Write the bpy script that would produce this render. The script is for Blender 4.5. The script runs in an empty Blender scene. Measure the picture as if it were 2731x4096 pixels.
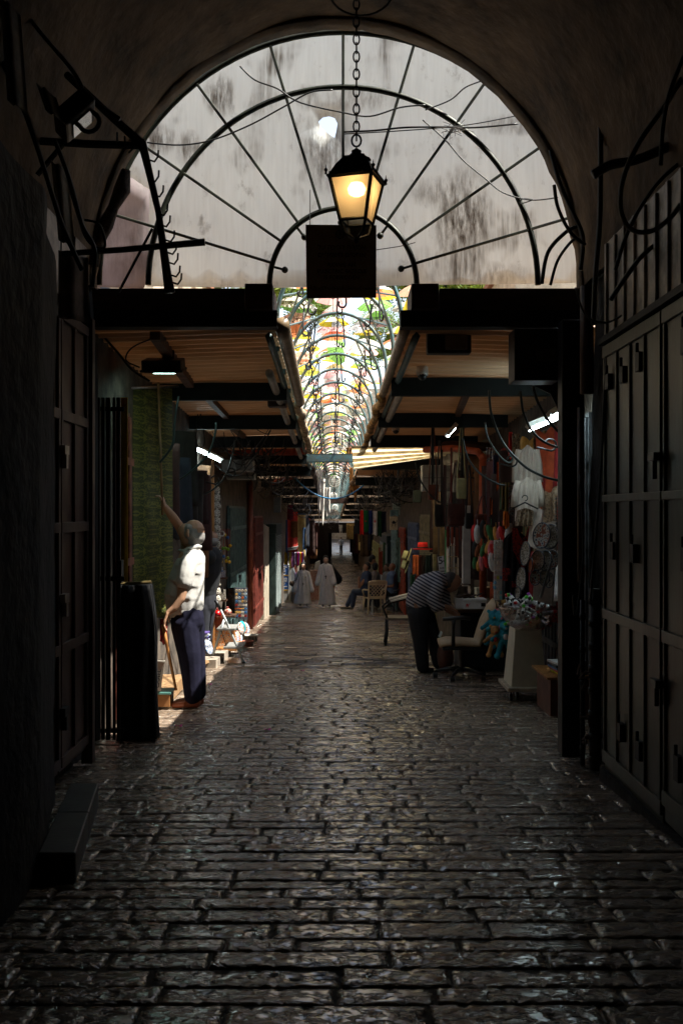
import bpy, bmesh, math, random
from mathutils import Vector, Matrix, noise as mnoise
R = math.radians
PI = math.pi
random.seed(7)
scene = bpy.context.scene
EXPO = 1.6
COL = scene.collection

# ------------------------------------------------------------------ survey of the lane
FPX, CX, CY, CAMZ = 4000.0, 1365.5, 2048.0, 1.27
def P(px, py, D):
    """point at distance D seen at survey coordinates px, py"""
    return Vector(((px - CX) * D / FPX, D, (CY - py) * D / FPX + CAMZ))
_gp = [(-30, 1.65), (0, 0), (40, -2.2), (53, -2.48), (75, -2.73), (100, -2.98), (148, -3.33), (320, -3.7)]
def g(D):
    for (a, za), (b, zb) in zip(_gp, _gp[1:]):
        if D <= b:
            return za + (zb - za) * (D - a) / (b - a)
    return _gp[-1][1]
def axis(D): return .055 - .0091 * D
def zr(D): return 2.83 - .0293 * D          # canopy height along the lane
def XL(D): return axis(D) - 1.8             # shop line, left
def XR(D): return axis(D) + 1.95            # shop line, right
def SL(D): return -.442 - .0091 * D         # gap edge, left
def SR(D): return .552 - .0091 * D          # gap edge, right

# ------------------------------------------------------------------ mesh builder
class MB:
    def __init__(s):
        s.v = []; s.f = []; s.m = []; s.mi = 0
    def add(s, vs, fs):
        o = len(s.v); s.v += [Vector(a) for a in vs]
        for f in fs:
            s.f.append(tuple(i + o for i in f)); s.m.append(s.mi)
        return s
    def box(s, c, d, rot=None):
        c = Vector(c); hx, hy, hz = d[0] / 2, d[1] / 2, d[2] / 2
        vs = [Vector((x, y, z)) for x in (-hx, hx) for y in (-hy, hy) for z in (-hz, hz)]
        if rot is not None: vs = [rot @ v for v in vs]
        return s.add([v + c for v in vs], [(0, 1, 3, 2), (4, 6, 7, 5), (0, 4, 5, 1), (2, 3, 7, 6), (0, 2, 6, 4), (1, 5, 7, 3)])
    def bbox(s, a, b):
        return s.box([(p + q) / 2 for p, q in zip(a, b)], [abs(q - p) for p, q in zip(a, b)])
    def cyl(s, a, b, r0, r1=None, n=10, caps=True, u=None, k=1.0):
        a = Vector(a); b = Vector(b); r1 = r0 if r1 is None else r1
        t = (b - a)
        if t.length < 1e-6: return s
        t.normalize(); u = Vector(u) if u is not None else (Vector((0, 0, 1)) if abs(t.z) < .9 else Vector((1, 0, 0)))
        u = (u - t * u.dot(t)).normalized(); w = t.cross(u)
        vs = []
        for p, r in ((a, r0), (b, r1)):
            for i in range(n):
                an = 2 * PI * i / n
                vs.append(p + u * math.cos(an) * r * k + w * math.sin(an) * r)
        fs = [(i, (i + 1) % n, n + (i + 1) % n, n + i) for i in range(n)]
        if caps: fs += [tuple(range(n - 1, -1, -1)), tuple(range(n, 2 * n))]
        return s.add(vs, fs)
    def tube(s, pts, r, n=6, closed=False, caps=True):
        pts = [Vector(p) for p in pts]; N = len(pts); rr = r if isinstance(r, (list, tuple)) else [r] * N
        vs = []; u = None
        for i, p in enumerate(pts):
            if closed: t = pts[(i + 1) % N] - pts[i - 1]
            else: t = pts[min(i + 1, N - 1)] - pts[max(i - 1, 0)]
            if t.length < 1e-9: t = Vector((0, 0, 1))
            t.normalize()
            if u is None: u = Vector((0, 0, 1)) if abs(t.z) < .9 else Vector((1, 0, 0))
            u = u - t * u.dot(t)
            if u.length < 1e-4: u = t.orthogonal()
            u.normalize(); w = t.cross(u)
            for k in range(n):
                an = 2 * PI * k / n; vs.append(p + (u * math.cos(an) + w * math.sin(an)) * rr[i])
        fs = []
        for i in range(N if closed else N - 1):
            j = (i + 1) % N
            for k in range(n): fs.append((i * n + k, i * n + (k + 1) % n, j * n + (k + 1) % n, j * n + k))
        if caps and not closed: fs += [tuple(range(n - 1, -1, -1)), tuple(range((N - 1) * n, N * n))]
        return s.add(vs, fs)
    def sph(s, c, r, n=10, sc=(1, 1, 1), rot=None):
        c = Vector(c); m = max(4, n // 2 + 1); vs = [Vector((0, 0, r))]
        for i in range(1, m):
            for j in range(n):
                a = PI * i / m; b = 2 * PI * j / n
                vs.append(Vector((math.sin(a) * math.cos(b), math.sin(a) * math.sin(b), math.cos(a))) * r)
        vs.append(Vector((0, 0, -r)))
        vs = [Vector((v.x * sc[0], v.y * sc[1], v.z * sc[2])) for v in vs]
        if rot is not None: vs = [rot @ v for v in vs]
        fs = [(0, 1 + j, 1 + (j + 1) % n) for j in range(n)]
        for i in range(m - 2):
            for j in range(n):
                a = 1 + i * n; fs.append((a + j, a + n + j, a + n + (j + 1) % n, a + (j + 1) % n))
        L = len(vs) - 1; a = 1 + (m - 2) * n
        fs += [(L, a + (j + 1) % n, a + j) for j in range(n)]
        return s.add([v + c for v in vs], fs)
    def lathe(s, prof, c=(0, 0, 0), n=16, sx=1, sy=1, rot=0, closed=True):
        c = Vector(c); vs = []
        for r, z in prof:
            for k in range(n):
                a = 2 * PI * k / n + rot; vs.append(c + Vector((r * math.cos(a) * sx, r * math.sin(a) * sy, z)))
        fs = []
        for i in range(len(prof) - 1):
            for k in range(n): fs.append((i * n + k, i * n + (k + 1) % n, (i + 1) * n + (k + 1) % n, (i + 1) * n + k))
        if closed: fs += [tuple(range(n - 1, -1, -1)), tuple(range((len(prof) - 1) * n, len(prof) * n))]
        return s.add(vs, fs)
    def prism(s, poly, depth):
        """closed outline (list of Vectors) pushed along vector depth"""
        poly = [Vector(p) for p in poly]; n = len(poly); d = Vector(depth)
        return s.add(poly + [p + d for p in poly], [tuple(range(n)), tuple(range(2 * n - 1, n - 1, -1))] + [(i, (i + 1) % n, n + (i + 1) % n, n + i)[::-1] for i in range(n)])
    def grid(s, fn, nu, nv, thick=None):
        """fn(u,v)->Vector for u,v in 0..1"""
        vs = [Vector(fn(i / nu, j / nv)) for i in range(nu + 1) for j in range(nv + 1)]
        q = lambda i, j: i * (nv + 1) + j
        fs = [(q(i, j), q(i + 1, j), q(i + 1, j + 1), q(i, j + 1)) for i in range(nu) for j in range(nv)]
        s.add(vs, fs)
        if thick is not None:
            t = Vector(thick)
            s.add([v + t for v in vs], [f[::-1] for f in fs])
            N = len(vs); o = len(s.v) - 2 * N
            ring = [q(i, 0) for i in range(nu + 1)] + [q(nu, j) for j in range(1, nv + 1)] + [q(i, nv) for i in range(nu - 1, -1, -1)] + [q(0, j) for j in range(nv - 1, 0, -1)]
            for a, b in zip(ring, ring[1:] + ring[:1]):
                s.f.append((o + b, o + a, o + a + N, o + b + N)); s.m.append(s.mi)
        return s
    def torus(s, c, R0, r, ax=(0, 1, 0), n=20, m=6, a0=0, a1=2 * PI, sc=1):
        ax = Vector(ax).normalized(); u = ax.orthogonal().normalized() if abs(ax.y) < .99 else Vector((1, 0, 0)); w = Vector((0, 0, 1)) if abs(ax.y) > .99 else ax.cross(u)
        full = abs(a1 - a0 - 2 * PI) < 1e-6
        k = n if full else n + 1
        pts = [Vector(c) + u * math.cos(a0 + (a1 - a0) * i / n) * R0 + w * math.sin(a0 + (a1 - a0) * i / n) * R0 * sc for i in range(k)]
        return s.tube(pts, r, m, closed=full)
    def build(s, name, mat, parent=None, smooth=False, loc=None, bevel=0, solid=0, subsurf=0):
        if parent is not None:
            o = Vector(parent.get('_w', parent.location))
        elif loc is not None:
            o = Vector(loc)
        else:
            xs = [v.x for v in s.v]; ys = [v.y for v in s.v]; zs = [v.z for v in s.v]
            o = Vector(((min(xs) + max(xs)) / 2, (min(ys) + max(ys)) / 2, min(zs)))
        me = bpy.data.meshes.new(name)
        me.from_pydata([v - o for v in s.v], [], s.f)
        mats = mat if isinstance(mat, (list, tuple)) else [mat]
        for mm in mats: me.materials.append(mm)
        if len(mats) > 1: me.polygons.foreach_set('material_index', s.m)
        if smooth: me.polygons.foreach_set('use_smooth', [True] * len(me.polygons))
        me.update()
        ob = bpy.data.objects.new(name, me); COL.objects.link(ob)
        if parent is not None:
            ob.parent = parent; ob['_w'] = tuple(o)
        else:
            ob.location = o; ob['_w'] = tuple(o)
        if bevel:
            b = ob.modifiers.new('bevel', 'BEVEL'); b.width = bevel; b.segments = 2; b.limit_method = 'ANGLE'
        if solid:
            b = ob.modifiers.new('solid', 'SOLIDIFY'); b.thickness = solid
        if subsurf:
            b = ob.modifiers.new('sub', 'SUBSURF'); b.levels = b.render_levels = subsurf
        return ob

def tag(o, label=None, cat=None, group=None, kind=None):
    if label: o['label'] = label
    if cat: o['category'] = cat
    if group: o['group'] = group
    if kind: o['kind'] = kind
    return o
def thing(name, loc, label, cat, group=None):
    o = bpy.data.objects.new(name, None); COL.objects.link(o); o.empty_display_size = .1
    o.location = loc; o['_w'] = tuple(loc)
    return tag(o, label, cat, group)
CHILD = {}
def copy_tree(o, parent=None, loc=None, rot=None, scale=None):
    c = o.copy(); COL.objects.link(c); c.parent = parent
    for ch in list(o.children): copy_tree(ch, c)
    if loc is not None: c.location = loc
    if rot is not None: c.rotation_euler = rot
    if scale is not None: c.scale = scale
    return c
ORD = ('first second third fourth fifth sixth seventh eighth ninth tenth eleventh twelfth thirteenth fourteenth fifteenth sixteenth '
       'seventeenth eighteenth nineteenth twentieth').split()
def ordinal(i):
    if i < 20: return ORD[i]
    n = i + 1; t = {2: 'twenty', 3: 'thirty', 4: 'forty', 5: 'fifty', 6: 'sixty', 7: 'seventy'}[n // 10]
    return (t + '-' + ORD[n % 10 - 1]) if n % 10 else t[:-1] + 'ieth'

# ------------------------------------------------------------------ materials
def srgb(c):
    return tuple((x / 12.92 if x <= .04045 else ((x + .055) / 1.055) ** 2.4) for x in c)
def hexc(h): return srgb(tuple(int(h[i:i + 2], 16) / 255 for i in (0, 2, 4)))
MATS = {}
def mat(name, col, rough=.6, metal=0, var=.25, scale=8, bump=.15, bscale=40, spec=.5, col2=None, stretch=(1, 1, 1), trans=0, emit=None, es=0, coat=0, bd=.004):
    if name in MATS: return MATS[name]
    m = bpy.data.materials.new(name); m.use_nodes = True; MATS[name] = m
    nt = m.node_tree; N = nt.nodes; L = nt.links
    b = N['Principled BSDF']; b.inputs['Roughness'].default_value = rough; b.inputs['Metallic'].default_value = metal
    b.inputs['Specular IOR Level'].default_value = spec
    if coat: b.inputs['Coat Weight'].default_value = coat
    tc = N.new('ShaderNodeTexCoord'); mp = N.new('ShaderNodeMapping'); mp.inputs['Scale'].default_value = stretch
    L.new(tc.outputs['Object'], mp.inputs['Vector'])
    no = N.new('ShaderNodeTexNoise'); no.inputs['Scale'].default_value = scale; no.inputs['Detail'].default_value = 6; no.inputs['Roughness'].default_value = .65
    L.new(mp.outputs['Vector'], no.inputs['Vector'])
    mx = N.new('ShaderNodeMix'); mx.data_type = 'RGBA'
    c2 = col2 if col2 else tuple(max(0, c * (1 - var * 1.6)) for c in col)
    c1 = col if col2 else tuple(min(1, c * (1 + var * .6)) for c in col)
    rp = N.new('ShaderNodeMapRange'); rp.inputs['From Min'].default_value = .35; rp.inputs['From Max'].default_value = .68
    L.new(no.outputs['Fac'], rp.inputs['Value']); L.new(rp.outputs['Result'], mx.inputs['Factor'])
    mx.inputs['A'].default_value = (*c1, 1); mx.inputs['B'].default_value = (*c2, 1)
    L.new(mx.outputs['Result'], b.inputs['Base Color'])
    rr = N.new('ShaderNodeMapRange'); rr.inputs['To Min'].default_value = max(.03, rough - .12); rr.inputs['To Max'].default_value = min(1, rough + .15)
    L.new(no.outputs['Fac'], rr.inputs['Value']); L.new(rr.outputs['Result'], b.inputs['Roughness'])
    if bump:
        n2 = N.new('ShaderNodeTexNoise'); n2.inputs['Scale'].default_value = bscale; n2.inputs['Detail'].default_value = 4
        L.new(mp.outputs['Vector'], n2.inputs['Vector'])
        bp = N.new('ShaderNodeBump'); bp.inputs['Strength'].default_value = bump; bp.inputs['Distance'].default_value = bd
        L.new(n2.outputs['Fac'], bp.inputs['Height']); L.new(bp.outputs['Normal'], b.inputs['Normal'])
    if emit:
        b.inputs['Emission Color'].default_value = (*emit, 1); b.inputs['Emission Strength'].default_value = es
    if trans:
        tr = N.new('ShaderNodeBsdfTranslucent'); ms = N.new('ShaderNodeMixShader'); ms.inputs['Fac'].default_value = trans
        L.new(mx.outputs['Result'], tr.inputs['Color'])
        L.new(b.outputs['BSDF'], ms.inputs[1]); L.new(tr.outputs['BSDF'], ms.inputs[2]); L.new(ms.outputs['Shader'], N['Material Output'].inputs['Surface'])
    return m
def cm(h, rough=.6, metal=0, **k):
    """material from a hex colour"""
    return mat('paint_' + h + '_%d_%d_%d' % (rough * 100, metal * 100, GAIN * 10) + ('_t' if k.get('trans') else ''), tuple(min(.8, c * GAIN) for c in hexc(h)), rough, metal, **k)
GAIN = 1.0
black_iron = mat('black_iron', (.012, .012, .012), .5, .3, bump=.3, bscale=60)
dark_steel = mat('dark_green_steel', (.006, .009, .0085), .6, .0, bump=.2, spec=.2)
teal_steel = mat('teal_steel', (.07, .17, .19), .45, .2, var=.4, scale=14, col2=(.10, .09, .06))
rust = mat('rusty_steel', (.06, .03, .02), .7, .3, var=.5)
wood_brown = mat('brown_wood', (.10, .045, .022), .6, 0, var=.5, stretch=(1, 8, 8), scale=3)
wood_tan = mat('tan_wood', (.32, .19, .09), .55, 0, var=.4, stretch=(8, 8, 1), scale=4)
orange_wood = mat('orange_wood', (.42, .18, .05), .5, 0, var=.3, stretch=(8, 8, 1), scale=4)
cable_m = mat('black_cable', (.012, .013, .013), .45, 0, bump=0)
grey_cable = mat('grey_cable', (.12, .12, .11), .5, 0, bump=0)
white_plastic = mat('white_plastic', (.62, .60, .56), .45, 0, var=.15)
grey_plastic = mat('grey_plastic', (.22, .22, .21), .5, 0, var=.3)
black_plastic = mat('black_plastic', (.012, .012, .013), .4, 0, bump=0)
black_cloth = mat('black_cloth', (.01, .01, .012), .9, 0, bump=.4, bscale=150)
chrome = mat('dull_chrome', (.45, .45, .45), .3, .9, bump=0)

def text_mesh(s, size, mat_, name, parent, origin, xdir, zdir, depth=.002, align='CENTER', bold=0):
    """raised lettering on a surface; origin = centre of the line"""
    cu = bpy.data.curves.new('t', 'FONT'); cu.body = s; cu.size = size; cu.align_x = align; cu.align_y = 'CENTER'; cu.extrude = depth
    cu.offset = bold; cu.resolution_u = 3
    to = bpy.data.objects.new('t', cu); COL.objects.link(to)
    bpy.context.view_layer.update()
    me = bpy.data.meshes.new_from_object(to.evaluated_get(bpy.context.evaluated_depsgraph_get()))
    bpy.data.objects.remove(to); me.name = name
    xd = Vector(xdir).normalized(); zd = Vector(zdir).normalized(); yd = xd.cross(zd)
    M = Matrix((xd, zd, xd.cross(zd))).transposed().to_4x4()
    o = Vector(parent['_w'])
    M.translation = Vector(origin) - o
    me.transform(M); me.materials.clear(); me.materials.append(mat_)
    ob = bpy.data.objects.new(name, me); COL.objects.link(ob); ob.parent = parent; ob['_w'] = tuple(o)
    return ob

# ------------------------------------------------------------------ camera, sky, sun
cam = bpy.data.cameras.new('camera'); camo = bpy.data.objects.new('camera', cam); COL.objects.link(camo)
camo.location = (0, 0, CAMZ); camo.rotation_euler = (R(90), 0, 0)
cam.sensor_fit = 'VERTICAL'; cam.sensor_height = 36; cam.sensor_width = 24; cam.lens = 36 * FPX / 4096; cam.clip_end = 1500; cam.clip_start = .05
scene.camera = camo
sun_dir = Vector((1.9, -.35, 3.2)).normalized()
SUN_EL = math.asin(sun_dir.z); SUN_AZ = math.atan2(sun_dir.x, sun_dir.y)
w = bpy.data.worlds.new('World'); scene.world = w; w.use_nodes = True
nt = w.node_tree; sk = nt.nodes.new('ShaderNodeTexSky'); sk.sky_type = 'NISHITA'; sk.sun_disc = False
sk.sun_elevation = SUN_EL; sk.sun_rotation = SUN_AZ; sk.dust_density = 1.0
hs = nt.nodes.new('ShaderNodeHueSaturation'); hs.inputs['Saturation'].default_value = .6
nt.links.new(sk.outputs['Color'], hs.inputs['Color']); nt.links.new(hs.outputs['Color'], nt.nodes['Background'].inputs['Color']); nt.nodes['Background'].inputs['Strength'].default_value = .12
sl = bpy.data.lights.new('sun', 'SUN'); sl.energy = 5.0; sl.angle = R(.5); sl.color = (1, .95, .86)
so = bpy.data.objects.new('sun', sl); COL.objects.link(so); so.rotation_euler = sun_dir.to_track_quat('Z', 'Y').to_euler(); so.location = (6, 0, 20)
scene.view_settings.view_transform = 'Standard'; scene.view_settings.look = 'None'; scene.view_settings.exposure = EXPO; scene.view_settings.gamma = 1
scene.view_settings.use_curve_mapping = False
scene.cycles.use_denoising = True; scene.cycles.max_bounces = 8; scene.cycles.diffuse_bounces = 4; scene.cycles.transparent_max_bounces = 12
scene.cycles.sample_clamp_indirect = 4; scene.cycles.caustics_reflective = False; scene.cycles.caustics_refractive = False

# ------------------------------------------------------------------ ground + paving
b = MB(); ys = [p[0] for p in _gp]; ys = sorted(set(ys + [-10, 10, 20, 30, 60, 120, 200, 260]))
vs = [Vector((x, y, g(y) - .0095)) for y in ys for x in (-140, 140)]
b.add(vs, [(2 * i, 2 * i + 1, 2 * i + 3, 2 * i + 2) for i in range(len(ys) - 1)])
mortar = mat('dark_mortar', (.05, .04, .03), .9, bump=.6, bscale=25)
tag(b.build('ground', mortar, loc=(0, 0, 0)), kind='structure')

def stone_mat():
    m = bpy.data.materials.new('worn_paving_stone'); m.use_nodes = True; nt = m.node_tree; N = nt.nodes; L = nt.links
    b = N['Principled BSDF']
    at = N.new('ShaderNodeAttribute'); at.attribute_name = 'stone'
    tc = N.new('ShaderNodeTexCoord')
    def noise(sc, st, det=5, rough=.6, dist=0):
        mp = N.new('ShaderNodeMapping'); mp.inputs['Scale'].default_value = st; L.new(tc.outputs['Object'], mp.inputs['Vector'])
        n = N.new('ShaderNodeTexNoise'); n.inputs['Scale'].default_value = sc; n.inputs['Detail'].default_value = det; n.inputs['Roughness'].default_value = rough; n.inputs['Distortion'].default_value = dist
        L.new(mp.outputs['Vector'], n.inputs['Vector']); return n.outputs['Fac']
    def mr(v, a, b_, c=0, d=1):
        r = N.new('ShaderNodeMapRange'); r.inputs[1].default_value = a; r.inputs[2].default_value = b_; r.inputs[3].default_value = c; r.inputs[4].default_value = d
        L.new(v, r.inputs[0]); return r.outputs[0]
    pits = noise(34, (.6, 1.2, 1), 4, .55, .7); fine = noise(120, (1, 1, 1), 4); big = noise(1.3, (1, 1, 1), 4)
    lump = noise(7, (.7, 1.3, 1), 2)
    pit = mr(pits, .34, .52)
    mx = N.new('ShaderNodeMix'); mx.data_type = 'RGBA'; mx.inputs['A'].default_value = (.20, .148, .105, 1); mx.inputs['B'].default_value = (.40, .31, .235, 1)
    L.new(at.outputs['Fac'], mx.inputs['Factor'])
    m2 = N.new('ShaderNodeMix'); m2.data_type = 'RGBA'; m2.inputs['A'].default_value = (.06, .047, .037, 1)
    L.new(mr(pits, .30, .50, .15, 1), m2.inputs['Factor']); L.new(mx.outputs['Result'], m2.inputs['B'])
    m3 = N.new('ShaderNodeMix'); m3.data_type = 'RGBA'; m3.blend_type = 'MULTIPLY'; m3.inputs['Factor'].default_value = 1
    g3 = N.new('ShaderNodeCombineColor'); v = mr(big, .3, .7, .6, 1.15)
    for k in range(3): L.new(v, g3.inputs[k])
    L.new(m2.outputs['Result'], m3.inputs['A']); L.new(g3.outputs[0], m3.inputs['B']); L.new(m3.outputs['Result'], b.inputs['Base Color'])
    L.new(mr(fine, .3, .7, .07, .20), b.inputs['Roughness']); b.inputs['Specular IOR Level'].default_value = 1.0
    a1 = N.new('ShaderNodeBump'); a1.inputs['Strength'].default_value = .42; a1.inputs['Distance'].default_value = .012; L.new(pit, a1.inputs['Height'])
    a2 = N.new('ShaderNodeBump'); a2.inputs['Strength'].default_value = .07; a2.inputs['Distance'].default_value = .03; L.new(lump, a2.inputs['Height']); L.new(a1.outputs[0], a2.inputs['Normal'])
    a3 = N.new('ShaderNodeBump'); a3.inputs['Strength'].default_value = .25; a3.inputs['Distance'].default_value = .002; L.new(fine, a3.inputs['Height']); L.new(a2.outputs[0], a3.inputs['Normal'])
    L.new(a3.outputs[0], b.inputs['Normal']); b.inputs['Coat Weight'].default_value = .35; b.inputs['Coat Roughness'].default_value = .16; b.inputs['Coat IOR'].default_value = 1.6; L.new(a3.outputs[0], b.inputs['Coat Normal'])
    return m
stone = stone_mat()
rs = random.Random(3); b = MB(); shade = []
nz = mnoise.noise
def stone_top(x0, x1, y0, y1, h, tl, sh):
    """near stones: worn, pitted tops modelled in the mesh"""
    st_ = .014 if y0 < 7 else .02; nx = max(6, int((x1 - x0) / st_)); ny = max(5, int((y1 - y0) / st_)); sd = rs.uniform(0, 50); vs = []
    rad = .009
    for j in range(-1, ny + 2):
        for i in range(-1, nx + 2):
            u = min(max(i / nx, 0), 1); v = min(max(j / ny, 0), 1)
            x = x0 + (x1 - x0) * u; y = y0 + (y1 - y0) * v
            wob = .0035 * nz(Vector((x * 14, y * 14, sd)))
            ex = min(x - x0, x1 - x); ey = min(y - y0, y1 - y); e = min(ex, ey) + wob
            if i < 0 or j < 0 or i > nx or j > ny: z = g(y) - .03
            else:
                ed = max(0, 1 - max(e, 0) / rad); p = nz(Vector((x * 24, y * 40, sd * .1))); p2 = nz(Vector((x * 44, y * 70, 7)))
                pit = max(0, -.24 - p) * .026 + max(0, -.22 - p2) * .014
                z = g(y) + h + tl * v - .007 * ed * ed - pit + .0006 * nz(Vector((x * 5, y * 7, sd)))
            vs.append(Vector((x + wob * .35, y + wob * .3, z)))
    w_ = nx + 3; o = len(b.v); b.v += vs
    for j in range(ny + 2):
        for i in range(nx + 2): b.f.append((o + j * w_ + i, o + j * w_ + i + 1, o + (j + 1) * w_ + i + 1, o + (j + 1) * w_ + i)); b.m.append(0)
    shade.extend([sh] * len(vs))
y = 2.1
while y < 150:
    dy = rs.uniform(.105, .165) * (1 if y < 50 else 2.6); x = -2.35 + rs.uniform(-.4, 0); gp = .004
    if y > 12.5: gp = .009
    while x < 2.45:
        dx = rs.uniform(.22, .60); sh = rs.random() ** 1.3; h = rs.uniform(-.003, .003) * (1 + (y > 12.5)); tl = rs.uniform(-.005, .005) * (2.6 if y > 12.5 else 1); xt = rs.uniform(-.008, .008) if y > 12.5 else 0
        x0, x1, y0, y1 = x + gp * rs.uniform(.5, 1.6), x + dx - gp * rs.uniform(.4, 1.2), y + gp * rs.uniform(.3, 1), y + dy - gp * rs.uniform(.2, .8)
        ax = axis(y) if y > 8 else 0; x0 += ax; x1 += ax
        if y < 12.5:
            if x1 > -1.75 - .3 * (y > 6.6) and x0 < 1.7 + .4 * (y > 6.6): stone_top(x0, x1, y0, y1, h, tl, sh)
            x += dx; continue
        z0, z1 = g(y0) + h, g(y1) + h + tl
        i_ = .008
        sk_ = rs.uniform(-.012, .012)
        top = [Vector((x0 + i_ + sk_, y0 + i_, z0)), Vector((x1 - i_ + sk_, y0 + i_ * rs.uniform(.6, 1.4), z0 + xt)), Vector((x1 - i_ - sk_, y1 - i_ * rs.uniform(.6, 1.4), z1 + xt)), Vector((x0 + i_ - sk_, y1 - i_, z1))]
        bot = [Vector((x0 + sk_, y0, z0 - .012)), Vector((x1 + sk_, y0, z0 - .012)), Vector((x1 - sk_, y1, z1 - .012)), Vector((x0 - sk_, y1, z1 - .012))]
        b.add(top + bot, [(0, 1, 2, 3)] + [(4 + k, 4 + (k + 1) % 4, (k + 1) % 4, k) for k in range(4)])
        shade += [sh] * 8
        x += dx
    y += dy
ob = b.build('pavement', stone, loc=(0, 0, 0)); tag(ob, kind='structure')
ob.data.polygons.foreach_set('use_smooth', [len(set(p.vertices)) == 4 and ob.data.vertices[p.vertices[0]].co.y < 12.9 for p in ob.data.polygons])
at = ob.data.attributes.new('stone', 'FLOAT', 'POINT'); at.data.foreach_set('value', shade)
for k, (px, py, D_) in enumerate(((838, 2738, 0), (1070, 2920, 0), (716, 2906, 0), (1208, 2684, 0))):
    D_ = 5080 / (py - 2268); p_ = P(px, py, D_); q = MB(); q.grid(lambda u, v: Vector((p_.x + (u - .5) * .05, D_ + (v - .5) * .035, g(D_) + .006 + .006 * math.sin(u * 5 + v * 3))), 4, 3, thick=(0, 0, .001))
    tag(q.build('fallen_petal', mat('magenta_petal', (.5, .03, .22), .7, bump=0), smooth=True), ('pink petal in the sunlight by the ladder shadow', 'pink petal in the middle of the lane', 'pink petal near the black cloth', 'tiny pink petal far up the lane')[k], 'petal')

# ------------------------------------------------------------------ vaulted passage (camera stands in it)
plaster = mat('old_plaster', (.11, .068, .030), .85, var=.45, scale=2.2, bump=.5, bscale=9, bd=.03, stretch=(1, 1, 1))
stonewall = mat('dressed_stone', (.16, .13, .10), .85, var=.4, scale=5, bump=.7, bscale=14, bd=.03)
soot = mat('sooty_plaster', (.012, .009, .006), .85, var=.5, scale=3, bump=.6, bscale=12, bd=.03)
T0, T1 = -7.0, 6.7; SPR = 2.79; VA, VB, VC = 1.655, 1.80, -.03
pas = thing('vaulted_passage', (VC, 3, 0), 'dark vaulted stone passage whose round arch frames the lane', 'building')
def vault(u, v):
    a = PI * u; y = T0 + (T1 - T0) * v; wob = .02 * mnoise.noise(Vector((math.cos(a) * 3, y * 1.5, math.sin(a) * 3)))
    fl = .0 if v < 1 else 0
    r = 1 + wob
    return Vector((VC - math.cos(a) * VA * r, y, SPR + math.sin(a) * VB * r))
b = MB(); b.grid(vault, 48, 40); 
# slab over the vault
b.build('vault', plaster, pas, smooth=True)
b = MB(); b.bbox((-9, T0, 4.70), (9, T1 - .02, 4.9)); b.bbox((-9, T0, 2.79), (-1.74, T1 - .03, 4.69)); b.bbox((1.66, T0, 2.79), (9, T1 - .03, 4.69))
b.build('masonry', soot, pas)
b = MB()   # front face ring round the arch, ragged edge
n = 60
inner = [Vector((VC - math.cos(PI * i / n) * (VA - .015 + .02 * mnoise.noise(Vector((i * .6, 0, 0)))), 0, SPR + math.sin(PI * i / n) * (VB - .015 + .025 * mnoise.noise(Vector((i * .7, 3, 0)))))) for i in range(n + 1)]
outer = [Vector((VC - math.cos(PI * i / n) * 2.3, 0, SPR + math.sin(PI * i / n) * 2.1)) for i in range(n + 1)]
for yy in (T1, T1 + .16):
    pass
vs = [p + Vector((0, T1, 0)) for p in inner + outer] + [p + Vector((0, T1 + .16, 0)) for p in inner + outer]
m_ = n + 1; fs = []
for i in range(n):
    fs += [(i, i + 1, m_ + i + 1, m_ + i), (2 * m_ + i, 3 * m_ + i, 3 * m_ + i + 1, 2 * m_ + i + 1), (i, 2 * m_ + i, 2 * m_ + i + 1, i + 1)]
b.add(vs, fs); b.build('arch_ring', plaster, pas, smooth=True)
b = MB(); b.bbox((-9, T1 - .3, 4.85), (9, T1 + .1, 5.3)); b.bbox((-9, T0, -1), (-2.3, T1 + .1, 4.85)); b.bbox((2.3, T0, -1), (9, T1 + .1, 4.85)); b.bbox((-9, T0 - .3, -1), (9, T0, 4.9))
b.build('outer_wall', stonewall, pas)
def roughwall(x, y0, y1, z1, s):
    def fn(u, v):
        y = y0 + (y1 - y0) * u; z = -.6 + (z1 + .6) * v
        return Vector((x + s * (.05 * mnoise.noise(Vector((0, y * 1.3, z * 1.3))) + .03 * mnoise.noise(Vector((5, y * 5, z * 5)))), y, z))
    return fn
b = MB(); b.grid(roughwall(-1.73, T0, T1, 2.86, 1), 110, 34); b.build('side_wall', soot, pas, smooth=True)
b = MB(); b.grid(roughwall(1.68, T0, T1, 2.86, 1), 110, 34); b.build('side_wall', soot, pas, smooth=True)

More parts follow.
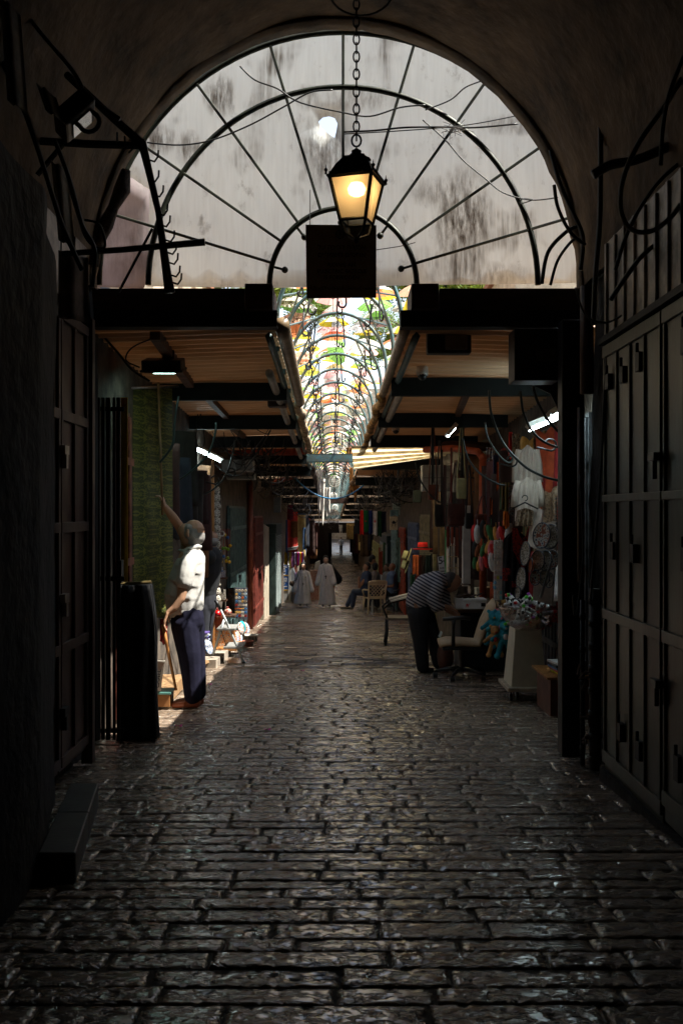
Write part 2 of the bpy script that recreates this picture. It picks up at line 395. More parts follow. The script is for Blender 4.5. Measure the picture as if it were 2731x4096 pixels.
# ------------------------------------------------------------------ plastic screens and fan-shaped grille in the arch
def screen_mat():
    m = bpy.data.materials.new('weathered_translucent_plastic'); m.use_nodes = True; nt = m.node_tree; N = nt.nodes; L = nt.links
    b = N['Principled BSDF']; tc = N.new('ShaderNodeTexCoord')
    def noise(sc, st, det=5, rough=.6):
        mp = N.new('ShaderNodeMapping'); mp.inputs['Scale'].default_value = st; L.new(tc.outputs['Object'], mp.inputs['Vector'])
        n = N.new('ShaderNodeTexNoise'); n.inputs['Scale'].default_value = sc; n.inputs['Detail'].default_value = det; n.inputs['Roughness'].default_value = rough
        L.new(mp.outputs['Vector'], n.inputs['Vector']); return n.outputs['Fac']
    def mr(v, a, b_, c=0, d=1):
        r = N.new('ShaderNodeMapRange'); r.inputs[1].default_value = a; r.inputs[2].default_value = b_; r.inputs[3].default_value = c; r.inputs[4].default_value = d
        L.new(v, r.inputs[0]); return r.outputs[0]
    def math_(op, a, b_):
        n = N.new('ShaderNodeMath'); n.operation = op
        for i, q in enumerate((a, b_)):
            if isinstance(q, (int, float)): n.inputs[i].default_value = q
            else: L.new(q, n.inputs[i])
        return n.outputs[0]
    patch = mr(noise(1.6, (1, 1, .8), 4), .53, .70); streak = mr(noise(9, (3.2, 1, .22), 6, .7), .36, .64)
    blot = mr(noise(5, (1.2, 1, .7), 7, .75), .56, .70, 0, .55)
    fine = mr(noise(14, (3, 1, .22), 4), .35, .7, 0, .10)
    dirt = math_('MAXIMUM', math_('MULTIPLY', patch, streak), fine); dirt = math_('MAXIMUM', dirt, math_('MULTIPLY', blot, .8))
    sx = N.new('ShaderNodeSeparateXYZ'); geo = N.new('ShaderNodeNewGeometry'); L.new(geo.outputs['Position'], sx.inputs[0])
    def sq(v, c, r):
        a = math_('SUBTRACT', v, c); a = math_('DIVIDE', a, r); return math_('MULTIPLY', a, a)
    edge = mr(noise(11, (2.2, 1, .45), 7, .75), .38, .62)
    for (px_, py_, rx_, rz_, am) in ((1850, 880, .22, .38, 1), (1790, 770, .32, .12, .6), (1300, 600, .20, .30, .75), (1285, 520, .09, .12, .6), (620, 560, .16, .12, .9), (880, 380, .12, .16, .9), (1040, 420, .12, .10, .5), (760, 600, .10, .14, .8), (2050, 500, .25, .08, .6), (1430, 400, .3, .10, .55), (520, 1000, .25, .3, .45), (1900, 1100, .45, .10, .55), (1230, 390, .10, .10, .6)):
        p_ = P(px_, py_, 7.35); d_ = math_('ADD', sq(sx.outputs[0], p_.x, rx_), sq(sx.outputs[2], p_.z, rz_))
        m_ = math_('MULTIPLY', mr(d_, 0, 1.4, am, 0), edge); dirt = math_('MAXIMUM', dirt, m_)
    mx = N.new('ShaderNodeMix'); mx.data_type = 'RGBA'; mx.inputs['A'].default_value = (.79, .81, .79, 1); mx.inputs['B'].default_value = (.12, .085, .055, 1)
    L.new(dirt, mx.inputs['Factor']); L.new(mx.outputs['Result'], b.inputs['Base Color']); b.inputs['Roughness'].default_value = .5
    tr = N.new('ShaderNodeBsdfTranslucent'); L.new(mx.outputs['Result'], tr.inputs['Color'])
    ms = N.new('ShaderNodeMixShader'); ms.inputs['Fac'].default_value = .85
    L.new(b.outputs[0], ms.inputs[1]); L.new(tr.outputs[0], ms.inputs[2]); L.new(ms.outputs[0], N['Material Output'].inputs['Surface'])
    return m
scr = screen_mat()
def screen(poly, D, name, label, hole=None, tilt=0, bulge=.03):
    bm = bmesh.new()
    vs = [bm.verts.new(P(x, y, D)) for x, y in poly]
    edges = [bm.edges.new((vs[i], vs[(i + 1) % len(vs)])) for i in range(len(vs))]
    if hole:
        hv = [bm.verts.new(P(x, y, D)) for x, y in hole]
        edges += [bm.edges.new((hv[i], hv[(i + 1) % len(hv)])) for i in range(len(hv))]
    bmesh.ops.triangle_fill(bm, edges=edges, use_beauty=True)
    for _ in range(3):
        bmesh.ops.subdivide_edges(bm, edges=[e for e in bm.edges if e.calc_length() > .18], cuts=1)
        bmesh.ops.triangulate(bm, faces=bm.faces)
    for v in bm.verts: v.co.y += bulge * mnoise.noise(v.co * 1.3) + tilt * (v.co.z - 2.8)
    me = bpy.data.meshes.new(name); 
    o = P(sum(p[0] for p in poly) / len(poly), max(p[1] for p in poly), D)
    for v in bm.verts: v.co -= o
    bm.normal_update()
    bm.to_mesh(me); bm.free(); me.polygons.foreach_set('use_smooth', [True] * len(me.polygons)); me.materials.append(scr)
    ob = bpy.data.objects.new(name, me); COL.objects.link(ob); ob.location = o; ob['_w'] = tuple(o)
    s = ob.modifiers.new('solid', 'SOLIDIFY'); s.thickness = .003
    return tag(ob, label, 'screen')
import bmesh
screen([(590, 1146), (1085, 1150), (1640, 1142), (2330, 1132), (2420, 1000), (2420, 60), (1900, -60), (900, -60), (300, 60), (300, 600), (590, 830)], 7.35, 'plastic_screen',
       'large dirty translucent plastic screen closing the arch behind the grille, with a small torn hole',
       hole=[(1273, 487), (1290, 470), (1316, 465), (1338, 472), (1350, 495), (1344, 530), (1338, 552), (1308, 530), (1285, 510)])
screen([(374, 1148), (575, 1156), (588, 1120), (600, 760), (300, 560), (300, 1148)], 7.22, 'plastic_screen', 'narrow purplish grey plastic screen at the left foot of the arch', bulge=.01)
sc2 = bpy.context.scene.objects['plastic_screen.001']; m2_ = scr.copy(); m2_.name = 'purplish_plastic'; sc2.data.materials[0] = m2_
for n_ in m2_.node_tree.nodes:
    if n_.type == 'MIX': n_.inputs['A'].default_value = (.50, .45, .46, 1)
grille_m = mat('green_black_iron', (.022, .028, .016), .5, .3, var=.6, bump=.3)
gr = thing('fan_grille', P(1355, 1150, 7.05), 'fan-shaped iron grille of three arcs and spokes filling the arch top', 'grille')
GD = 7.05; GX, GY = 1372, 1140
def epx(a, b_, t, cy=GY): return (GX - math.cos(t) * a, cy - math.sin(t) * b_)
for a, b_, r in ((975, 1012, .022), (778, 792, .021), (294, 308, .020)):
    q = MB(); pts = [P(*epx(a, b_, PI * i / 48), GD) for i in range(49)]
    q.tube(pts, r, 8); q.build('arc', grille_m, gr, smooth=True)
for k, t in enumerate([R(x) for x in (16.5, 34, 53, 72.5, 90, 107, 126, 146, 164)]):
    p0 = P(*epx(294, 308, t), GD - .01); p1 = P(*epx(975, 1012, t), GD - .01)
    q = MB(); q.tube([p0 + (p1 - p0) * s_ for s_ in (0, .3, .6, 1)], .0105, 6); q.build('spoke', grille_m, gr)
for t in (14, 50, 88, 128, 165):
    q = MB(); c = P(*epx(294, 308, R(t)), GD); d = (P(*epx(240, 250, R(t)), GD) - c); q.cyl(c, c + d, .009, n=6); q.sph(c + d, .024, 10)
    q.build('knob', grille_m, gr, smooth=True)

# ------------------------------------------------------------------ lintel beams across the passage mouth
beamw = mat('dark_stained_wood', (.05, .024, .014), .7, var=.4, stretch=(1, 8, 8), scale=3)
for (xa, xb, la) in ((374, 1000, 'left'), (1755, 2318, 'right')):
    t = thing('lintel', P((xa + xb) / 2, 1310, 7.0), f'dark timber and steel lintel under the grille on the {la} side of the gap', 'beam')
    q = MB(); a = P(xa, 1158, 7.0); c = P(xb, 1249, 7.0); q.bbox((a.x, 6.96, c.z), (c.x, 7.14, a.z)); q.build('timber', beamw, t, bevel=.004)
    q = MB(); a = P(xa, 1246, 7.0); c = P(xb + (90 if la == 'left' else 0), 1312, 7.0)
    x0 = P(xa if la == 'left' else 1600, 0, 7.0).x; x1 = P(1110 if la == 'left' else xb, 0, 7.0).x
    q.bbox((x0, 6.95, c.z), (x1, 6.965, a.z)); q.bbox((x0, 6.965, a.z - .014), (x1, 7.08, a.z)); q.bbox((x0, 6.965, c.z), (x1, 7.08, c.z + .014)); q.build('steel_channel', dark_steel, t)
for (xa, xb, la) in ((982, 1092, 'left'), (1643, 1752, 'right')):
    q = MB(); a = P(xa, 1140, 6.9); c = P(xb, 1240, 6.9); q.bbox((a.x, 6.85, c.z), (c.x, 7.3, a.z)); 
    tag(q.build('timber_block', beamw, bevel=.005), f'square timber block at the gap end of the {la} lintel', 'timber block')

# ------------------------------------------------------------------ corrugated canopies over the stalls
def corr_mat():
    m = mat('corrugated_sheet', (.62, .42, .25), .45, .15, var=.15, scale=2.5, bump=.1, stretch=(.5, 3, 1), trans=.13)
    return m
corr = corr_mat(); corr2 = mat('translucent_corrugated_sheet', (.62, .54, .46), .5, 0, var=.3, scale=2.5, bump=0, trans=.45)  # far sheets made translucent to bring soft fill light into the lane
def corrugated(x0f, x1f, y0, y1, name, label, pitch=.17, amp=.045, drop=0):
    n = int((y1 - y0) / pitch) * 6
    def zz(i):
        ph = (i % 6)
        return amp * (0, 0, .15, 1, 1, .85)[ph]
    vs = []; fs = []
    for i in range(n + 1):
        y = y0 + (y1 - y0) * i / n; z = zr(y) + zz(i) + (y0 * 7.3 % .013)
        xa, xb = x0f(y), x1f(y)
        for k in range(5):
            f = k / 4; vs.append(Vector((xa + (xb - xa) * f, y, z - drop * abs(f if xa > 0 else 1 - f) + .003 * mnoise.noise(Vector((f * 3, y * .8, 2))))))
    for i in range(n):
        for k in range(4): fs.append((i * 5 + k, i * 5 + k + 1, (i + 1) * 5 + k + 1, (i + 1) * 5 + k))
    b = MB(); b.add(vs, fs); ob = b.build(name, corr if y0 < 20 else corr2, solid=.002)
    return tag(ob, label, 'canopy')
segsL = [(7.12, 9.7), (9.68, 12.2), (12.18, 14.6), (14.58, 21), (20.98, 28), (27.98, 36), (35.98, 46), (45.98, 58), (57.98, 77.4)]
wd = ['nearest', 'second', 'third', 'fourth', 'fifth', 'sixth', 'seventh', 'eighth', 'farthest']
for i, (a, c) in enumerate(segsL):
    corrugated(lambda y: XL(y) - .35, lambda y: SL(y) + .02, a, c, 'corrugated_canopy', f'{wd[i]} corrugated canopy on the left of the gap', drop=.05)
for i, (a, c) in enumerate([(7.12, 9.4), (9.38, 12.0), (11.98, 15.3), (18.2, 24), (23.98, 30), (29.98, 37), (36.98, 46), (45.98, 58), (57.98, 77.4)]):
    corrugated(lambda y: SR(y) - .02, lambda y: XR(y) + .35, a, c, 'corrugated_canopy', f'{wd[i]} corrugated canopy on the right of the gap', drop=.05)
corrugated(lambda y: SL(y), lambda y: SR(y), 62, 77.4, 'corrugated_canopy', 'last corrugated canopy, added to shut sky light out of the far gap')  # canopy added to keep sky light off the far passage wall
# cross beams
for side, Ds in (('left', (9.7, 12.2, 14.6, 17.3, 20.5, 24.5, 29, 35, 42, 50, 60)), ('right', (9.4, 12.0, 14.5, 18.7, 24, 29, 35, 42, 50, 60))):
    for i, D in enumerate(Ds):
        q = MB(); x0, x1 = (XL(D) - .1, SL(D)) if side == 'left' else (SR(D), XR(D) + .1)
        z = zr(D) - .02; hh = .17 if D < 16 else .2
        q.bbox((x0, D, z - hh), (x1, D + .012, z)); q.bbox((x0, D + .012, z - .01), (x1, D + .09, z)); q.bbox((x0, D + .012, z - hh), (x1, D + .09, z - hh + .012))
        tag(q.build('cross_beam', dark_steel), f'dark steel cross beam under the {side} canopies, {ordinal(i)} from the passage', 'beam', 'steel beams under the canopies')
# diagonal timber rafters
for i, (pa, pb, w_) in enumerate((((620, 1300, 7.3), (760, 1520, 9.6), .07), ((800, 1545, 9.9), (905, 1650, 12.1), .06), ((890, 1665, 12.4), (975, 1730, 14.4), .06),
                                  ((1880, 1440, 9.6), (1830, 1530, 11.9), .06), ((1890, 1575, 12.2), (1800, 1645, 14.3), .06))):
    q = MB(); A = P(*pa); B = P(*pb); A.z = zr(A.y) - .05; B.z = zr(B.y) - .05; q.cyl(A, B, w_ * .75, n=4, u=(.7, 0, .7))
    tag(q.build('rafter', wood_brown), f'slanting brown timber rafter under the {"left" if i < 3 else "right"} canopies, {ordinal(i if i < 3 else i - 3)} from the passage', 'rafter', 'timber rafters')
# gutters and rolled-up covers on both edges of the gap
tan_cover = mat('tan_pvc_pipe', (.30, .21, .12), .35, 0, var=.4, scale=3, bump=.3, bscale=14, bd=.01)
def long_pipe(fx, dz, r, y0, y1, name, label, m, wob=0, n=10, cat='pipe'):
    k = int((y1 - y0) / .35) + 2; pts = []; rr = []
    for i in range(k):
        y = y0 + (y1 - y0) * i / (k - 1)
        pts.append((fx(y) + wob * mnoise.noise(Vector((y * 1.7, 1, 0))), y, zr(y) + dz + wob * mnoise.noise(Vector((y * 1.9, 4, 0)))))
        rr.append(r * (1 + (.25 * mnoise.noise(Vector((y * 2.5, 9, 0))) if wob else 0)))
    q = MB(); q.tube(pts, rr, n); return tag(q.build(name, m, smooth=True), label, cat)
pvc = mat('grey_pvc_pipe', (.34, .30, .25), .35, 0, var=.3, scale=5)
long_pipe(lambda y: SL(y) + .085, -.02, .055, 7.1, 11.0, 'gutter_pipe', 'brown-tan pipe along the left edge of the gap nearest the passage', tan_cover)
long_pipe(lambda y: SL(y) + .06, -.03, .05, 11.0, 17.2, 'rolled_cover', 'frayed rolled cloth cover along the left edge of the gap', mat('sun_bleached_cloth', (.55, .42, .27), .9, var=.5, bump=.8, bscale=20, bd=.02), wob=.06, cat='cover')
long_pipe(lambda y: SL(y) - .10, -.11, .035, 8.6, 19, 'drain_pipe', 'thin grey drain pipe below the left canopy edge', pvc)
long_pipe(lambda y: SR(y) - .03, -.03, .040, 7.1, 10.4, 'gutter_pipe', 'grey-brown pipe along the right edge of the gap nearest the passage', tan_cover)
long_pipe(lambda y: SR(y) - .04, -.05, .045, 10.4, 16.5, 'rolled_cover', 'folded yellow-brown cloth cover along the right edge of the gap', mat('ochre_cloth', (.42, .22, .06), .85, var=.6, bump=1, bscale=16, bd=.03), wob=.06, cat='cover')
long_pipe(lambda y: SR(y) + .12, -.10, .038, 9.5, 16, 'drain_pipe', 'thick grey drain pipe below the right canopy edge', pvc)
long_pipe(lambda y: SR(y) + .06, -.06, .030, 7.3, 15.2, 'edge_rail', 'straight green steel rail along the right edge of the gap', teal_steel, n=4, cat='rail')
long_pipe(lambda y: SL(y) - .02, -.06, .030, 7.3, 21, 'edge_rail', 'straight green steel rail along the left edge of the gap', teal_steel, n=4, cat='rail')
long_pipe(lambda y: SL(y) + .02, -.02, .05, 21, 70, 'edge_rail', 'far rusty rail along the left edge of the gap beyond the teal crossbeam', rust, wob=.07, cat='rail')
long_pipe(lambda y: SR(y) - .02, -.02, .05, 24, 70, 'edge_rail', 'far rusty rail along the right edge of the gap beyond the awning', mat('ochre_rag', (.35, .2, .09), .9, var=.6, bump=1), wob=.07, cat='rail')

# ------------------------------------------------------------------ hoops over the gap
hoopm = teal_steel
i = 0; D = 8.05; hoops = []
while D < 72:
    cx = (SL(D) + SR(D)) / 2; hw = .5; z0 = zr(D) + .22; top = zr(D) + .79
    t = thing('roof_hoop', (cx, D, zr(D)), f'teal steel hoop arched over the gap, {ordinal(i)} from the passage', 'hoop', 'steel hoops over the gap')
    pts = [(cx - hw, D, zr(D) - .03), (cx - hw, D, z0)] + [(cx - math.cos(PI * k / 20) * hw, D, z0 + math.sin(PI * k / 20) * (top - z0)) for k in range(1, 20)] + [(cx + hw, D, z0), (cx + hw, D, zr(D) - .03)]
    q = MB(); q.tube(pts, .0175, 6); q.build('arch', hoopm, t, smooth=True)
    if D < 45:
        D2 = D + 1.1
        for sg in (-1, 1):
            for (ta, tb) in ((20, 65), (65, 20)):
                ta, tb = R(ta), R(tb); ca, cb = cx, (SL(D2) + SR(D2)) / 2
                a_ = Vector((ca + sg * math.cos(ta) * hw, D, z0 + math.sin(ta) * (top - z0))); b_ = Vector((cb + sg * math.cos(tb) * hw, D2, zr(D2) + .22 + math.sin(tb) * (top - z0)))
                q = MB(); q.tube([a_, b_], .0095, 5); q.build('brace', hoopm, t)
    hoops.append((D, cx, z0, top)); D += 1.12; i += 1
# hanging hooks
def hook_mesh(Lr, curl, links=0):
    b = MB(); z = 0
    b.torus((0, 0, -.025), .022, .006, n=10, m=5)
    pts = [Vector((0, 0, -.045)), Vector((0, 0, -Lr))] + [Vector((curl * (1 - math.cos(a)), 0, -Lr - curl * math.sin(a))) for a in [R(x) for x in range(20, 221, 25)]]
    b.tube(pts, .0085, 5)
    return b
protos = []
rh = random.Random(11)
hk = []
for Lr, cu in ((.30, .030), (.22, .026), (.42, .032)):
    b = hook_mesh(Lr, cu); ob = b.build('iron_hook', black_iron, loc=(0, 0, 0), smooth=True); hk.append(ob)
used = [False] * 3
for i, (D, cx, z0, top) in enumerate(hoops):
    if D > 52: break
    if D > 25 and i % 2: continue
    for k, (fx, nm) in enumerate(((-.62, 'left'), (-.45, 'inner left'), (0, 'middle'), (.10, 'inner right'), (.62, 'right'))):
        if k in (1, 3) and i % 2: continue
        if k == 2 and i == 3: continue
        j = rh.randrange(3)
        if used[j]:
            o = hk[j].copy(); COL.objects.link(o)
        else:
            o = hk[j]; used[j] = True
        x = cx + fx * .5; zt = z0 + math.sqrt(max(0, 1 - fx * fx)) * (top - z0) - .01
        o.location = (x, D + .02, zt); o.rotation_euler = (rh.uniform(-.06, .06), rh.uniform(-.1, .1), rh.uniform(-1.2, 1.2) + (PI if rh.random() < .5 else 0)); o['_w'] = tuple(o.location)
        tag(o, f'black iron hook hanging {nm} from the {ordinal(i)} teal hoop', 'hook', 'iron hooks hanging from the hoops')
# chains dangling from some hoops
ch = MB()
for k in range(9):
    pts = [(math.cos(a) * .012 if k % 2 == 0 else 0, math.cos(a) * .012 if k % 2 else 0, -.03 - k * .042 + math.sin(a) * .026) for a in [2 * PI * q / 10 for q in range(10)]]
    ch.tube(pts, .0055, 4, closed=True)
chp = ch.build('hanging_chain', black_iron, loc=(0, 0, 0), smooth=True); first = True
for i in (2, 4, 5, 7, 8, 9, 11, 12, 14, 16, 18, 20, 23, 26):
    D, cx, z0, top = hoops[i]
    for fx, nm in ((-.55, 'left'), (.58, 'right')):
        if rh.random() < .25: continue
        o = chp if first else chp.copy()
        if not first: COL.objects.link(o)
        first = False
        o.location = (cx + fx * .5, D - .03, z0 + math.sqrt(1 - fx * fx) * (top - z0)); o['_w'] = tuple(o.location)
        tag(o, f'short black chain dangling {nm} from the {ordinal(i)} teal hoop', 'chain', 'chains dangling from the hoops')
# teal crossbeam of the gap
q = MB(); D = 17.6; z = zr(D) - .02; q.bbox((SL(D) - .05, D, z - .15), (SR(D) + .05, D + .01, z)); q.bbox((SL(D) - .05, D, z - .012), (SR(D) + .05, D + .1, z - .002)); q.bbox((SL(D) - .05, D, z - .148), (SR(D) + .05, D + .1, z - .138))
tag(q.build('gap_crossbeam', teal_steel), 'teal steel channel beam spanning the gap beside the cream awning', 'beam')
for j, D in enumerate((36, 60)):
    q = MB(); z = zr(D) - .0; q.bbox((SL(D) - .05, D, z - .2), (SR(D) + .05, D + .1, z)); tag(q.build('gap_crossbeam', (rust, teal_steel)[j]), ('rusty brown beam spanning the gap in the distance', 'grey-teal beam spanning the gap at its far end')[j], 'beam')
# wire globes
def wire_globe(D, px, py, r, la):
    c = P(px, py, D); t = thing('wire_globe', c, la, 'ornament', 'white wire globes hanging in the gap')
    for k in range(9):
        q = MB(); a = PI * k / 9; q.torus(c, r, .008, ax=(math.cos(a), math.sin(a), 0), n=20, m=4); q.build('wire_ring', cm('e8e4da', .5), t)
    q = MB(); q.cyl(c + Vector((0, 0, r)), (c.x, c.y, zr(D) + .75), .005, n=5); q.build('cord', black_iron, t)
wire_globe(22.5, 1362, 1765, .21, 'nearest white wire globe just above the teal crossbeam')
wire_globe(33, 1337, 1925, .19, 'second white wire globe, in the middle of the far gap')
wire_globe(48, 1333, 1985, .19, 'third white wire globe, above the rusty beam')
wire_globe(62, 1340, 2030, .19, 'smallest white wire globe at the far end of the gap')

# ------------------------------------------------------------------ umbrellas strung above the lane
ucols = {'yellow': 'f6d63c', 'green': '9cd870', 'pink': 'f4bcb6', 'orange': 'f4915c', 'cream': 'efe6d2', 'olive': 'b9b84e', 'peach': 'f6c0a0', 'white': 'f2efe9'}
frame_m = mat('umbrella_frame', (.05, .05, .055), .4, .5, bump=0)
def umb_proto(cn, loc, label, group):
    m1 = mat('umbrella_' + cn, hexc(ucols[cn]), .7, var=.08, bump=0, trans=.55); m2 = mat('umbrella_white_panel', hexc('f2efe9'), .7, var=.05, bump=0, trans=.55)
    t = thing('umbrella', loc, label, 'umbrella', group); o = Vector(loc)
    n = 8; vs = []; fs = []; b = MB()
    rings = 4
    for k in range(n):
        for (sub0, sub1) in ((0, .5), (.5, 1)):
            row = []
            for f in (sub0, sub1):
                a = 2 * PI * (k + f) / n
                for i in range(rings + 1):
                    r = .52 * i / rings * (1 - .06 * (1 if f == .5 else 0) * i / rings); z = .26 - .24 * (i / rings) ** 1.7 - .012 * (1 if f == .5 else 0) * math.sin(PI * i / rings)
                    row.append(o + Vector((math.cos(a) * r, math.sin(a) * r, z)))
            b.mi = 1 if (k % 4 == 0 and cn in ('yellow', 'pink', 'green', 'orange')) else 0
            m_ = rings + 1
            b.add(row, [(i, m_ + i, m_ + i + 1, i + 1) for i in range(rings)])
    b.build('canopy', [m1, m2], t, smooth=True)
    q = MB()
    for k in range(n):
        a = 2 * PI * k / n; q.tube([o + Vector((0, 0, .25)), o + Vector((math.cos(a) * .26, math.sin(a) * .26, .175)), o + Vector((math.cos(a) * .52, math.sin(a) * .52, .012))], .005, 4)
        q.tube([o + Vector((0, 0, .0)), o + Vector((math.cos(a) * .26, math.sin(a) * .26, .17))], .004, 4)
    q.build('rib_frame', frame_m, t)
    q = MB(); q.cyl(o + Vector((0, 0, .30)), o + Vector((0, 0, -.42)), .007, n=6); q.torus(o + Vector((.04, 0, -.42)), .04, .011, n=8, m=6, a0=PI, a1=2 * PI); q.build('handle', black_plastic, t, smooth=True)
    return t
ru = random.Random(5); pro = {}
keys = list(ucols); wts = [6, 4, 7, 3, 5, 3, 4, 3]
D = 19.5; row = 0; seen = {}
while D < 92:
    step = 1.0 if D < 50 else 1.25
    for c, (fx, nm) in enumerate(((-2.1, 'outer left'), (-1.05, 'left'), (.0, 'middle'), (1.05, 'right'), (2.1, 'outer right'))):
        if D > 40 and c in (0, 4): continue
        if ru.random() < .05: continue
        cn = ru.choices(keys, wts)[0]
        x = axis(D) + fx + ru.uniform(-.15, .15); yy = D + ru.uniform(-.3, .3); z = 7.4 - .0293 * D + ru.uniform(-.12, .2)
        la = f'open {cn} umbrella, {nm} column, {ordinal(row)} row above the gap'
        if cn not in pro:
            t = umb_proto(cn, (x, yy, z), la, 'umbrellas strung above the lane'); pro[cn] = t
        else:
            t = copy_tree(pro[cn], loc=(x, yy, z)); t['label'] = la; t['category'] = 'umbrella'; t['group'] = 'umbrellas strung above the lane'
        rx = ru.uniform(-.12, .12); ry = ru.uniform(-.12, .12)
        if ru.random() < .09: rx = ru.uniform(1.2, 1.9); ry = ru.uniform(-.3, .3)
        t.rotation_euler = (rx, ry, ru.uniform(0, 6.28)); s_ = ru.uniform(.86, 1.02); t.scale = (s_,) * 3
    D += step; row += 1
# wires carrying them
for k, fx in enumerate((-2.1, -1.05, 1.05, 2.1)):
    q = MB(); q.tube([(axis(D) + fx, D, 7.72 - .0293 * D - .1 * math.sin(D)) for D in range(9, 100, 3)], .008, 4); tag(q.build('overhead_wire', black_iron), f'long thin wire carrying the {("outer left", "left", "right", "outer right")[k]} column of umbrellas', 'wire')

# ------------------------------------------------------------------ buildings along the lane
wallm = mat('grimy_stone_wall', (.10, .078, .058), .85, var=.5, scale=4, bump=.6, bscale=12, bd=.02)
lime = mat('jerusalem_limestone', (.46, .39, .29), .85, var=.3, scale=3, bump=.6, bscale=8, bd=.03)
dz = lambda D: zr(D) + .25
def wallblock(f, D0, D1, out, name, label, m, hfun=lambda D: zr(D) + .35, n=6, parent=None, deep=3.5):
    b = MB(); vs = []; k = n + 1
    sgn = -1 if f is XL else 1
    for i in range(k):
        D = D0 + (D1 - D0) * i / n; x = f(D) - sgn * out
        vs += [Vector((x, D, g(D) - .1)), Vector((x, D, hfun(D))), Vector((x + sgn * deep, D, hfun(D))), Vector((x + sgn * deep, D, g(D) - .1))]
    fs = []
    for i in range(n):
        for j in range(4): fs.append((i * 4 + j, i * 4 + (j + 1) % 4, (i + 1) * 4 + (j + 1) % 4, (i + 1) * 4 + j))
    fs += [(0, 1, 2, 3), tuple(n * 4 + j for j in (3, 2, 1, 0))]
    b.add(vs, fs); ob = b.build(name, m, parent)
    return ob if parent else tag(ob, label, 'building')
for f, la in ((XL, 'left'), (XR, 'right')):
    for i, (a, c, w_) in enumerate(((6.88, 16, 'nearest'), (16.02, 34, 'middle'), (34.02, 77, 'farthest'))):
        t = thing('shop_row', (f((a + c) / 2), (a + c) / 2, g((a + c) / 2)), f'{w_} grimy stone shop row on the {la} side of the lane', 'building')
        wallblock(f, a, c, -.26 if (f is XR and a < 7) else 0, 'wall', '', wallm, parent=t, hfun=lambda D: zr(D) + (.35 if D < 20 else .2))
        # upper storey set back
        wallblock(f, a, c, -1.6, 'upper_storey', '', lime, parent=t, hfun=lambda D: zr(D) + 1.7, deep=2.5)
# gate tower at the far end of the covered stretch
def gate(D, th, xa, xb, zo, ztop, wx, name, label, m):
    t = thing(name, ((xa + xb) / 2, D, g(D)), label, 'building')
    q = MB(); q.bbox((-wx, D, g(D) - .3), (xa, D + th, ztop)); q.build('left_pier', m, t)
    q = MB(); q.bbox((xb, D, g(D) - .3), (wx, D + th, ztop)); q.build('right_pier', m, t)
    q = MB(); q.bbox((xa, D + .003, zo), (xb, D + th - .003, ztop - .003)); q.build('span', m, t)
gate(77.2, 26, -1.0, 1.05, -.35, .45, 9, 'far_passage', 'low dark stone passage closing the far end of the canopies', mat('blackened_stone', (.014, .011, .009), .9))
for sx_ in (-1, 1):  # tall houses added to keep direct sun off the far lane
    q = MB(); q.bbox((sx_ * 2.4 if sx_ > 0 else -9, 103.3, -5), (9 if sx_ > 0 else -3.4, 111.8, 14)); tag(q.build('sun_block_house', lime), f'added stone house wall shading the far end of the lane, {"right" if sx_ > 0 else "left"} side', 'house')
    q = MB(); q.bbox((sx_ * 2.4 if sx_ > 0 else -9, 116.3, -5), (9 if sx_ > 0 else -3.4, 171, 12)); tag(q.build('sun_block_house', lime), f'farthest added stone house, shading the lane beyond the tower, {"right" if sx_ > 0 else "left"} side', 'house')
gate(112, 4, -1.25, 1.6, -.9, 15, 26, 'stone_tower', 'tall pale stone tower block rising above the far end of the lane', lime)
q = MB(); q.bbox((-8, 172, g(172) - 1), (8, 175, 3)); tag(q.build('end_wall', lime), 'pale stone wall where the lane ends far away', 'wall')
# ---- metal doors
def door(side, D0, D1, h, col, label, out=.05, ribs=9, z0=.06, cat='door', name='metal_door', rough=.5, leaves=2, bands=3):
    f = XL if side == 'L' else XR; s = 1 if side == 'L' else -1
    m = cm(col, rough, .1, var=.5, bump=.3)
    Dm = (D0 + D1) / 2; t = thing(name, (f(Dm) + s * out, Dm, g(Dm)), label, cat)
    X = lambda D: f(D) + s * out
    def slab(D0, D1, za, zb, o0, o1, b):
        vs = [];
        for D in (D0, D1):
            for o_ in (o0, o1):
                for z in (za, zb): vs.append(Vector((X(D) + s * o_, D, g(Dm) + z)))
        b.add(vs, [(0, 1, 3, 2), (4, 6, 7, 5), (0, 4, 5, 1), (2, 3, 7, 6), (0, 2, 6, 4), (1, 5, 7, 3)])
    for k in range(leaves):
        a = D0 + (D1 - D0) * k / leaves + .01; c = D0 + (D1 - D0) * (k + 1) / leaves - .01
        b = MB(); slab(a, c, z0, z0 + h, -.03, 0, b)
        for r in range(ribs):
            y = a + (c - a) * (r + .5) / ribs; w_ = (c - a) / ribs * .28; slab(y - w_, y + w_, z0 + .04, z0 + h - .04, 0, .022, b)
        lf = b.build('leaf', m, t)
    b = MB()
    for k in range(bands): z = z0 + h * (k + .5) / bands; slab(D0, D1, z - .03, z + .03, .022, .034, b)
    b.build('cross_band', m, t)
    b = MB(); slab(Dm - .07, Dm + .07, z0 + 1.02, z0 + 1.07, .034, .06, b); slab(Dm - .03, Dm + .03, z0 + .94, z0 + 1.02, .036, .06, b); b.build('padlock', black_iron, lf)
    return t
door('L', 16.4, 19.4, 2.3, '48605f', 'tall dark grey-green ribbed metal door on the left, beyond the magnet board', ribs=12)
door('L', 21.0, 23.6, 2.35, '7c3a2e', 'red-brown folding metal door on the left in a sunlit strip', ribs=6, out=.1)
door('L', 29.2, 31.8, 2.3, '5f96c8', 'bright blue metal door on the left, before the cash machine', ribs=6, out=.06)
door('L', 43, 48, 2.2, '5c2c1c', 'dark rust-red door far down on the left', ribs=5)
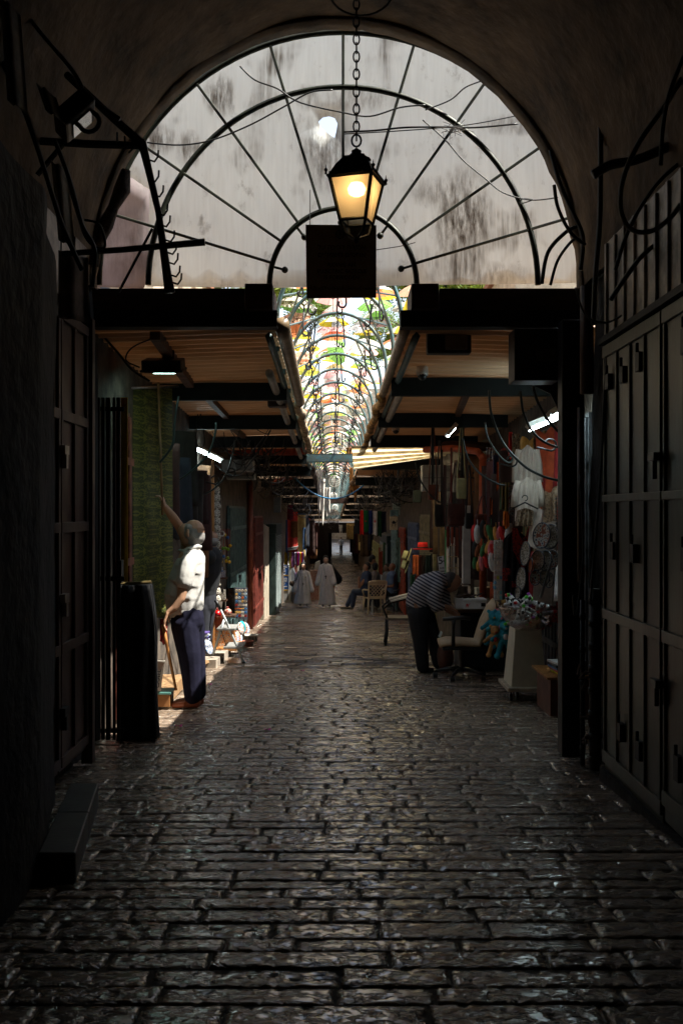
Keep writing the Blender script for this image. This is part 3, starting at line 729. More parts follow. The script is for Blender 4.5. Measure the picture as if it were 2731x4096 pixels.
door('L', 8.0, 8.5, 2.5, '8a4a3c', 'brick-red metal door beside the yellow strip', ribs=3, out=.03, leaves=1)
door('R', 26.4, 28.5, 2.3, 'a8492c', 'orange-red panelled door right of the seated men', ribs=3, out=.10)
door('R', 28.8, 31.2, 2.35, '7a9c9a', 'pale blue-green peeling door behind the seated men', ribs=4, out=.16)
door('R', 38.5, 45, 2.2, '9a9a55', 'yellow-green metal door behind the standing man', ribs=6, out=.2)
door('R', 22.9, 25.8, 2.3, '55688a', 'slate blue metal door behind the straw hat', ribs=7, out=.05)
door('R', 19.2, 22.4, 2.3, '8b8460', 'tan metal shutter door behind the hanging bags', ribs=8, out=.04)
door('R', 8.6, 10.7, 2.6, '4c4e52', 'grey-blue metal door at the right behind the white shirts', ribs=7, out=-.2)
# round posts, pilasters, cabinets
q = MB(); D = 20.4; q.cyl((XL(D) + .07, D, g(D)), (XL(D) + .07, D, zr(D)), .06, n=12); tag(q.build('downpipe', cm('7c3a22', .6), smooth=True), 'round red-brown downpipe on the left wall before the red door', 'pipe')
wallblock(XL, 24.0, 26.0, .10, 'stone_pilaster', 'pale worn stone pilaster between the red door and the dark cabinet', lime, hfun=lambda D: g(D) + 2.3, n=2, deep=.3)
def cabinet(x0, x1, D0, D1, h, col, label, ribface=None):
    Dm = (D0 + D1) / 2; t = thing('metal_cabinet', ((x0 + x1) / 2, Dm, g(D0)), label, 'cabinet'); m = cm(col, .5, .2, var=.3)
    q = MB(); q.bbox((x0, D0, g(D0)), (x1, D1, g(D0) + h)); q.build('body', m, t, bevel=.01)
    q = MB(); q.bbox((x0 - .02, D0 - .02, g(D0) + h + .001), (x1 + .02, D1, g(D0) + h + .25)); q.build('shutter_box', m, t, bevel=.01)
    q = MB(); n = 46; xs = x1 if ribface == 'R' else x0; s = 1 if ribface == 'R' else -1
    for i in range(n): z = g(D0) + .05 + (h - .1) * i / n; q.bbox((xs + s * .001, D0 + .1, z), (xs + s * .018, D1 - .05, z + (h - .1) / n * .55))
    q.build('roller_shutter', cm('9aa6a4', .4, .3), t)
cabinet(XL(27.4) - .1, XL(27.4) + .26, 26.4, 28.8, 2.15, '2c3f3c', 'dark green cabinet with a ribbed roller shutter, left of the blue door', 'R')
cabinet(XR(35) - .24, XR(35) + .1, 31.6, 37.5, 2.0, '22383c', 'dark teal cabinet behind the man with the moustache', 'L')
# light grey side panel + orange post on the left stall
q = MB(); a = P(833, 2300, 14.6); q.bbox((a.x - .02, 14.6, g(14.6)), (a.x + .05, 14.75, 1.2)); tag(q.build('grey_board', cm('777672', .6)), 'narrow light grey panel behind the man in black', 'panel')
q = MB(); a = P(851, 0, 13.9); q.bbox((a.x - .018, 13.9, g(13.9)), (a.x + .018, 13.96, 2.05)); tag(q.build('wooden_post', orange_wood), 'thin orange wooden post beside the column of plates on the left', 'post')
# shop ledges
for (D0, D1, w_, h, la) in ((12.6, 14.4, .28, .1, 'stone doorstep under the man in black'),):
    wallblock(XL, D0, D1, w_, 'doorstep', la, mat('doorstep_stone', (.35, .30, .24), .7, var=.3), hfun=lambda D: g(D) + .1, n=2, deep=.5)['category'] = 'doorstep'

# boxes high on the walls (meters, air conditioners)
def wallunit(px0, py0, px1, py1, D, depth, col, label, name='air_conditioner', cat='air conditioner', grille=True):
    a = P(px0, py1, D); c = P(px1, py0, D); t = thing(name, ((a.x + c.x) / 2, D, a.z), label, cat)
    q = MB(); q.bbox((a.x, D, a.z), (c.x, D + depth, c.z)); q.build('casing', cm(col, .5, var=.3), t, bevel=.012)
    q = MB()
    if grille:
        cx = (a.x + c.x) / 2 + (c.x - a.x) * .1; cz = (a.z + c.z) / 2; r = (c.z - a.z) * .38
        for k in range(4): q.torus((cx, D - .004, cz), r * (k + 1) / 4, .004, n=18, m=4)
        q.build('fan_grille', black_plastic, t)
    else:
        q.bbox((a.x + .02, D - .004, (a.z + c.z) / 2), (c.x - .02, D - .001, (a.z + c.z) / 2 + .008)); q.build('lid_seam', black_plastic, t)
    return t
wallunit(885, 1838, 1012, 1885, 14.8, .35, '8a8a86', 'large pale air conditioner box high on the left wall behind the tubes')
wallunit(905, 1888, 1018, 1918, 15.6, .3, '85847c', 'flat pale housing under the left air conditioner', 'cable_housing', 'box', False)
wallunit(1095, 1990, 1122, 2050, 26, .3, '5c6a78', 'slanted grey-blue box high on the left over the blue door', 'meter_box', 'box', False)
wallunit(1210, 1995, 1228, 2020, 27, .2, '55555a', 'small grey box near the left gap edge', 'meter_box', 'box', False)
wallunit(1688, 1860, 1800, 1965, 15.2, .3, 'a8a6a0', 'big white box behind the hanging bags', 'white_cabinet', 'cabinet', False)
wallunit(1812, 1850, 1912, 1968, 14.6, .3, 'a9a7a2', 'white wall panel left of the orange pipe', 'white_cabinet', 'cabinet', False)
wallunit(1570, 2010, 1600, 2060, 27.5, .2, '9fb4b4', 'pale box high over the blue-green door', 'meter_box', 'box', False)
wallunit(1652, 1960, 1684, 2010, 19, .2, '24342c', 'dark green box on the right wall under the cables', 'meter_box', 'box', False)
# orange drain pipe right
opipe = cm('c4552c', .5, var=.2); D = 12.6
q = MB(); a = P(1930, 1830, D); c = P(1930, 2420, D); q.cyl(a, c, .047, n=14); q.sph(a, .055, 12)
e = P(1700, 1800, D + 1.2); q.tube([a, a + Vector((-.06, .05, .08)), (e + a) / 2 + Vector((0, 0, .07)), e], .045, 12); tag(q.build('drain_pipe', opipe, smooth=True), 'bright orange drain pipe standing behind the bags on the right', 'pipe')
q = MB(); D = 16.8; q.cyl(P(890, 1808, D), P(1180, 1808, D), .058, n=14); q.cyl(P(1180, 1808, D), P(1225, 1800, D), .064, n=12); tag(q.build('drain_pipe', cm('a8482c', .5), smooth=True), 'orange-red horizontal pipe crossing under the left canopies', 'pipe')
q = MB(); D = 15.0; q.cyl(P(1500, 1765, D), P(2000, 1790, D - .8), .065, n=12); tag(q.build('drain_pipe', cm('5a3a26', .5), smooth=True), 'thick brown horizontal pipe above the cream awning', 'pipe')
q = MB(); D = 24; q.cyl(P(1075, 1935, D), P(1228, 1890, D), .06, n=10); tag(q.build('drain_pipe', cm('8a3a26', .5), smooth=True), 'far slanting red pipe on the left near the gap', 'pipe')
# cream awning
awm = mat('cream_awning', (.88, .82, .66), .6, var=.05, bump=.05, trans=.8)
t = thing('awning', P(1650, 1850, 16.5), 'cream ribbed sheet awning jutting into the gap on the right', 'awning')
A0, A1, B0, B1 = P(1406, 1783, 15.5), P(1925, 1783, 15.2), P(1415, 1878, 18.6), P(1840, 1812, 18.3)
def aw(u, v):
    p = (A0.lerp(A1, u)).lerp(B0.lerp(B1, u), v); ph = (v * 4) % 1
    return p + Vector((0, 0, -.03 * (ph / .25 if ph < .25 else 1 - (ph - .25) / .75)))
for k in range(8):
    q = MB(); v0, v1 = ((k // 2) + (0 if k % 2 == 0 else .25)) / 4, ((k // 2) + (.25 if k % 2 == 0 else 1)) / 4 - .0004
    q.grid(lambda u, v: aw(u, v0 + (v1 - v0) * v * .999), 10, 6, thick=(0, 0, -.004)); q.build('band', awm if k % 2 else mat('awning_shadow_band', (.62, .52, .34), .7, trans=.6), t)  # tan bands put the ridges' shadow stripes into the colour
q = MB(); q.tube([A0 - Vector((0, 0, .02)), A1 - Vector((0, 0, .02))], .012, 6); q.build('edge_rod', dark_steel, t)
# blue hose, white rags
q = MB(); D = 22; pts = []
for k in range(21):
    u = k / 20; x = 1180 + (1455 - 1180) * u; y = 1912 + (1940 - 1912) * u + 4 * 68 * u * (1 - u); pts.append(P(x, y, D))
q.tube(pts, .016, 6); tag(q.build('blue_hose', cm('1b6f9c', .35), smooth=True), 'sagging blue hose slung across the lane', 'hose')
def rag(px0, px1, py0, py1, D, label, col='c9c4ba', seed=0, name='hanging_rag', cat='cloth', folds=7, amp=.03):
    a = P(px0, py0, D); c = P(px1, py1, D)
    def fn(u, v):
        n = mnoise.noise(Vector((u * 4, v * 3, seed)))
        return Vector((a.x + (c.x - a.x) * u * (1 - .25 * v) + .03 * n + (c.x - a.x) * .12 * v, D + amp * math.sin(u * folds * 2) + .02 * n, a.z + (c.z - a.z) * v * (.82 + .18 * math.sin(u * 9 + seed))))
    q = MB(); q.grid(fn, 16, 14, thick=(0, .004, 0)); return tag(q.build(name, cm(col, .9, bump=.3, bscale=80), smooth=True), label, cat)
rag(1270, 1300, 1915, 2105, 24, 'torn white rag dangling at the left edge of the far gap, the longer one', seed=1)
rag(1296, 1322, 1950, 2070, 25, 'short torn white rag beside the longer one', seed=4)
rag(1262, 1290, 1880, 1925, 24, 'bunched white cloth knotted above the long rag', seed=6)
rag(1385, 1412, 1790, 1850, 18.4, 'brown rotten cover flap pointing down by the awning', '7a5222', seed=9)
rag(1355, 1370, 2100, 2135, 60, 'small pale rag over the far lane', seed=12)
rag(1395, 1440, 1870, 2010, 27, 'big ochre cloth bundle at the right edge of the far gap', '9a6a34', seed=3)

# ------------------------------------------------------------------ lamps
lamp_white = mat('lit_lamp_panel', (.8, .9, .9), .4, emit=(.55, .92, .85), es=9, bump=0)
tube_white = mat('lit_tube', (.9, .95, 1), .4, emit=(.72, .95, 1), es=14, bump=0)
def flood(px0, px1, py, D, label, lit=True, tilt=.25, dep=.26, hang=.35):
    a = P(px0, py, D); c = P(px1, py, D); w_ = c.x - a.x; cx = (a.x + c.x) / 2
    t = thing('floodlight', (cx, D, a.z), label, 'lamp'); rot = Matrix.Rotation(tilt, 3, 'X')
    C_ = Vector((cx, D + dep / 2, a.z))
    q = MB(); q.box(C_ + rot @ Vector((0, 0, .05)), (w_ * .92, dep * .9, .08), rot); q.box(C_ + rot @ Vector((0, 0, .004)), (w_, dep, .02), rot)
    q.build('housing', black_iron, t, bevel=.008)
    q = MB(); q.box(C_ + rot @ Vector((0, 0, -.010)), (w_ * .8, dep * .75, .006), rot); ln_ = q.build('lens', grey_plastic, t)
    q = MB(); q.box(C_ + rot @ Vector((w_ * .05, 0, -.016)), (w_ * .5, dep * .6, .004), rot); q.build('led_panel', lamp_white if lit else grey_plastic, ln_)
    q = MB(); q.bbox((cx - .015, D + dep / 2, a.z + .09), (cx + .015, D + dep / 2 + .02, min(a.z + .09 + hang, zr(D) - .01))); q.bbox((cx + .05, D + dep / 2, a.z + .09), (cx + .08, D + dep / 2 + .02, min(a.z + .09 + hang, zr(D) - .01))); q.build('bracket', black_iron, t)
flood(558, 730, 1472, 7.9, 'lit floodlight with a wide black housing under the nearest left canopy')
flood(672, 822, 1582, 10.0, 'second lit floodlight, lower and smaller, left')
flood(1880, 1962, 1612, 12.4, 'small square lit floodlight under the right canopies', dep=.3)
def tubelamp(pa, pb, D, label, k=2, hood=True):
    A = P(*pa, D); B = P(*pb, D + .25); t = thing('tube_lamp', (A + B) / 2, label, 'lamp'); d = (B - A).normalized(); s = Vector((0, .06, -.01))
    for i in range(k):
        q = MB(); q.cyl(A + s * i + Vector((0, 0, -.03)), B + s * i + Vector((0, 0, -.03)), .012, n=8); q.build('tube', tube_white, t, smooth=True)
    q = MB(); q.tube([A - d * .03 + s * .5, B + d * .03 + s * .5], .035, 4); q.build('fitting', white_plastic, t)
tubelamp((788, 1788), (880, 1832), 12.8, 'slanting lit twin-tube lamp beyond the hanging green cloth')
tubelamp((1790, 1735), (1820, 1700), 11.5, 'tiny lit tube lamp pointing down the right side', 1)
tubelamp((2122, 1700), (2232, 1655), 8.6, 'lit twin-tube lamp over the white shirts', 2)
tubelamp((2205, 1650), (2255, 1622), 8.3, 'lit tube lamp half hidden by the black steel post', 2)
# black outdoor floodlight (unlit) right
t = thing('floodlight', P(1795, 1415, 7.5), 'big unlit black floodlight hanging under the right lintel', 'lamp'); a = P(1708, 1412, 7.5); c = P(1885, 1308, 7.5)
q = MB(); q.bbox((a.x, 7.5, a.z), (c.x, 7.62, c.z)); q.build('housing', black_iron, t, bevel=.012)
q = MB(); a = P(1778, 1400, 7.49); c = P(1868, 1340, 7.49); q.bbox((a.x, 7.478, a.z), (c.x, 7.498, c.z)); q.build('glass', mat('grey_glass', (.16, .15, .14), .2, var=.2, bump=.3), t, bevel=.01)
q = MB(); a = P(1800, 1308, 7.5); q.bbox((a.x - .1, 7.55, a.z), (a.x - .08, 7.57, zr(7.5))); q.bbox((a.x + .08, 7.55, a.z), (a.x + .1, 7.57, zr(7.5))); q.build('bracket', black_iron, t)
def dome(px, py, D, label):
    c = P(px, py, D); t = thing('security_camera', c, label, 'camera')
    q = MB(); q.lathe([(.001, .06), (.05, .055), (.055, .0), (.05, -.03)], c, 14); q.build('housing', white_plastic, t, smooth=True)
    q = MB(); q.sph(c + Vector((0, -.01, -.03)), .043, 12); q.build('lens_dome', black_plastic, t, smooth=True)
    q = MB(); q.cyl(c + Vector((0, 0, .05)), c + Vector((0, .1, .22)), .012, n=6); q.build('mount', white_plastic, t)
dome(1582, 1715, 13.6, 'white dome camera under the right canopy edge')
dome(1688, 1490, 8.9, 'white dome camera under the big unlit floodlight')
dome(1120, 1698, 14.2, 'white dome camera by the left canopy edge')
t = thing('junction_lamp', P(1115, 1600, 10.4), 'boxy brown spotlight at the left edge of the gap', 'lamp'); q = MB(); a = P(1070, 1625, 10.4); c = P(1145, 1560, 10.4); q.bbox((a.x, 10.4, a.z), (c.x, 10.6, c.z)); q.build('housing', rust, t, bevel=.01)
q = MB(); q.bbox((a.x + .1, 10.38, a.z + .03), (c.x - .01, 10.398, c.z - .03)); q.build('glass', grey_plastic, t)

# ------------------------------------------------------------------ lantern on its chain
LD = 4.7; lc = P(1442, 595, LD)
lan = thing('street_lantern', P(1440, 975, LD), 'lit black hanging lantern with warm frosted glass on a chain', 'lantern')
rotz = -.30
def LP(px, py): return P(px, py, LD)
sc_ = LD / FPX
def sq_ring(r, z):   # square section, turned by rotz
    return [Vector((LX + r * math.cos(rotz + PI / 4 + k * PI / 2), LD + r * math.sin(rotz + PI / 4 + k * PI / 2), z)) for k in range(4)]
LX = P(1425, 0, LD).x
Z = lambda py: P(0, py, LD).z
q = MB()
rings = [(130 * 1.0, 722), (118, 712), (88, 668), (62, 640), (58, 632)]
pts = []
for r, y_ in rings: pts += sq_ring(r * sc_ * 1.05, Z(y_))
for i in range(len(rings) - 1):
    for k in range(4): q.f.append((i * 4 + k, i * 4 + (k + 1) % 4, (i + 1) * 4 + (k + 1) % 4, (i + 1) * 4 + k)); q.m.append(0)
q.v += pts; q.f.append((0, 1, 2, 3)); q.m.append(0)
q.lathe([(.07, Z(640)), (.035, Z(622)), (.022, Z(612)), (.024, Z(604)), (.012, Z(598)), (.001, Z(590))], (LX, LD, 0), 12)
for k in range(4):
    c = sq_ring(130 * sc_ * 1.05, Z(718))[k]; q.cyl(c, c + Vector((0, 0, .045)), .006, .001, n=6); q.sph(c + Vector((0, 0, .02)), .009, 6)
    n_ = sq_ring(130 * sc_ * 1.05, Z(722))[(k + 1) % 4]
    for j in range(1, 12):
        p = c.lerp(n_, j / 12); q.cyl(p + Vector((0, 0, 0)), p + Vector((0, 0, .012)), .004, n=4)
q.build('roof', black_iron, lan)
fr = MB(); up = sq_ring(108 * sc_ * 1.12, Z(722)); dn = sq_ring(66 * sc_ * 1.12, Z(888))
for k in range(4):
    fr.tube([up[k], dn[k]], .0085, 4); fr.tube([up[k], up[(k + 1) % 4]], .009, 4); fr.tube([dn[k], dn[(k + 1) % 4]], .008, 4)
for k in range(4):
    p = dn[k]; c = Vector((LX, LD, Z(950))); o_ = (p - Vector((LX, LD, p.z)))
    fr.tube([p, Vector((LX, LD, Z(905))) + o_ * .9, Vector((LX, LD, Z(935))) + o_ * .75, Vector((LX, LD, Z(952))) + o_ * .2], .0075, 5)
fr.lathe([(.004, Z(975)), (.012, Z(965)), (.009, Z(955)), (.018, Z(950))], (LX, LD, 0), 10)
fr.build('frame', black_iron, lan)
frost = bpy.data.materials.new('frosted_glass'); frost.use_nodes = True; N = frost.node_tree.nodes; L = frost.node_tree.links
tr = N.new('ShaderNodeBsdfTranslucent'); tr.inputs['Color'].default_value = (.85, .70, .48, 1); gl = N.new('ShaderNodeBsdfRefraction'); gl.inputs['Roughness'].default_value = .55; gl.inputs['IOR'].default_value = 1.05; gl.inputs['Color'].default_value = (.95, .85, .62, 1)
ms = N.new('ShaderNodeMixShader'); ms.inputs['Fac'].default_value = .42; L.new(tr.outputs[0], ms.inputs[1]); L.new(gl.outputs[0], ms.inputs[2]); L.new(ms.outputs[0], N['Material Output'].inputs['Surface'])
for k in range(4):
    q = MB(); f = .96; cu = Vector((LX, LD, up[0].z)); cd = Vector((LX, LD, dn[0].z)); j = (k + 1) % 4
    q.add([cu + (up[k] - cu) * f, cu + (up[j] - cu) * f, cd + (dn[j] - cd) * f, cd + (dn[k] - cd) * f], [(0, 1, 2, 3)]); q.build('glass_pane', frost, lan)
q = MB(); q.lathe([(.001, 0), (.03, -.008), (.042, -.03), (.036, -.055), (.015, -.066), (.001, -.068)], (LX + .0, LD, Z(728)), 14)
bulb = mat('lantern_bulb', (1, .8, .5), .4, emit=(1, .66, .30), es=6.5, bump=0); q.build('bulb', bulb, lan, smooth=True)
q = MB(); q.cyl((LX, LD, Z(728)), (LX, LD, Z(708)), .018, n=10); q.build('bulb_socket', black_iron, lan)
# chain
q = MB(); z = Z(588); k = 0; zt = 4.46; x0 = LX
q.torus((LX, LD, z + .03), .022, .005, ax=(0, 1, 0), n=12, m=5, sc=1.3); z += .055
while z < zt:
    dx = P(1442, 0, LD).x - LX; ax_ = (0, 1, 0) if k % 2 else (1, 0, 0)
    a = [2 * PI * i / 12 for i in range(12)]
    if k % 2: pts = [Vector((LX + .014 * math.cos(t_), LD, z + .026 * math.sin(t_))) for t_ in a]
    else: pts = [Vector((LX, LD + .014 * math.cos(t_), z + .026 * math.sin(t_))) for t_ in a]
    q.tube(pts, .0042, 5, closed=True); z += .041; k += 1
tag(q.build('lantern_chain', black_iron, smooth=True), 'long black iron chain carrying the lantern from the vault', 'chain')
q = MB(); q.torus(P(1445, -35, LD), .15, .006, ax=(0, .3, 1), n=24, m=5); tag(q.build('ceiling_cable_loop', cable_m), 'loop of black cable around the top of the lantern chain', 'cable')

# ------------------------------------------------------------------ prohibition sign
SD = 6.55; a = P(1222, 898, SD); b_ = P(1505, 900, SD); c = P(1505, 1190, SD)
sg = thing('notice_board', P(1364, 1192, SD), 'dark square notice board with Hebrew, English and Arabic lettering hanging behind the lantern', 'sign')
bl = P(1226, 1193, SD); q = MB(); q.prism([a, b_, c, bl], (0, .012, 0)); sgb = q.build('board', mat('dark_sign_paint', (.36, .30, .23), .5, var=.2), sg, bevel=.002)
ink = mat('black_ink', (.004, .004, .004), .5, bump=0, var=0)
AR = {'ا': (0xfe8d, 0xfe8e, 0, 0), 'إ': (0xfe87, 0xfe88, 0, 0), 'د': (0xfea9, 0xfeaa, 0, 0), 'ر': (0xfead, 0xfeae, 0, 0), 'و': (0xfeed, 0xfeee, 0, 0), 'ة': (0xfe93, 0xfe94, 0, 0), 'م': (0xfee1,), 'ن': (0xfee5,), 'ع': (0xfec9,), 'س': (0xfeb1,), 'ت': (0xfe95,), 'ل': (0xfedd,), 'ج': (0xfe9d,), 'ك': (0xfed9,), 'ه': (0xfee9,), 'ب': (0xfe8f,), 'ي': (0xfef1,), 'ئ': (0xfe89,)}
def arabic(s):
    out = []
    for w_ in s.split(' '):
        o = []
        for i, ch_ in enumerate(w_):
            t_ = AR[ch_]; joins = len(t_) == 1
            pj = i > 0 and len(AR[w_[i - 1]]) == 1; nj = joins and i < len(w_) - 1
            if joins: code = t_[0] + (3 if pj and nj else 1 if pj else 2 if nj else 0)
            else: code = t_[1] if pj else t_[0]
            o.append(chr(code))
        out.append(''.join(o)[::-1])
    return ' '.join(out[::-1])
lines = [('אסורה רכיבה על'[::-1], 1052 - 62 + 0, .045), ('אופניים חשמליים'[::-1], 1020, .045), ('RIDING AN', 1060, .036), ('ELLECTRIC BICYCLE', 1086, .036), ('IS FORBIDDEN', 1111, .036), (arabic('ممنوع إستعمال الدراجات الكهربائية'), 1152, .030)]
for s, py, sz in lines:
    text_mesh(s, sz, ink, 'lettering', sgb, P(1366, py, SD) + Vector((0, -.003, 0)), (1, 0, 0), (0, 0, 1), .0015, bold=.0006)
q = MB(); c = P(1360, 938, SD) + Vector((0, -.004, 0)); q.torus(c, .027, .003, n=20, m=4)
for k in range(6): q.cyl(c, c + Vector((math.cos(k * PI / 3), 0, math.sin(k * PI / 3))) * .02, .002, n=4)
q.build('round_emblem', ink, sgb)
for px in (1240, 1490):
    q = MB(); q.cyl(P(px, 900, SD + .006), P(px, 760 if px < 1300 else 820, GD - .03), .003, n=4); q.build('hanging_wire', black_iron, sg)

# ------------------------------------------------------------------ green metal doors, right wall of the passage
gm = mat('dark_green_door_paint', (.055, .075, .045), .38, .25, var=.5, scale=2.5, bump=.25, bscale=7, bd=.02, stretch=(1, 1, .4), col2=(.095, .075, .06))
GXX = 1.545
def bars(b, y0, y1, z0, z1, x, d): b.bbox((x - d, y0, z0), (x, y1, z1))
gd = thing('green_metal_door', (1.6, 4.4, -.2), 'tall dark green metal door leaves with bolts along the right wall', 'door')
leafs = ((4.86, 5.94), (3.72, 4.84), (2.7, 3.70), (1.7, 2.68)); zb = lambda y: g(y) + .06
for (a, c) in leafs:
    q = MB(); zt = 2.25; q.bbox((GXX + .016, a, zb(c) - .02), (GXX + .05, c, zt))
    for z0_, z1_ in ((zt - .07, zt), (1.33, 1.37), (.64, .70), (zb(a), zb(a) + .07)): q.bbox((GXX, a, z0_), (GXX + .0155, c, z1_))
    n = 4
    for k in range(n + 1):
        y = a + .022 + (c - a - .044) * k / n; q.bbox((GXX + .003, y - .011, zb(a) + .071), (GXX + .015, y + .011, .638)); q.bbox((GXX + .003, y - .011, .702), (GXX + .015, y + .011, 1.328)); q.bbox((GXX + .003, y - .011, 1.372), (GXX + .015, y + .011, zt - .071))
    q.build('leaf', gm, gd, bevel=.004)
rb = random.Random(4)
for (py, zz, hh) in ((5.8, 1.98, .09), (5.5, 1.98, .09), (5.2, 2.0, .1), (4.5, 1.98, .12), (3.9, 2.0, .13), (5.7, 1.0, .1), (5.3, 1.0, .1), (4.5, 1.0, .11), (4.1, 1.02, .12), (4.25, 1.32, .12), (5.55, .0, .1), (5.2, -.02, .1), (4.6, .03, .12), (4.1, .02, .12)):
    q = MB(); q.bbox((GXX - .012, py - .035, zz), (GXX + .028, py + .035, zz + hh)); q.cyl((GXX - .01, py, zz + hh), (GXX - .01, py, zz + hh + .05), .01, n=6); q.build('bolt_plate', black_iron, gd, bevel=.003)
for (py, zz) in ((4.85, .42), (4.88, 1.52)):
    q = MB(); q.bbox((GXX - .04, py - .05, zz), (GXX - .002, py + .05, zz + .04)); q.bbox((GXX - .035, py - .02, zz - .09), (GXX - .012, py + .02, zz)); q.build('padlock', cm('4a4640', .35, .7), gd, bevel=.004)
q = MB(); q.bbox((GXX - .01, 1.7, zb(6) - .1), (1.66, 5.96, zb(5) - .03)); tag(q.build('door_sill', soot), 'low dark stone sill under the green doors', 'sill')
up_ = thing('shutter_panel', (1.6, 4.4, 2.3), 'greenish ribbed metal panel above the green doors', 'panel')
q = MB(); q.bbox((GXX + .02, 3.0, 2.30), (GXX + .05, 5.95, 2.86))
for k in range(16): y = 3.1 + k * .185; q.bbox((GXX + .005, y, 2.31), (GXX + .02, y + .03, 2.85))
q.build('sheet', mat('pale_green_panel', (.45, .40, .34), .45, .1, var=.5, scale=3), up_)
q = MB(); q.bbox((GXX - .02, 2.9, 2.262), (GXX + .05, 5.97, 2.298)); q.build('rail', dark_steel, up_)
# steel post and box at the passage mouth, right
q = MB(); a = P(2240, 1520, 6.75); q.bbox((a.x, 6.7, g(6.7)), (a.x + .15, 6.84, 2.56)); tag(q.build('steel_post', black_iron, bevel=.006), 'thick black steel post at the right of the passage mouth', 'post')
t = thing('switch_box', P(2147, 1520, 6.9), 'large black metal box with a pale label under the right lintel', 'box'); a = P(2056, 1522, 6.9); c = P(2238, 1312, 6.9)
q = MB(); q.bbox((a.x, 6.9, a.z), (c.x - .003, 7.15, c.z)); q.build('casing', black_iron, t, bevel=.006)
a = P(2142, 1444, 6.9); c = P(2220, 1396, 6.9); q = MB(); q.bbox((a.x, 6.893, a.z), (c.x, 6.899, c.z)); q.build('label_plate', mat('dull_label', (.10, .085, .07), .6), t)
q = MB(); a = P(2040, 1540, 7.0); pts = [P(2052, 1524, 7.3), P(2238, 1522, 7.3), P(2238, 1650, 7.3), P(2200, 1575, 7.3), P(2120, 1535, 7.3)]; q.prism(pts, (0, .02, 0)); tag(q.build('gusset_plate', cm('3a3733', .6)), 'grey curved metal plate below the black box', 'plate')
# pipes right of post
def vpipe(px, y0, y1, D, r, m, label, n=12, rings=0):
    q = MB(); a = P(px, y0, D); c = P(px, y1, D); c.z = max(c.z, g(D)); q.cyl(a, c, r, n=n)
    for k in range(rings): z = c.z + (a.z - c.z) * (k + .5) / rings; q.cyl((a.x, D, z - .02), (a.x, D, z + .02), r * 1.18, n=n)
    return tag(q.build('wall_pipe', m, smooth=True), label, 'pipe')
brownp = mat('brown_pipe', (.07, .03, .018), .5, var=.4)
vpipe(2345, 1145, 1575, 6.5, .045, brownp, 'thick brown vertical pipe high right of the arch')
vpipe(2322, 1630, 2330, 6.45, .024, brownp, 'thin brown vertical pipe beside the black steel post')
vpipe(2378, 2355, 3080, 6.2, .036, mat('dark_grey_pipe', (.045, .04, .036), .5, .3, var=.4), 'dark jointed grey pipe standing on the floor left of the green door', rings=8)
vpipe(2328, 2400, 3060, 6.4, .016, black_iron, 'thin black pipe with taps beside the jointed pipe', rings=5)
rb = random.Random(8)
for i, (px, py, s_) in enumerate(((2338, 2690, .05), (2350, 2880, .045), (2345, 2960, .05), (2345, 2740, .04))):
    q = MB(); c = P(px, py, 6.2); pts = [c + Vector((rb.uniform(-1, 1), rb.uniform(-.5, .5), rb.uniform(-1, 1))) * s_ for _ in range(9)]; q.tube(pts, .008, 5)
    tag(q.build('knotted_rag', mat('dirty_rope', (.16, .10, .075), .9, var=.5)), f'knotted dirty rag on the pipes right of the post, {ordinal(i)} from the top' if i < 3 else 'knotted dirty rag hanging low between the two pipes', 'rag')

# ------------------------------------------------------------------ left wall of the passage: brown doors, step
bm_ = mat('brown_door_paint', (.075, .038, .026), .45, .1, var=.4, scale=3, bump=.2, stretch=(1, 1, .4))
bd_ = thing('brown_metal_door', (-1.6, 5.8, -.3), 'tall brown panelled metal door on the left wall of the passage', 'door')
BX = -1.60
for (a, c) in ((5.12, 5.72), (5.74, 6.35)):
    q = MB(); q.bbox((BX - .05, a, g(6) + .1), (BX - .02, c, 2.45))
    for z0_ in (-.2, .45, 1.15, 1.8, 2.38): q.bbox((BX - .019, a, z0_), (BX, c, z0_ + .06))
    for k in range(3): y = a + .02 + (c - a - .04) * k / 2; q.bbox((BX - .018, y - .02, -.139), (BX - .002, y + .02, 2.379))
    q.build('leaf', bm_, bd_, bevel=.003)
q = MB(); q.bbox((BX - .05, 5.05, g(6)), (BX + .02, 5.115, 2.5)); q.bbox((BX - .05, 6.355, g(6)), (BX + .02, 6.42, 2.5)); q.build('frame', bm_, bd_)
for z_ in (.75, .1, 1.6):
    q = MB(); q.bbox((BX, 5.69, z_), (BX + .03, 5.78, z_ + .05)); q.bbox((BX + .002, 5.72, z_ - .08), (BX + .03, 5.76, z_)); q.build('padlock', chrome if z_ > .7 else black_iron, bd_)
for k in range(4):
    q = MB(); y = 5.2 + k * .3; q.bbox((BX - .04, y, 2.52), (BX - .02, y + .27, 2.95)); tag(q.build('transom_panel', mat('pinkish_brown_panel', (.20, .13, .105), .4, .1, var=.4)), f'pinkish brown transom panel over the brown door, {ordinal(k)} from the camera', 'panel')
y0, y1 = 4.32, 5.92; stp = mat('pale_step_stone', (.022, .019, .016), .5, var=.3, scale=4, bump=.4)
q = MB()
E0, E1, E2, E3 = Vector((-1.44, 5.32, 0)), Vector((-1.29, 5.32, 0)), Vector((-1.07, 4.03, 0)), Vector((-1.22, 4.03, 0))
for (u0, u1) in ((0, .48), (.485, 1)):
    pl = [E0.lerp(E3, u0), E1.lerp(E2, u0), E1.lerp(E2, u1), E0.lerp(E3, u1)]
    q.prism([p + Vector((0, 0, g(p.y) - .1)) for p in pl], (0, 0, .22))
tag(q.build('stone_step', stp, bevel=.008), 'low pale stone step in front of the brown door', 'step')

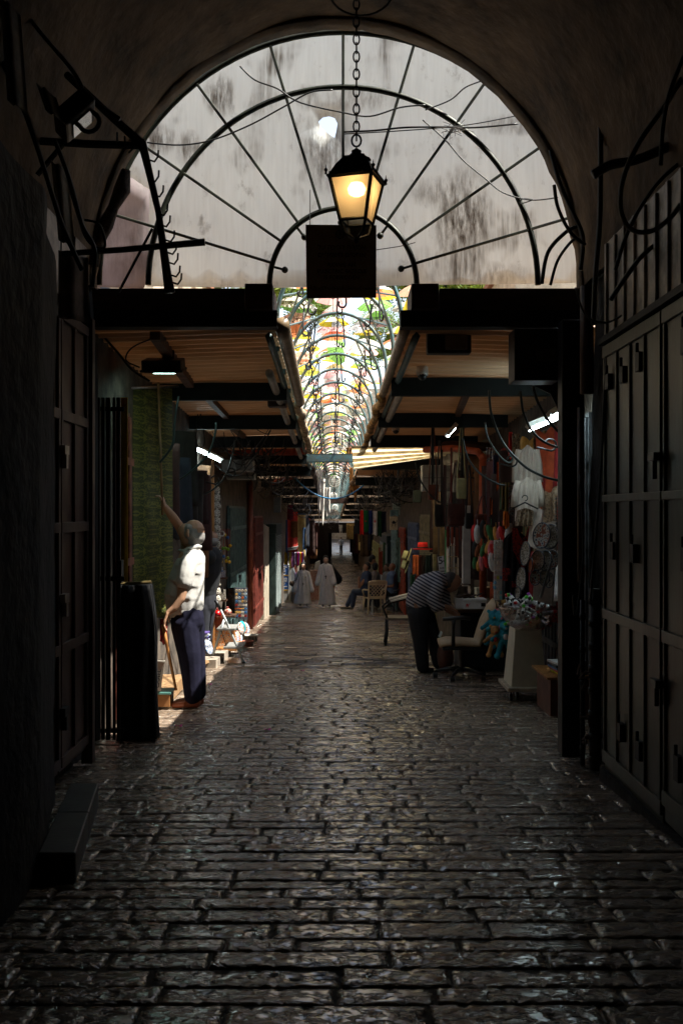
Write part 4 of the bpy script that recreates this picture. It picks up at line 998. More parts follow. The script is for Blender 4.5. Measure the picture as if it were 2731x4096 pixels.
q = MB(); b_ = MB()
def pier(u, v):
    y = 5.42 - 3.4 * u; x = -1.555 + (.33 * min(1, u / .39)) + .06 * max(0, u - .39); z = -.5 + 3.1 * v
    return Vector((x + .025 * mnoise.noise(Vector((1, y * 2, z * 1.5))) + .004 * mnoise.noise(Vector((1, y * 11, z * 9))), y, z))
q.grid(pier, 60, 60); vs_ = [Vector((-1.9, 5.42, -.5)), Vector((-1.555, 5.42, -.5)), Vector((-1.555, 5.42, 2.6)), Vector((-1.9, 5.42, 2.6))]
q.add(vs_, [(0, 1, 2, 3)]); q.add([Vector((-1.9, 5.42, 2.6)), Vector((-1.555, 5.42, 2.6)), Vector((-1.19, 2, 2.6)), Vector((-1.9, 2, 2.6))], [(0, 1, 2, 3)])
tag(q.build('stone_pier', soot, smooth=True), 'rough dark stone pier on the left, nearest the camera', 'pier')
# ------------------------------------------------------------------ iron rack with hooks, upper left
rk = thing('hook_rack', P(560, 600, 5.6), 'black iron bracket with a row of curled hooks against the bright screen, upper left', 'rack')
RD = 5.4
q = MB(); pts = [P(270, 300, 4.9), P(450, 470, RD), P(570, 575, RD), P(600, 700, RD), P(635, 850, RD), P(655, 1000, RD), P(672, 1120, RD), P(680, 1170, RD)]
q.tube(pts, [.018, .022, .026, .020, .018, .022, .026, .03], 8); q.build('arm', black_iron, rk, smooth=True)
q = MB(); q.tube([P(110, 560, RD), P(340, 575, RD), P(570, 582, RD)], .022, 6); q.tube([P(150, 700, RD), P(300, 520, RD)], .015, 6); q.build('crossbar', black_iron, rk)
q = MB(); q.tube([P(250, 1015, RD), P(500, 998, RD), P(820, 968, RD)], [.016, .017, .020], 6); q.tube([P(475, 1170, RD), P(610, 915, RD)], .008, 5); q.build('lower_bar', black_iron, rk)
for k, (px, py) in enumerate(((598, 640), (600, 720), (618, 780), (635, 855), (645, 900), (662, 960), (670, 1010), (676, 1050), (684, 1100), (690, 1130), (470, 530), (500, 545), (530, 560))):
    q = MB(); a = P(px, py, RD - .02); s_ = -1 if px < 560 else 1
    q.tube([a, a + Vector((.03 * s_, -.01, -.012)), a + Vector((.05 * s_, -.02, .012)), a + Vector((.052 * s_, -.02, .045))] if px > 560 else [a, a + Vector((0, 0, -.05)), a + Vector((-.02, 0, -.07))], .0055, 5); q.build('hook', black_iron, rk)
# big unlit floodlight upper left with coloured reflections
t = thing('floodlight', P(300, 520, 4.9), 'tilted unlit floodlight with colourful reflections in its glass, upper left', 'lamp')
rot = Vector((.69, .17, -.71)).to_track_quat('-Y', 'Z').to_matrix(); c = P(300, 462, 4.9)
q = MB(); q.box(c, (.26, .09, .20), rot); q.build('housing', black_iron, t, bevel=.015)
q = MB(); q.box(c + rot @ Vector((0, -.05, 0)), (.17, .008, .12), rot); q.build('glass', mat('dark_lamp_glass', (.45, .46, .48), .06, 1, var=.1, bump=.15, bscale=25), t)
q = MB(); q.torus(c + Vector((.07, 0, -.03)), .05, .012, n=16); q.tube([c + Vector((-.1, .05, .05)), c + Vector((.05, .1, .12)), c + Vector((.2, .1, .02))], .012, 6); q.build('bracket', black_iron, t)
# insulation roll hanging along the arch, left
q = MB(); pts = [P(505, 680, 6.5), P(490, 760, 6.5), P(455, 830, 6.5), P(425, 900, 6.5), P(395, 980, 6.5), P(372, 1060, 6.5)]; q.tube(pts, [.03, .055, .035, .05, .03, .04], 9)
tag(q.build('rolled_tarp', mat('dusty_tarp', (.13, .10, .085), .9, var=.5, bump=1, bscale=14, bd=.03), smooth=True), 'dusty rolled tarpaulin hanging along the left side of the arch', 'tarpaulin')
# hanging sheets at far upper left
for i, (x0, x1, y0, y1, D, col) in enumerate(((0, 34, -20, 400, 4.2, '7a756e'), (146, 186, 330, 440, 4.6, '7a766e'), (205, 238, 640, 960, 5.1, '8a847c'), (235, 325, 1000, 1270, 5.6, '8a7a70'))):
    a = P(x0, y0, D); c = P(x1, y1, D); q = MB()
    q.grid(lambda u, v: Vector((a.x + (c.x - a.x) * u + (c.x - a.x) * .9 * v * (1 if i < 3 else 0), D + .03 * math.sin(u * 9) + .15 * u, a.z + (c.z - a.z) * v)), 8, 10, thick=(0, .003, 0))
    tag(q.build('hanging_sheet', cm(col, .8, var=.4), smooth=True), ('long pale torn sheet hanging at the upper left corner', 'small grey flap behind the upper left floodlight', 'grey draped sheet below the iron bracket, left', 'pinkish grey sheet just over the brown door')[i], 'sheet')

# ------------------------------------------------------------------ cables near the camera
rc = random.Random(21)
def cable(pts, r, label, m=cable_m, n=6, name='cable'):
    P_ = [Vector(p) for p in pts]
    out = []
    k = len(P_)
    for i in range(k - 1):
        p0 = P_[max(0, i - 1)]; p1 = P_[i]; p2 = P_[i + 1]; p3 = P_[min(k - 1, i + 2)]
        for j in range(6):
            t_ = j / 6; out.append(.5 * ((2 * p1) + (p2 - p0) * t_ + (2 * p0 - 5 * p1 + 4 * p2 - p3) * t_ * t_ + (3 * p1 - p0 - 3 * p2 + p3) * t_ ** 3))
    out.append(P_[-1]); q = MB(); q.tube(out, r, n); return tag(q.build(name, m, smooth=True), label, 'cable')
def pc(lst, D, r, label, m=cable_m): return cable([P(x, y, D) for x, y in lst], r, label, m)
pc([(2731, 300), (2660, 420), (2560, 560), (2495, 700), (2480, 830), (2520, 915), (2600, 925), (2680, 870), (2731, 800)], 4.6, .012, 'thick grey cable looping in the upper right corner', grey_cable)
pc([(2731, 230), (2680, 360), (2650, 500), (2640, 660)], 4.4, .010, 'thick black cable running down the upper right corner')
pc([(2731, 560), (2640, 600), (2540, 640), (2440, 660), (2370, 700)], 4.9, .024, 'heavy black cable bundle crossing the upper right wall')
pc([(2731, 640), (2640, 720), (2560, 830), (2500, 950), (2460, 1080)], 4.8, .010, 'black cable curving under the pale panel, upper right')
pc([(2731, 930), (2650, 960), (2570, 1020), (2500, 1110), (2440, 1200)], 5.0, .012, 'diagonal black bar-like cable at the right edge')
pc([(2400, 480), (2400, 700), (2396, 900), (2380, 1100), (2372, 1300)], 5.8, .016, 'straight dark conduit rising beside the arch on the right')
pc([(2200, 600), (2240, 740), (2290, 850), (2330, 950), (2320, 1080)], 6.4, .014, 'black cable following the right side of the arch, inner')
pc([(2215, 740), (2230, 830), (2280, 930), (2340, 980)], 6.35, .012, 'black cable loop at the right side of the arch, lower')
pc([(2165, 1135), (2190, 1010), (2260, 930), (2310, 905)], 6.5, .013, 'black cable arching up from the right lintel, inner')
pc([(2200, 1140), (2230, 1040), (2290, 960), (2320, 960)], 6.5, .010, 'black cable arching up from the right lintel, outer')
pc([(2300, 1150), (2340, 1260), (2420, 1290), (2500, 1250), (2580, 1170)], 5.6, .006, 'thin pale wire sagging over the green doors', grey_cable)
pc([(2450, 1200), (2420, 1500), (2400, 1900), (2360, 2400)], 5.9, .008, 'thin black cable running down between pipes and green door')
pc([(2290, 2380), (2296, 2460), (2310, 2420), (2330, 2200), (2318, 1900)], 6.3, .006, 'black cable loop hanging beside the thin brown pipe')
pc([(60, 0), (180, 150), (290, 280), (330, 350)], 4.8, .010, 'black cable slanting down the upper left corner', grey_cable)
pc([(0, 230), (90, 420), (160, 620), (250, 900), (330, 1080)], 4.7, .012, 'long black cable down the left wall by the bracket')
pc([(220, 560), (280, 720), (330, 900), (380, 1000), (370, 1150)], 5.2, .012, 'black cable bundle below the bracket, left', cable_m)
pc([(250, 640), (300, 820), (350, 960), (420, 990), (400, 900), (340, 880)], 5.3, .007, 'thin cable with a loop below the bracket, left')
pc([(590, 570), (720, 580), (850, 560), (1000, 500), (1130, 430), (1240, 370), (1330, 360)], 7.0, .006, 'thin wire strung across the left half of the grille')
pc([(960, 265), (1020, 320), (1110, 355), (1200, 410), (1370, 450), (1480, 465), (1600, 430), (1700, 420)], 7.0, .006, 'thin wire dipping across the top of the grille')
pc([(1375, 528), (1500, 522), (1620, 510), (1760, 508), (1900, 510), (2070, 495)], 7.02, .007, 'pair-like straight wire across the right half of the grille')
pc([(1375, 536), (1560, 526), (1750, 512), (1900, 495), (2080, 460)], 7.02, .004, 'second thinner wire just under the straight one')
pc([(1700, 440), (1800, 400), (1860, 350), (1930, 322)], 7.02, .005, 'short wire rising at the upper right of the grille')
pc([(1690, 480), (1780, 560), (1850, 640), (1940, 715), (2010, 770), (2120, 800), (2230, 790)], 7.02, .005, 'wire slanting down the right half of the grille with a curl')
pc([(2130, 800), (2080, 815), (2090, 795), (2130, 798)], 7.02, .004, 'small wire curl on the right half of the grille')
pc([(1500, 1000), (1600, 985), (1660, 970)], 7.0, .003, 'short thin wire right of the notice board')
q = MB(); rt = random.Random(2); c = P(1812, 515, 7.0)
for _ in range(40):
    a = c + Vector((rt.gauss(0, .03), rt.gauss(0, .01), rt.gauss(0, .016))); q.tube([a, a + Vector((rt.gauss(0, .04), 0, rt.gauss(0, .025)))], .002, 3)
tag(q.build('bird_nest', mat('dark_twigs', (.03, .022, .016), .9)), 'dark twiggy bird nest on the middle arc of the grille', 'nest')

# ------------------------------------------------------------------ left of the mouth: folding gate, yellow strip, cloths
fg = thing('folding_gate', P(430, 2970, 7.05), 'folded black metal gate bars at the left of the passage mouth', 'gate')
for k, (px, w_, D) in enumerate(((388, 22, 6.95), (412, 12, 7.0), (432, 16, 7.05), (456, 10, 7.1), (474, 14, 7.15))):
    q = MB(); a = P(px - w_ / 2, 1590, D); c = P(px + w_ / 2, 2960, D); q.bbox((a.x, D, c.z), (c.x, D + .03, a.z)); q.build('bar', black_iron, fg)
q = MB()
for py in (1620, 2310, 2930): a = P(380, py, 6.96); c = P(482, py + 18, 6.96); q.bbox((a.x, 7.08, c.z), (c.x, 7.09, a.z))
q.build('rail', black_iron, fg)
q = MB(); a = P(474, 2240, 7.15); c = P(492, 2330, 7.15); q.bbox((a.x, 7.1, c.z), (c.x, 7.18, a.z)); q.build('lock', black_iron, fg)
q = MB(); q.tube([P(350, 1150, 6.85), P(375, 1500, 6.9), P(380, 2960, 6.9)], .03, 6); tag(q.build('steel_post', black_iron), 'thin black steel post at the left of the passage mouth', 'post')
def cloth(px0, px1, py0, py1, D, m, label, name='hanging_cloth', cat='cloth', fold=.02, nf=4, flare=0, tilt=0, thick=.004):
    a = P(px0, py0, D); c = P(px1, py1, D)
    def fn(u, v):
        wv = math.sin(u * nf * 2 * PI + v * 1.5) * fold * (.3 + .7 * v)
        return Vector((a.x + (c.x - a.x) * (u + flare * v * (u - .5)), D + wv + tilt * u, a.z + (c.z - a.z) * v))
    q = MB(); q.grid(fn, max(10, nf * 8), 14, thick=(0, thick, 0)); return tag(q.build(name, m, smooth=True), label, cat)
cloth(479, 512, 1590, 2335, 7.7, cm('b8920c', .8, var=.2), 'narrow mustard yellow cloth strip beside the folded gate', fold=.005, nf=1)
def damask():
    m = bpy.data.materials.new('green_damask'); m.use_nodes = True; nt = m.node_tree; N = nt.nodes; L = nt.links; b = N['Principled BSDF']
    tc = N.new('ShaderNodeTexCoord'); sx = N.new('ShaderNodeSeparateXYZ'); L.new(tc.outputs['Object'], sx.inputs[0])
    def M_(op, a, c=None):
        n = N.new('ShaderNodeMath'); n.operation = op
        for i, q_ in enumerate((a, c)):
            if q_ is None: continue
            if isinstance(q_, (int, float)): n.inputs[i].default_value = q_
            else: L.new(q_, n.inputs[i])
        return n.outputs[0]
    u = M_('PINGPONG', sx.outputs[0], .085); v = M_('FRACT', M_('DIVIDE', sx.outputs[2], .34)); row = M_('PINGPONG', sx.outputs[2], .17)
    cb = N.new('ShaderNodeCombineXYZ'); L.new(u, cb.inputs[0]); L.new(row, cb.inputs[2]); 
    n1 = N.new('ShaderNodeTexNoise'); n1.inputs['Scale'].default_value = 40; n1.inputs['Detail'].default_value = 2; n1.inputs['Distortion'].default_value = 1.6; L.new(cb.outputs[0], n1.inputs['Vector'])
    wv = N.new('ShaderNodeTexWave'); wv.wave_type = 'RINGS'; wv.inputs['Scale'].default_value = 9; wv.inputs['Distortion'].default_value = 6; wv.inputs['Detail'].default_value = 1; L.new(cb.outputs[0], wv.inputs['Vector'])
    f = M_('GREATER_THAN', n1.outputs['Fac'], .51)
    mx = N.new('ShaderNodeMix'); mx.data_type = 'RGBA'; mx.inputs['A'].default_value = (.045, .06, .012, 1); mx.inputs['B'].default_value = (.17, .17, .03, 1); L.new(f, mx.inputs['Factor'])
    L.new(mx.outputs['Result'], b.inputs['Base Color']); b.inputs['Roughness'].default_value = .7; return m
a_, c_ = P(530, 1558, 8.75), P(690, 1552, 9.65); a2, c2 = P(534, 2465, 8.75), P(697, 2476, 9.65)
q = MB(); q.grid(lambda u, v: a_.lerp(c_, u).lerp(a2.lerp(c2, u), v) + Vector((-.5, 1, 0)) * .02 * math.sin(u * 14) * (.3 + v), 36, 20, thick=(0, .004, 0))
tag(q.build('hanging_cloth', damask(), smooth=True), 'long green damask cloth with floral pattern hanging on the left', 'cloth')
q = MB(); q.cyl(P(522, 1552, 8.7), P(720, 1545, 9.75), .012, n=8); tag(q.build('hanging_rod', chrome, smooth=True), 'thin metal rod from which the green damask cloth hangs', 'rod')
q = MB(); q.cyl(P(634, 1530, 9.0), P(651, 2060, 8.93), .011, n=8); tag(q.build('wooden_pole', wood_tan, smooth=True), 'long wooden pole held up by the man in the white shirt', 'pole')
bc = mat('black_floral_cloth', (.006, .006, .007), .9, var=0, scale=16, bump=.3); nn = bc.node_tree.nodes
for n_ in nn:
    if n_.type == 'MIX': n_.inputs['A'].default_value = (.055, .055, .055, 1); n_.inputs['B'].default_value = (.006, .006, .007, 1)
    if n_.type == 'MAP_RANGE' and n_.outputs[0].links and n_.outputs[0].links[0].to_socket.name == 'Factor': n_.inputs['From Min'].default_value = .28; n_.inputs['From Max'].default_value = .38
t = thing('black_cloth_stand', P(545, 2975, 7.3), 'black floral cloth hanging from a gold bar at the passage mouth, left', 'cloth stand')
a = P(470, 2340, 7.3); c = P(600, 2340, 7.3)
def bcf(u, v):
    x0 = P(474 + 0 * v, 0, 7.3).x + .01 * math.sin(v * 9); x1 = P(598 + 28 * min(1, v * 1.6), 0, 7.3).x + .012 * math.sin(v * 7)
    return Vector((x0 + (x1 - x0) * u, 7.3 + .03 * math.sin(u * 14 + v * 2) - .03, a.z + (g(7.3) + .02 - a.z) * v + .02 * math.sin(u * 6) * v * (1 - v)))
q = MB(); q.grid(bcf, 30, 24, thick=(0, .14, 0)); q.build('cloth', bc, t, smooth=True)
q = MB(); q.tube([P(472, 2336, 7.32), P(606, 2328, 7.32)], .012, 8); q.build('gold_bar', mat('old_brass', (.30, .22, .09), .4, .6, bump=0), t)
q = MB(); q.bbox((P(468, 0, 7.3).x, 7.27, g(7.3) + .003), (P(626, 0, 7.3).x, 7.5, g(7.3) + .018)); q.build('base', black_iron, t)

# ------------------------------------------------------------------ people
skin = mat('skin', (.60, .34, .22), .55, var=.12, bump=.05)
skin_d = mat('tanned_skin', (.30, .15, .09), .5, var=.15, bump=.05)
hair_g = mat('grey_hair', (.32, .30, .28), .8, var=.3, bump=.6, bscale=120)
hair_b = mat('black_hair', (.010, .009, .008), .7, bump=.5, bscale=120)
leather_b = mat('brown_leather_shoe', (.26, .07, .025), .35, var=.2, bump=.1)
leather_k = mat('black_leather', (.012, .011, .010), .35, bump=.1)
class Fig:
    """points are (px, py, dd, r[, k]): seen position, depth offset, radius, depth/width ratio"""
    def __init__(s, D, label, px, py, group=None, z=None):
        s.D = D; s.base = P(px, py, D); s.label = label; s.root = None; s.group = group
    def pt(s, p): return P(p[0], p[1], s.D + p[2])
    def shape(s, chains, n=12, spheres=()):
        b = MB()
        for ch in chains:
            pts = [s.pt(p) for p in ch]
            for i, p in enumerate(ch):
                k = p[4] if len(p) > 4 else 1.0
                b.sph(pts[i], p[3], n, (1, k, 1))
                if i:
                    A, B = pts[i - 1], pts[i]; d = B - A
                    if d.length > 1e-4:
                        t = d.normalized(); u = Vector((0, 1, 0)); u = u - t * u.dot(t)
                        k0 = ch[i - 1][4] if len(ch[i - 1]) > 4 else 1.0
                        if u.length < .3: u = Vector((0, 0, 1)) - t * t.z; k0 = k = 1
                        b.cyl(A, B, ch[i - 1][3], p[3], n, True, u, (k0 + k) / 2)
        for c, r, sc in spheres: b.sph(s.pt(c) if len(c) == 3 and not isinstance(c, Vector) else c, r, n, sc)
        return b
    def part(s, name, m, chains, vox=.012, smooth=4, spheres=(), label=None, extra=None):
        b = s.shape(chains, spheres=spheres)
        if extra: extra(b)
        if s.root is None:
            ob = b.build(name, m, loc=s.base, smooth=True); s.root = ob; tag(ob, s.label, 'person', s.group)
        else: ob = b.build(name, m, s.root, smooth=True)
        r = ob.modifiers.new('remesh', 'REMESH'); r.mode = 'VOXEL'; r.voxel_size = vox; r.use_smooth_shade = True
        if smooth:
            q = ob.modifiers.new('smooth', 'SMOOTH'); q.factor = .5; q.iterations = smooth
        return ob
def head(c, r, fx, fy, up=0, k=.9):
    """chains for head with face towards screen direction fx (px), pitch up"""
    return None
def fingers(b, wrist, d, side, palm_n, s=1.0, curl=.6, thumb=1):
    """hand: palm + four fingers + thumb. d: direction of hand, side: across knuckles, palm_n: palm normal (fingers curl towards it)"""
    d = Vector(d).normalized(); side = Vector(side).normalized(); pn = Vector(palm_n).normalized()
    b.box(wrist + d * .045 * s, (.001, .001, .001)); 
    for k in range(4):
        o = (k - 1.5) * .019 * s; root = wrist + d * .085 * s + side * o; L_ = (.064, .076, .072, .056)[k] * s
        b.cyl(wrist + side * o * .55, root, .015 * s, .0125 * s, 8)
        b.sph(root, .0125 * s, 8); p = root; a = 0; dirv = d
        for j in range(3):
            a += curl * (.55, .75, .6)[j]; dirv = d * math.cos(a) + pn * math.sin(a); q_ = p + dirv * L_ * (.45, .32, .25)[j]
            r0 = (.0092 - .0008 * j) * s; b.cyl(p, q_, r0, r0 * .92, 8); b.sph(q_, r0 * .95, 8); p = q_
    r0 = wrist + d * .025 * s - side * .022 * s * thumb; t1 = r0 + (d * .6 - side * .8 * thumb + pn * .3).normalized() * .045 * s; t2 = t1 + (d * .8 - side * .1 * thumb + pn * .55).normalized() * .035 * s
    b.sph(r0, .015 * s, 8); b.cyl(r0, t1, .014 * s, .010 * s, 8); b.sph(t1, .0105 * s, 8); b.cyl(t1, t2, .010 * s, .008 * s, 8); b.sph(t2, .0085 * s, 8)

skin_w = mat('weathered_skin', (.46, .26, .16), .5, var=.12, bump=.05)
# --- man in the white polo shirt (profile, looking up, pole in raised hand)
F = Fig(9.05, 'elderly bald man in white polo shirt and navy trousers raising a pole with one arm', 740, 2826)
def hands1(b):
    fingers(b, P(660, 2026, 8.98), P(647, 1985, 8.95) - P(660, 2026, 8.98), (.2, 1, 0), (-1, .1, -.1), .95, 1.15, -1)
    fingers(b, P(672, 2452, 8.80), P(652, 2512, 8.80) - P(672, 2452, 8.80), (0, -1, .1), (1, 0, -.4), 1.0, .5)
F.part('person', skin_w, [
    # head: cranium, face, neck
    [(776, 2122, 0, .098, .80), (770, 2132, 0, .098, .80)], [(742, 2124, 0, .070, .85), (752, 2158, 0, .058, .9), (738, 2168, 0, .026)],
    [(770, 2150, 0, .066, .9), (775, 2200, .01, .058), (762, 2235, .02, .065)],
    [(727, 2132, 0, .017), (717, 2138, 0, .011)], [(733, 2112, 0, .030, 1.6)],           # nose, brow
    [(730, 2152, 0, .014, 1.5)],
    # torso, hips and legs inside the clothes
    [(755, 2240, 0, .10, 1.4), (735, 2330, 0, .12, 1.2), (740, 2440, 0, .12, 1.2)],
    [(745, 2440, -.07, .07), (760, 2620, -.07, .055), (765, 2770, -.07, .045), (755, 2800, -.07, .045)],
    [(770, 2440, .08, .07), (775, 2620, .08, .055), (785, 2760, .08, .045), (778, 2795, .08, .045)],
    # raised far arm
    [(765, 2222, .16, .06), (738, 2140, .14, .050), (720, 2108, .12, .044), (690, 2066, .03, .042), (663, 2030, -.06, .029)],
    # hanging near arm
    [(745, 2270, -.19, .055), (732, 2360, -.22, .045), (724, 2392, -.23, .041), (700, 2430, -.24, .036), (673, 2452 + 0, -.25, .026)],
], vox=.0065, smooth=3, extra=hands1)
F.part('ear', skin_w, [[(752, 2120, -.077, .013), (750, 2134, -.079, .016), (754, 2144, -.077, .009)]], vox=.005, smooth=1)
F.part('hair', hair_g, [[(770, 2128, 0, .101, .84), (783, 2145, 0, .088, .88), (775, 2162, 0, .07, .98)], [(755, 2112, -.05, .035), (757, 2128, -.062, .022)]], vox=.008)
shirt = mat('white_polo_cotton', (.50, .49, .46), .85, var=.06, bump=.5, bscale=9, bd=.02)
F.part('polo_shirt', shirt, [
    [(770, 2205, .01, .068, 1.1), (762, 2222, .01, .085, 1.5)],
    [(772, 2240, 0, .115, 1.65), (758, 2275, 0, .145, 1.42), (742, 2330, 0, .163, 1.18), (733, 2385, 0, .175, 1.08), (738, 2430, 0, .165, 1.08)],
    [(790, 2260, .0, .07, 1.8), (782, 2340, .0, .08, 1.6), (778, 2425, 0, .085, 1.5)],
    [(752, 2252, -.17, .080), (743, 2300, -.20, .080), (738, 2326, -.21, .078)],     # near sleeve
    [(770, 2230, .17, .08), (752, 2185, .17, .072)],
], vox=.009, smooth=5)
F.part('collar', shirt, [[(742, 2208, -.06, .018), (765, 2192, -.085, .02), (792, 2185, -.05, .02), (800, 2186, .03, .02)], [(742, 2208, -.06, .018), (722, 2200, -.01, .014), (716, 2204, .03, .014)]], vox=.007, smooth=2)
trs = mat('navy_trousers', (.009, .009, .022), .9, var=.15, spec=.15, bump=.5, bscale=7, bd=.02)
F.part('trousers', trs, [
    [(745, 2440, 0, .150, 1.15), (752, 2480, 0, .150, 1.15)],
    [(738, 2500, -.07, .125), (757, 2610, -.08, .108), (765, 2700, -.08, .088), (772, 2785, -.08, .080)],
    [(768, 2500, .08, .12), (778, 2610, .09, .10), (790, 2700, .09, .080), (793, 2770, .09, .075)],
    [(740, 2480, -.02, .13, 1.2), (745, 2540, -.02, .12, 1.3)]], vox=.009, smooth=6)
for px, py, dd, nm in ((742, 2812, -.08, 0), (755, 2804, .10, 1)):
    F.part('shoe', leather_b, [[(px + 45, py, dd, .042, 1.0), (px, py + 1, dd, .043, 1.1), (px - 45, py + 6, dd, .032, 1.35)], [(px + 40, py - 14, dd, .04)]], vox=.008, smooth=3)
# stick held low
q = MB(); q.tube([P(652, 2500, 8.80), P(676, 2620, 8.9), P(705, 2760, 9.0)], [.016, .015, .012], 8); tag(q.build('wooden_stick', orange_wood, smooth=True), 'wooden stick held low in the hand of the man in the white shirt', 'stick')

# --- man in black T-shirt behind, reaching up
F = Fig(13.55, 'balding man in black T-shirt and dark jeans reaching up beside the plates', 812, 2622)
F.part('person', skin_d, [
    [(846, 2152, 0, .095, .85), (842, 2160, 0, .092, .85)], [(828, 2160, 0, .06), (832, 2172, 0, .05)], [(846, 2172, 0, .06), (848, 2200, 0, .06)],
    [(845, 2215, 0, .11, 1.3), (830, 2290, 0, .12, 1.2), (825, 2350, 0, .13, 1.2)], [(815, 2350, -.08, .08), (812, 2480, -.08, .06), (812, 2610, -.08, .05)], [(835, 2350, .08, .08), (830, 2480, .08, .06), (826, 2600, .08, .05)],
    [(838, 2222, -.18, .05), (806, 2180, -.2, .045), (800, 2160, -.2, .04), (775, 2110, -.2, .03), (765, 2095, -.2, .028), (760, 2085, -.2, .03)],
    [(838, 2222, .2, .05), (806, 2170, .2, .045), (790, 2120, .2, .03)]], vox=.012)
F.part('hair', hair_g, [[(850, 2164, 0, .088, 1.02), (840, 2160, -.01, .08, 1.05)]], vox=.012)
blk = mat('black_cotton', (.010, .012, .016), .85, var=.1, bump=.3, bscale=10, bd=.02)
F.part('t_shirt', blk, [[(848, 2205, 0, .08, 1.2), (848, 2225, 0, .14, 1.5), (838, 2290, 0, .165, 1.3), (825, 2350, 0, .155, 1.2), (822, 2372, 0, .15, 1.2)], [(840, 2230, -.2, .085), (812, 2195, -.21, .07)], [(862, 2235, .0, .10, 1.7), (856, 2280, 0, .09, 1.7)]], vox=.013)
F.part('jeans', mat('dark_jeans', (.012, .014, .022), .8, var=.2), [[(822, 2375, 0, .15, 1.15), (824, 2420, 0, .15, 1.15)], [(812, 2430, -.08, .11), (812, 2500, -.08, .09), (812, 2600, -.08, .075)], [(832, 2430, .08, .11), (828, 2500, .08, .09), (826, 2592, .08, .075)]], vox=.013)
for dd in (-.08, .08): F.part('shoe', leather_k, [[(815, 2612, dd, .045), (795, 2616, dd, .036, 1.3)]], vox=.012)

# --- stooping man in striped shirt
F = Fig(12.1, 'grey-haired man in striped shirt stooping over the stall counter', 1690, 2686)
def hands2(b):
    fingers(b, P(1800, 2430, 11.95), P(1836, 2452, 11.95) - P(1800, 2430, 11.95), (.3, -1, 0), (0, -.1, -1), 1.0, .7)
F.part('person', skin_d, [
    [(1812, 2325, 0, .098, .82), (1802, 2322, 0, .098, .82)], [(1802, 2345, 0, .066, .9), (1814, 2352, 0, .045), (1800, 2360, 0, .032)], [(1822, 2342, 0, .02), (1830, 2350, 0, .012)],
    [(1780, 2330, 0, .065), (1755, 2320, 0, .075)],
    [(1745, 2320, 0, .10, 1.3), (1700, 2340, 0, .11, 1.3), (1670, 2400, 0, .12, 1.2)],
    [(1668, 2400, -.09, .09), (1680, 2540, -.09, .07), (1695, 2660, -.09, .05)], [(1700, 2400, .09, .09), (1730, 2540, .09, .07), (1745, 2640, .09, .05)],
    [(1740, 2345, -.18, .06), (1730, 2400, -.2, .05), (1738, 2425, -.2, .045), (1770, 2425, -.18, .036), (1800, 2430, -.15, .027)],
    [(1770, 2350, .18, .06), (1775, 2400, .16, .045), (1790, 2440, .12, .036), (1815, 2455, .02, .028), (1830, 2462, -.03, .03)]], vox=.009, extra=hands2)
F.part('hair', mat('salt_pepper_hair', (.07, .06, .055), .8, bump=.6, bscale=120), [[(1800, 2318, 0, .099, .86), (1793, 2328, 0, .088, .92)]], vox=.011)
F.part('ear', skin_d, [[(1784, 2330, -.08, .014), (1783, 2340, -.082, .014)]], vox=.007, smooth=1)
def striped(name, c1, c2, w_, ax):
    m = bpy.data.materials.new(name); m.use_nodes = True; nt = m.node_tree; N = nt.nodes; L = nt.links
    tc = N.new('ShaderNodeTexCoord'); mp = N.new('ShaderNodeMapping'); mp.inputs['Rotation'].default_value = ax; L.new(tc.outputs['Object'], mp.inputs['Vector'])
    wv = N.new('ShaderNodeTexWave'); wv.inputs['Scale'].default_value = w_; wv.inputs['Distortion'].default_value = 1.2; wv.inputs['Detail'].default_value = 1; wv.inputs['Detail Scale'].default_value = .6; wv.bands_direction = 'X'
    L.new(mp.outputs[0], wv.inputs['Vector']); r = N.new('ShaderNodeMath'); r.operation = 'GREATER_THAN'; r.inputs[1].default_value = .5; L.new(wv.outputs['Fac'], r.inputs[0])
    mx = N.new('ShaderNodeMix'); mx.data_type = 'RGBA'; mx.inputs['A'].default_value = (*c1, 1); mx.inputs['B'].default_value = (*c2, 1); L.new(r.outputs[0], mx.inputs['Factor']); L.new(mx.outputs['Result'], N['Principled BSDF'].inputs['Base Color']); N['Principled BSDF'].inputs['Roughness'].default_value = .85
    return m
F.part('striped_shirt', striped('striped_shirt', (.025, .025, .045), (.36, .34, .36), 8.5, (0, R(62), 0)), [
    [(1768, 2322, 0, .085, 1.2), (1745, 2325, 0, .13, 1.55), (1705, 2345, 0, .155, 1.4), (1680, 2385, 0, .16, 1.25), (1672, 2412, 0, .155, 1.2)],
    [(1748, 2350, -.18, .085), (1732, 2400, -.2, .080), (1742, 2424, -.2, .072), (1762, 2426, -.19, .055)],
    [(1770, 2350, .18, .085), (1778, 2400, .17, .07), (1790, 2432, .13, .055)], [(1730, 2350, 0, .13, 1.2), (1720, 2390, 0, .14, 1.2)]], vox=.012)
F.part('collar', cm('3a4a66', .8), [[(1782, 2308, -.05, .016), (1780, 2330, -.07, .018), (1784, 2350, -.04, .014)]], vox=.008, smooth=1)
F.part('trousers', mat('black_trousers', (.008, .008, .011), .8), [[(1672, 2420, 0, .155, 1.15), (1678, 2450, 0, .155, 1.15)], [(1668, 2460, -.09, .12), (1680, 2560, -.09, .095), (1690, 2668, -.09, .078)], [(1700, 2460, .09, .12), (1735, 2560, .09, .092), (1752, 2652, .09, .074)]], vox=.012, smooth=6)
for px, dd, py in ((1696, -.09, 2678), (1762, .09, 2658)): F.part('shoe', leather_k, [[(px - 8, py, dd, .042), (px + 32, py + 3, dd, .034, 1.3)]], vox=.01)

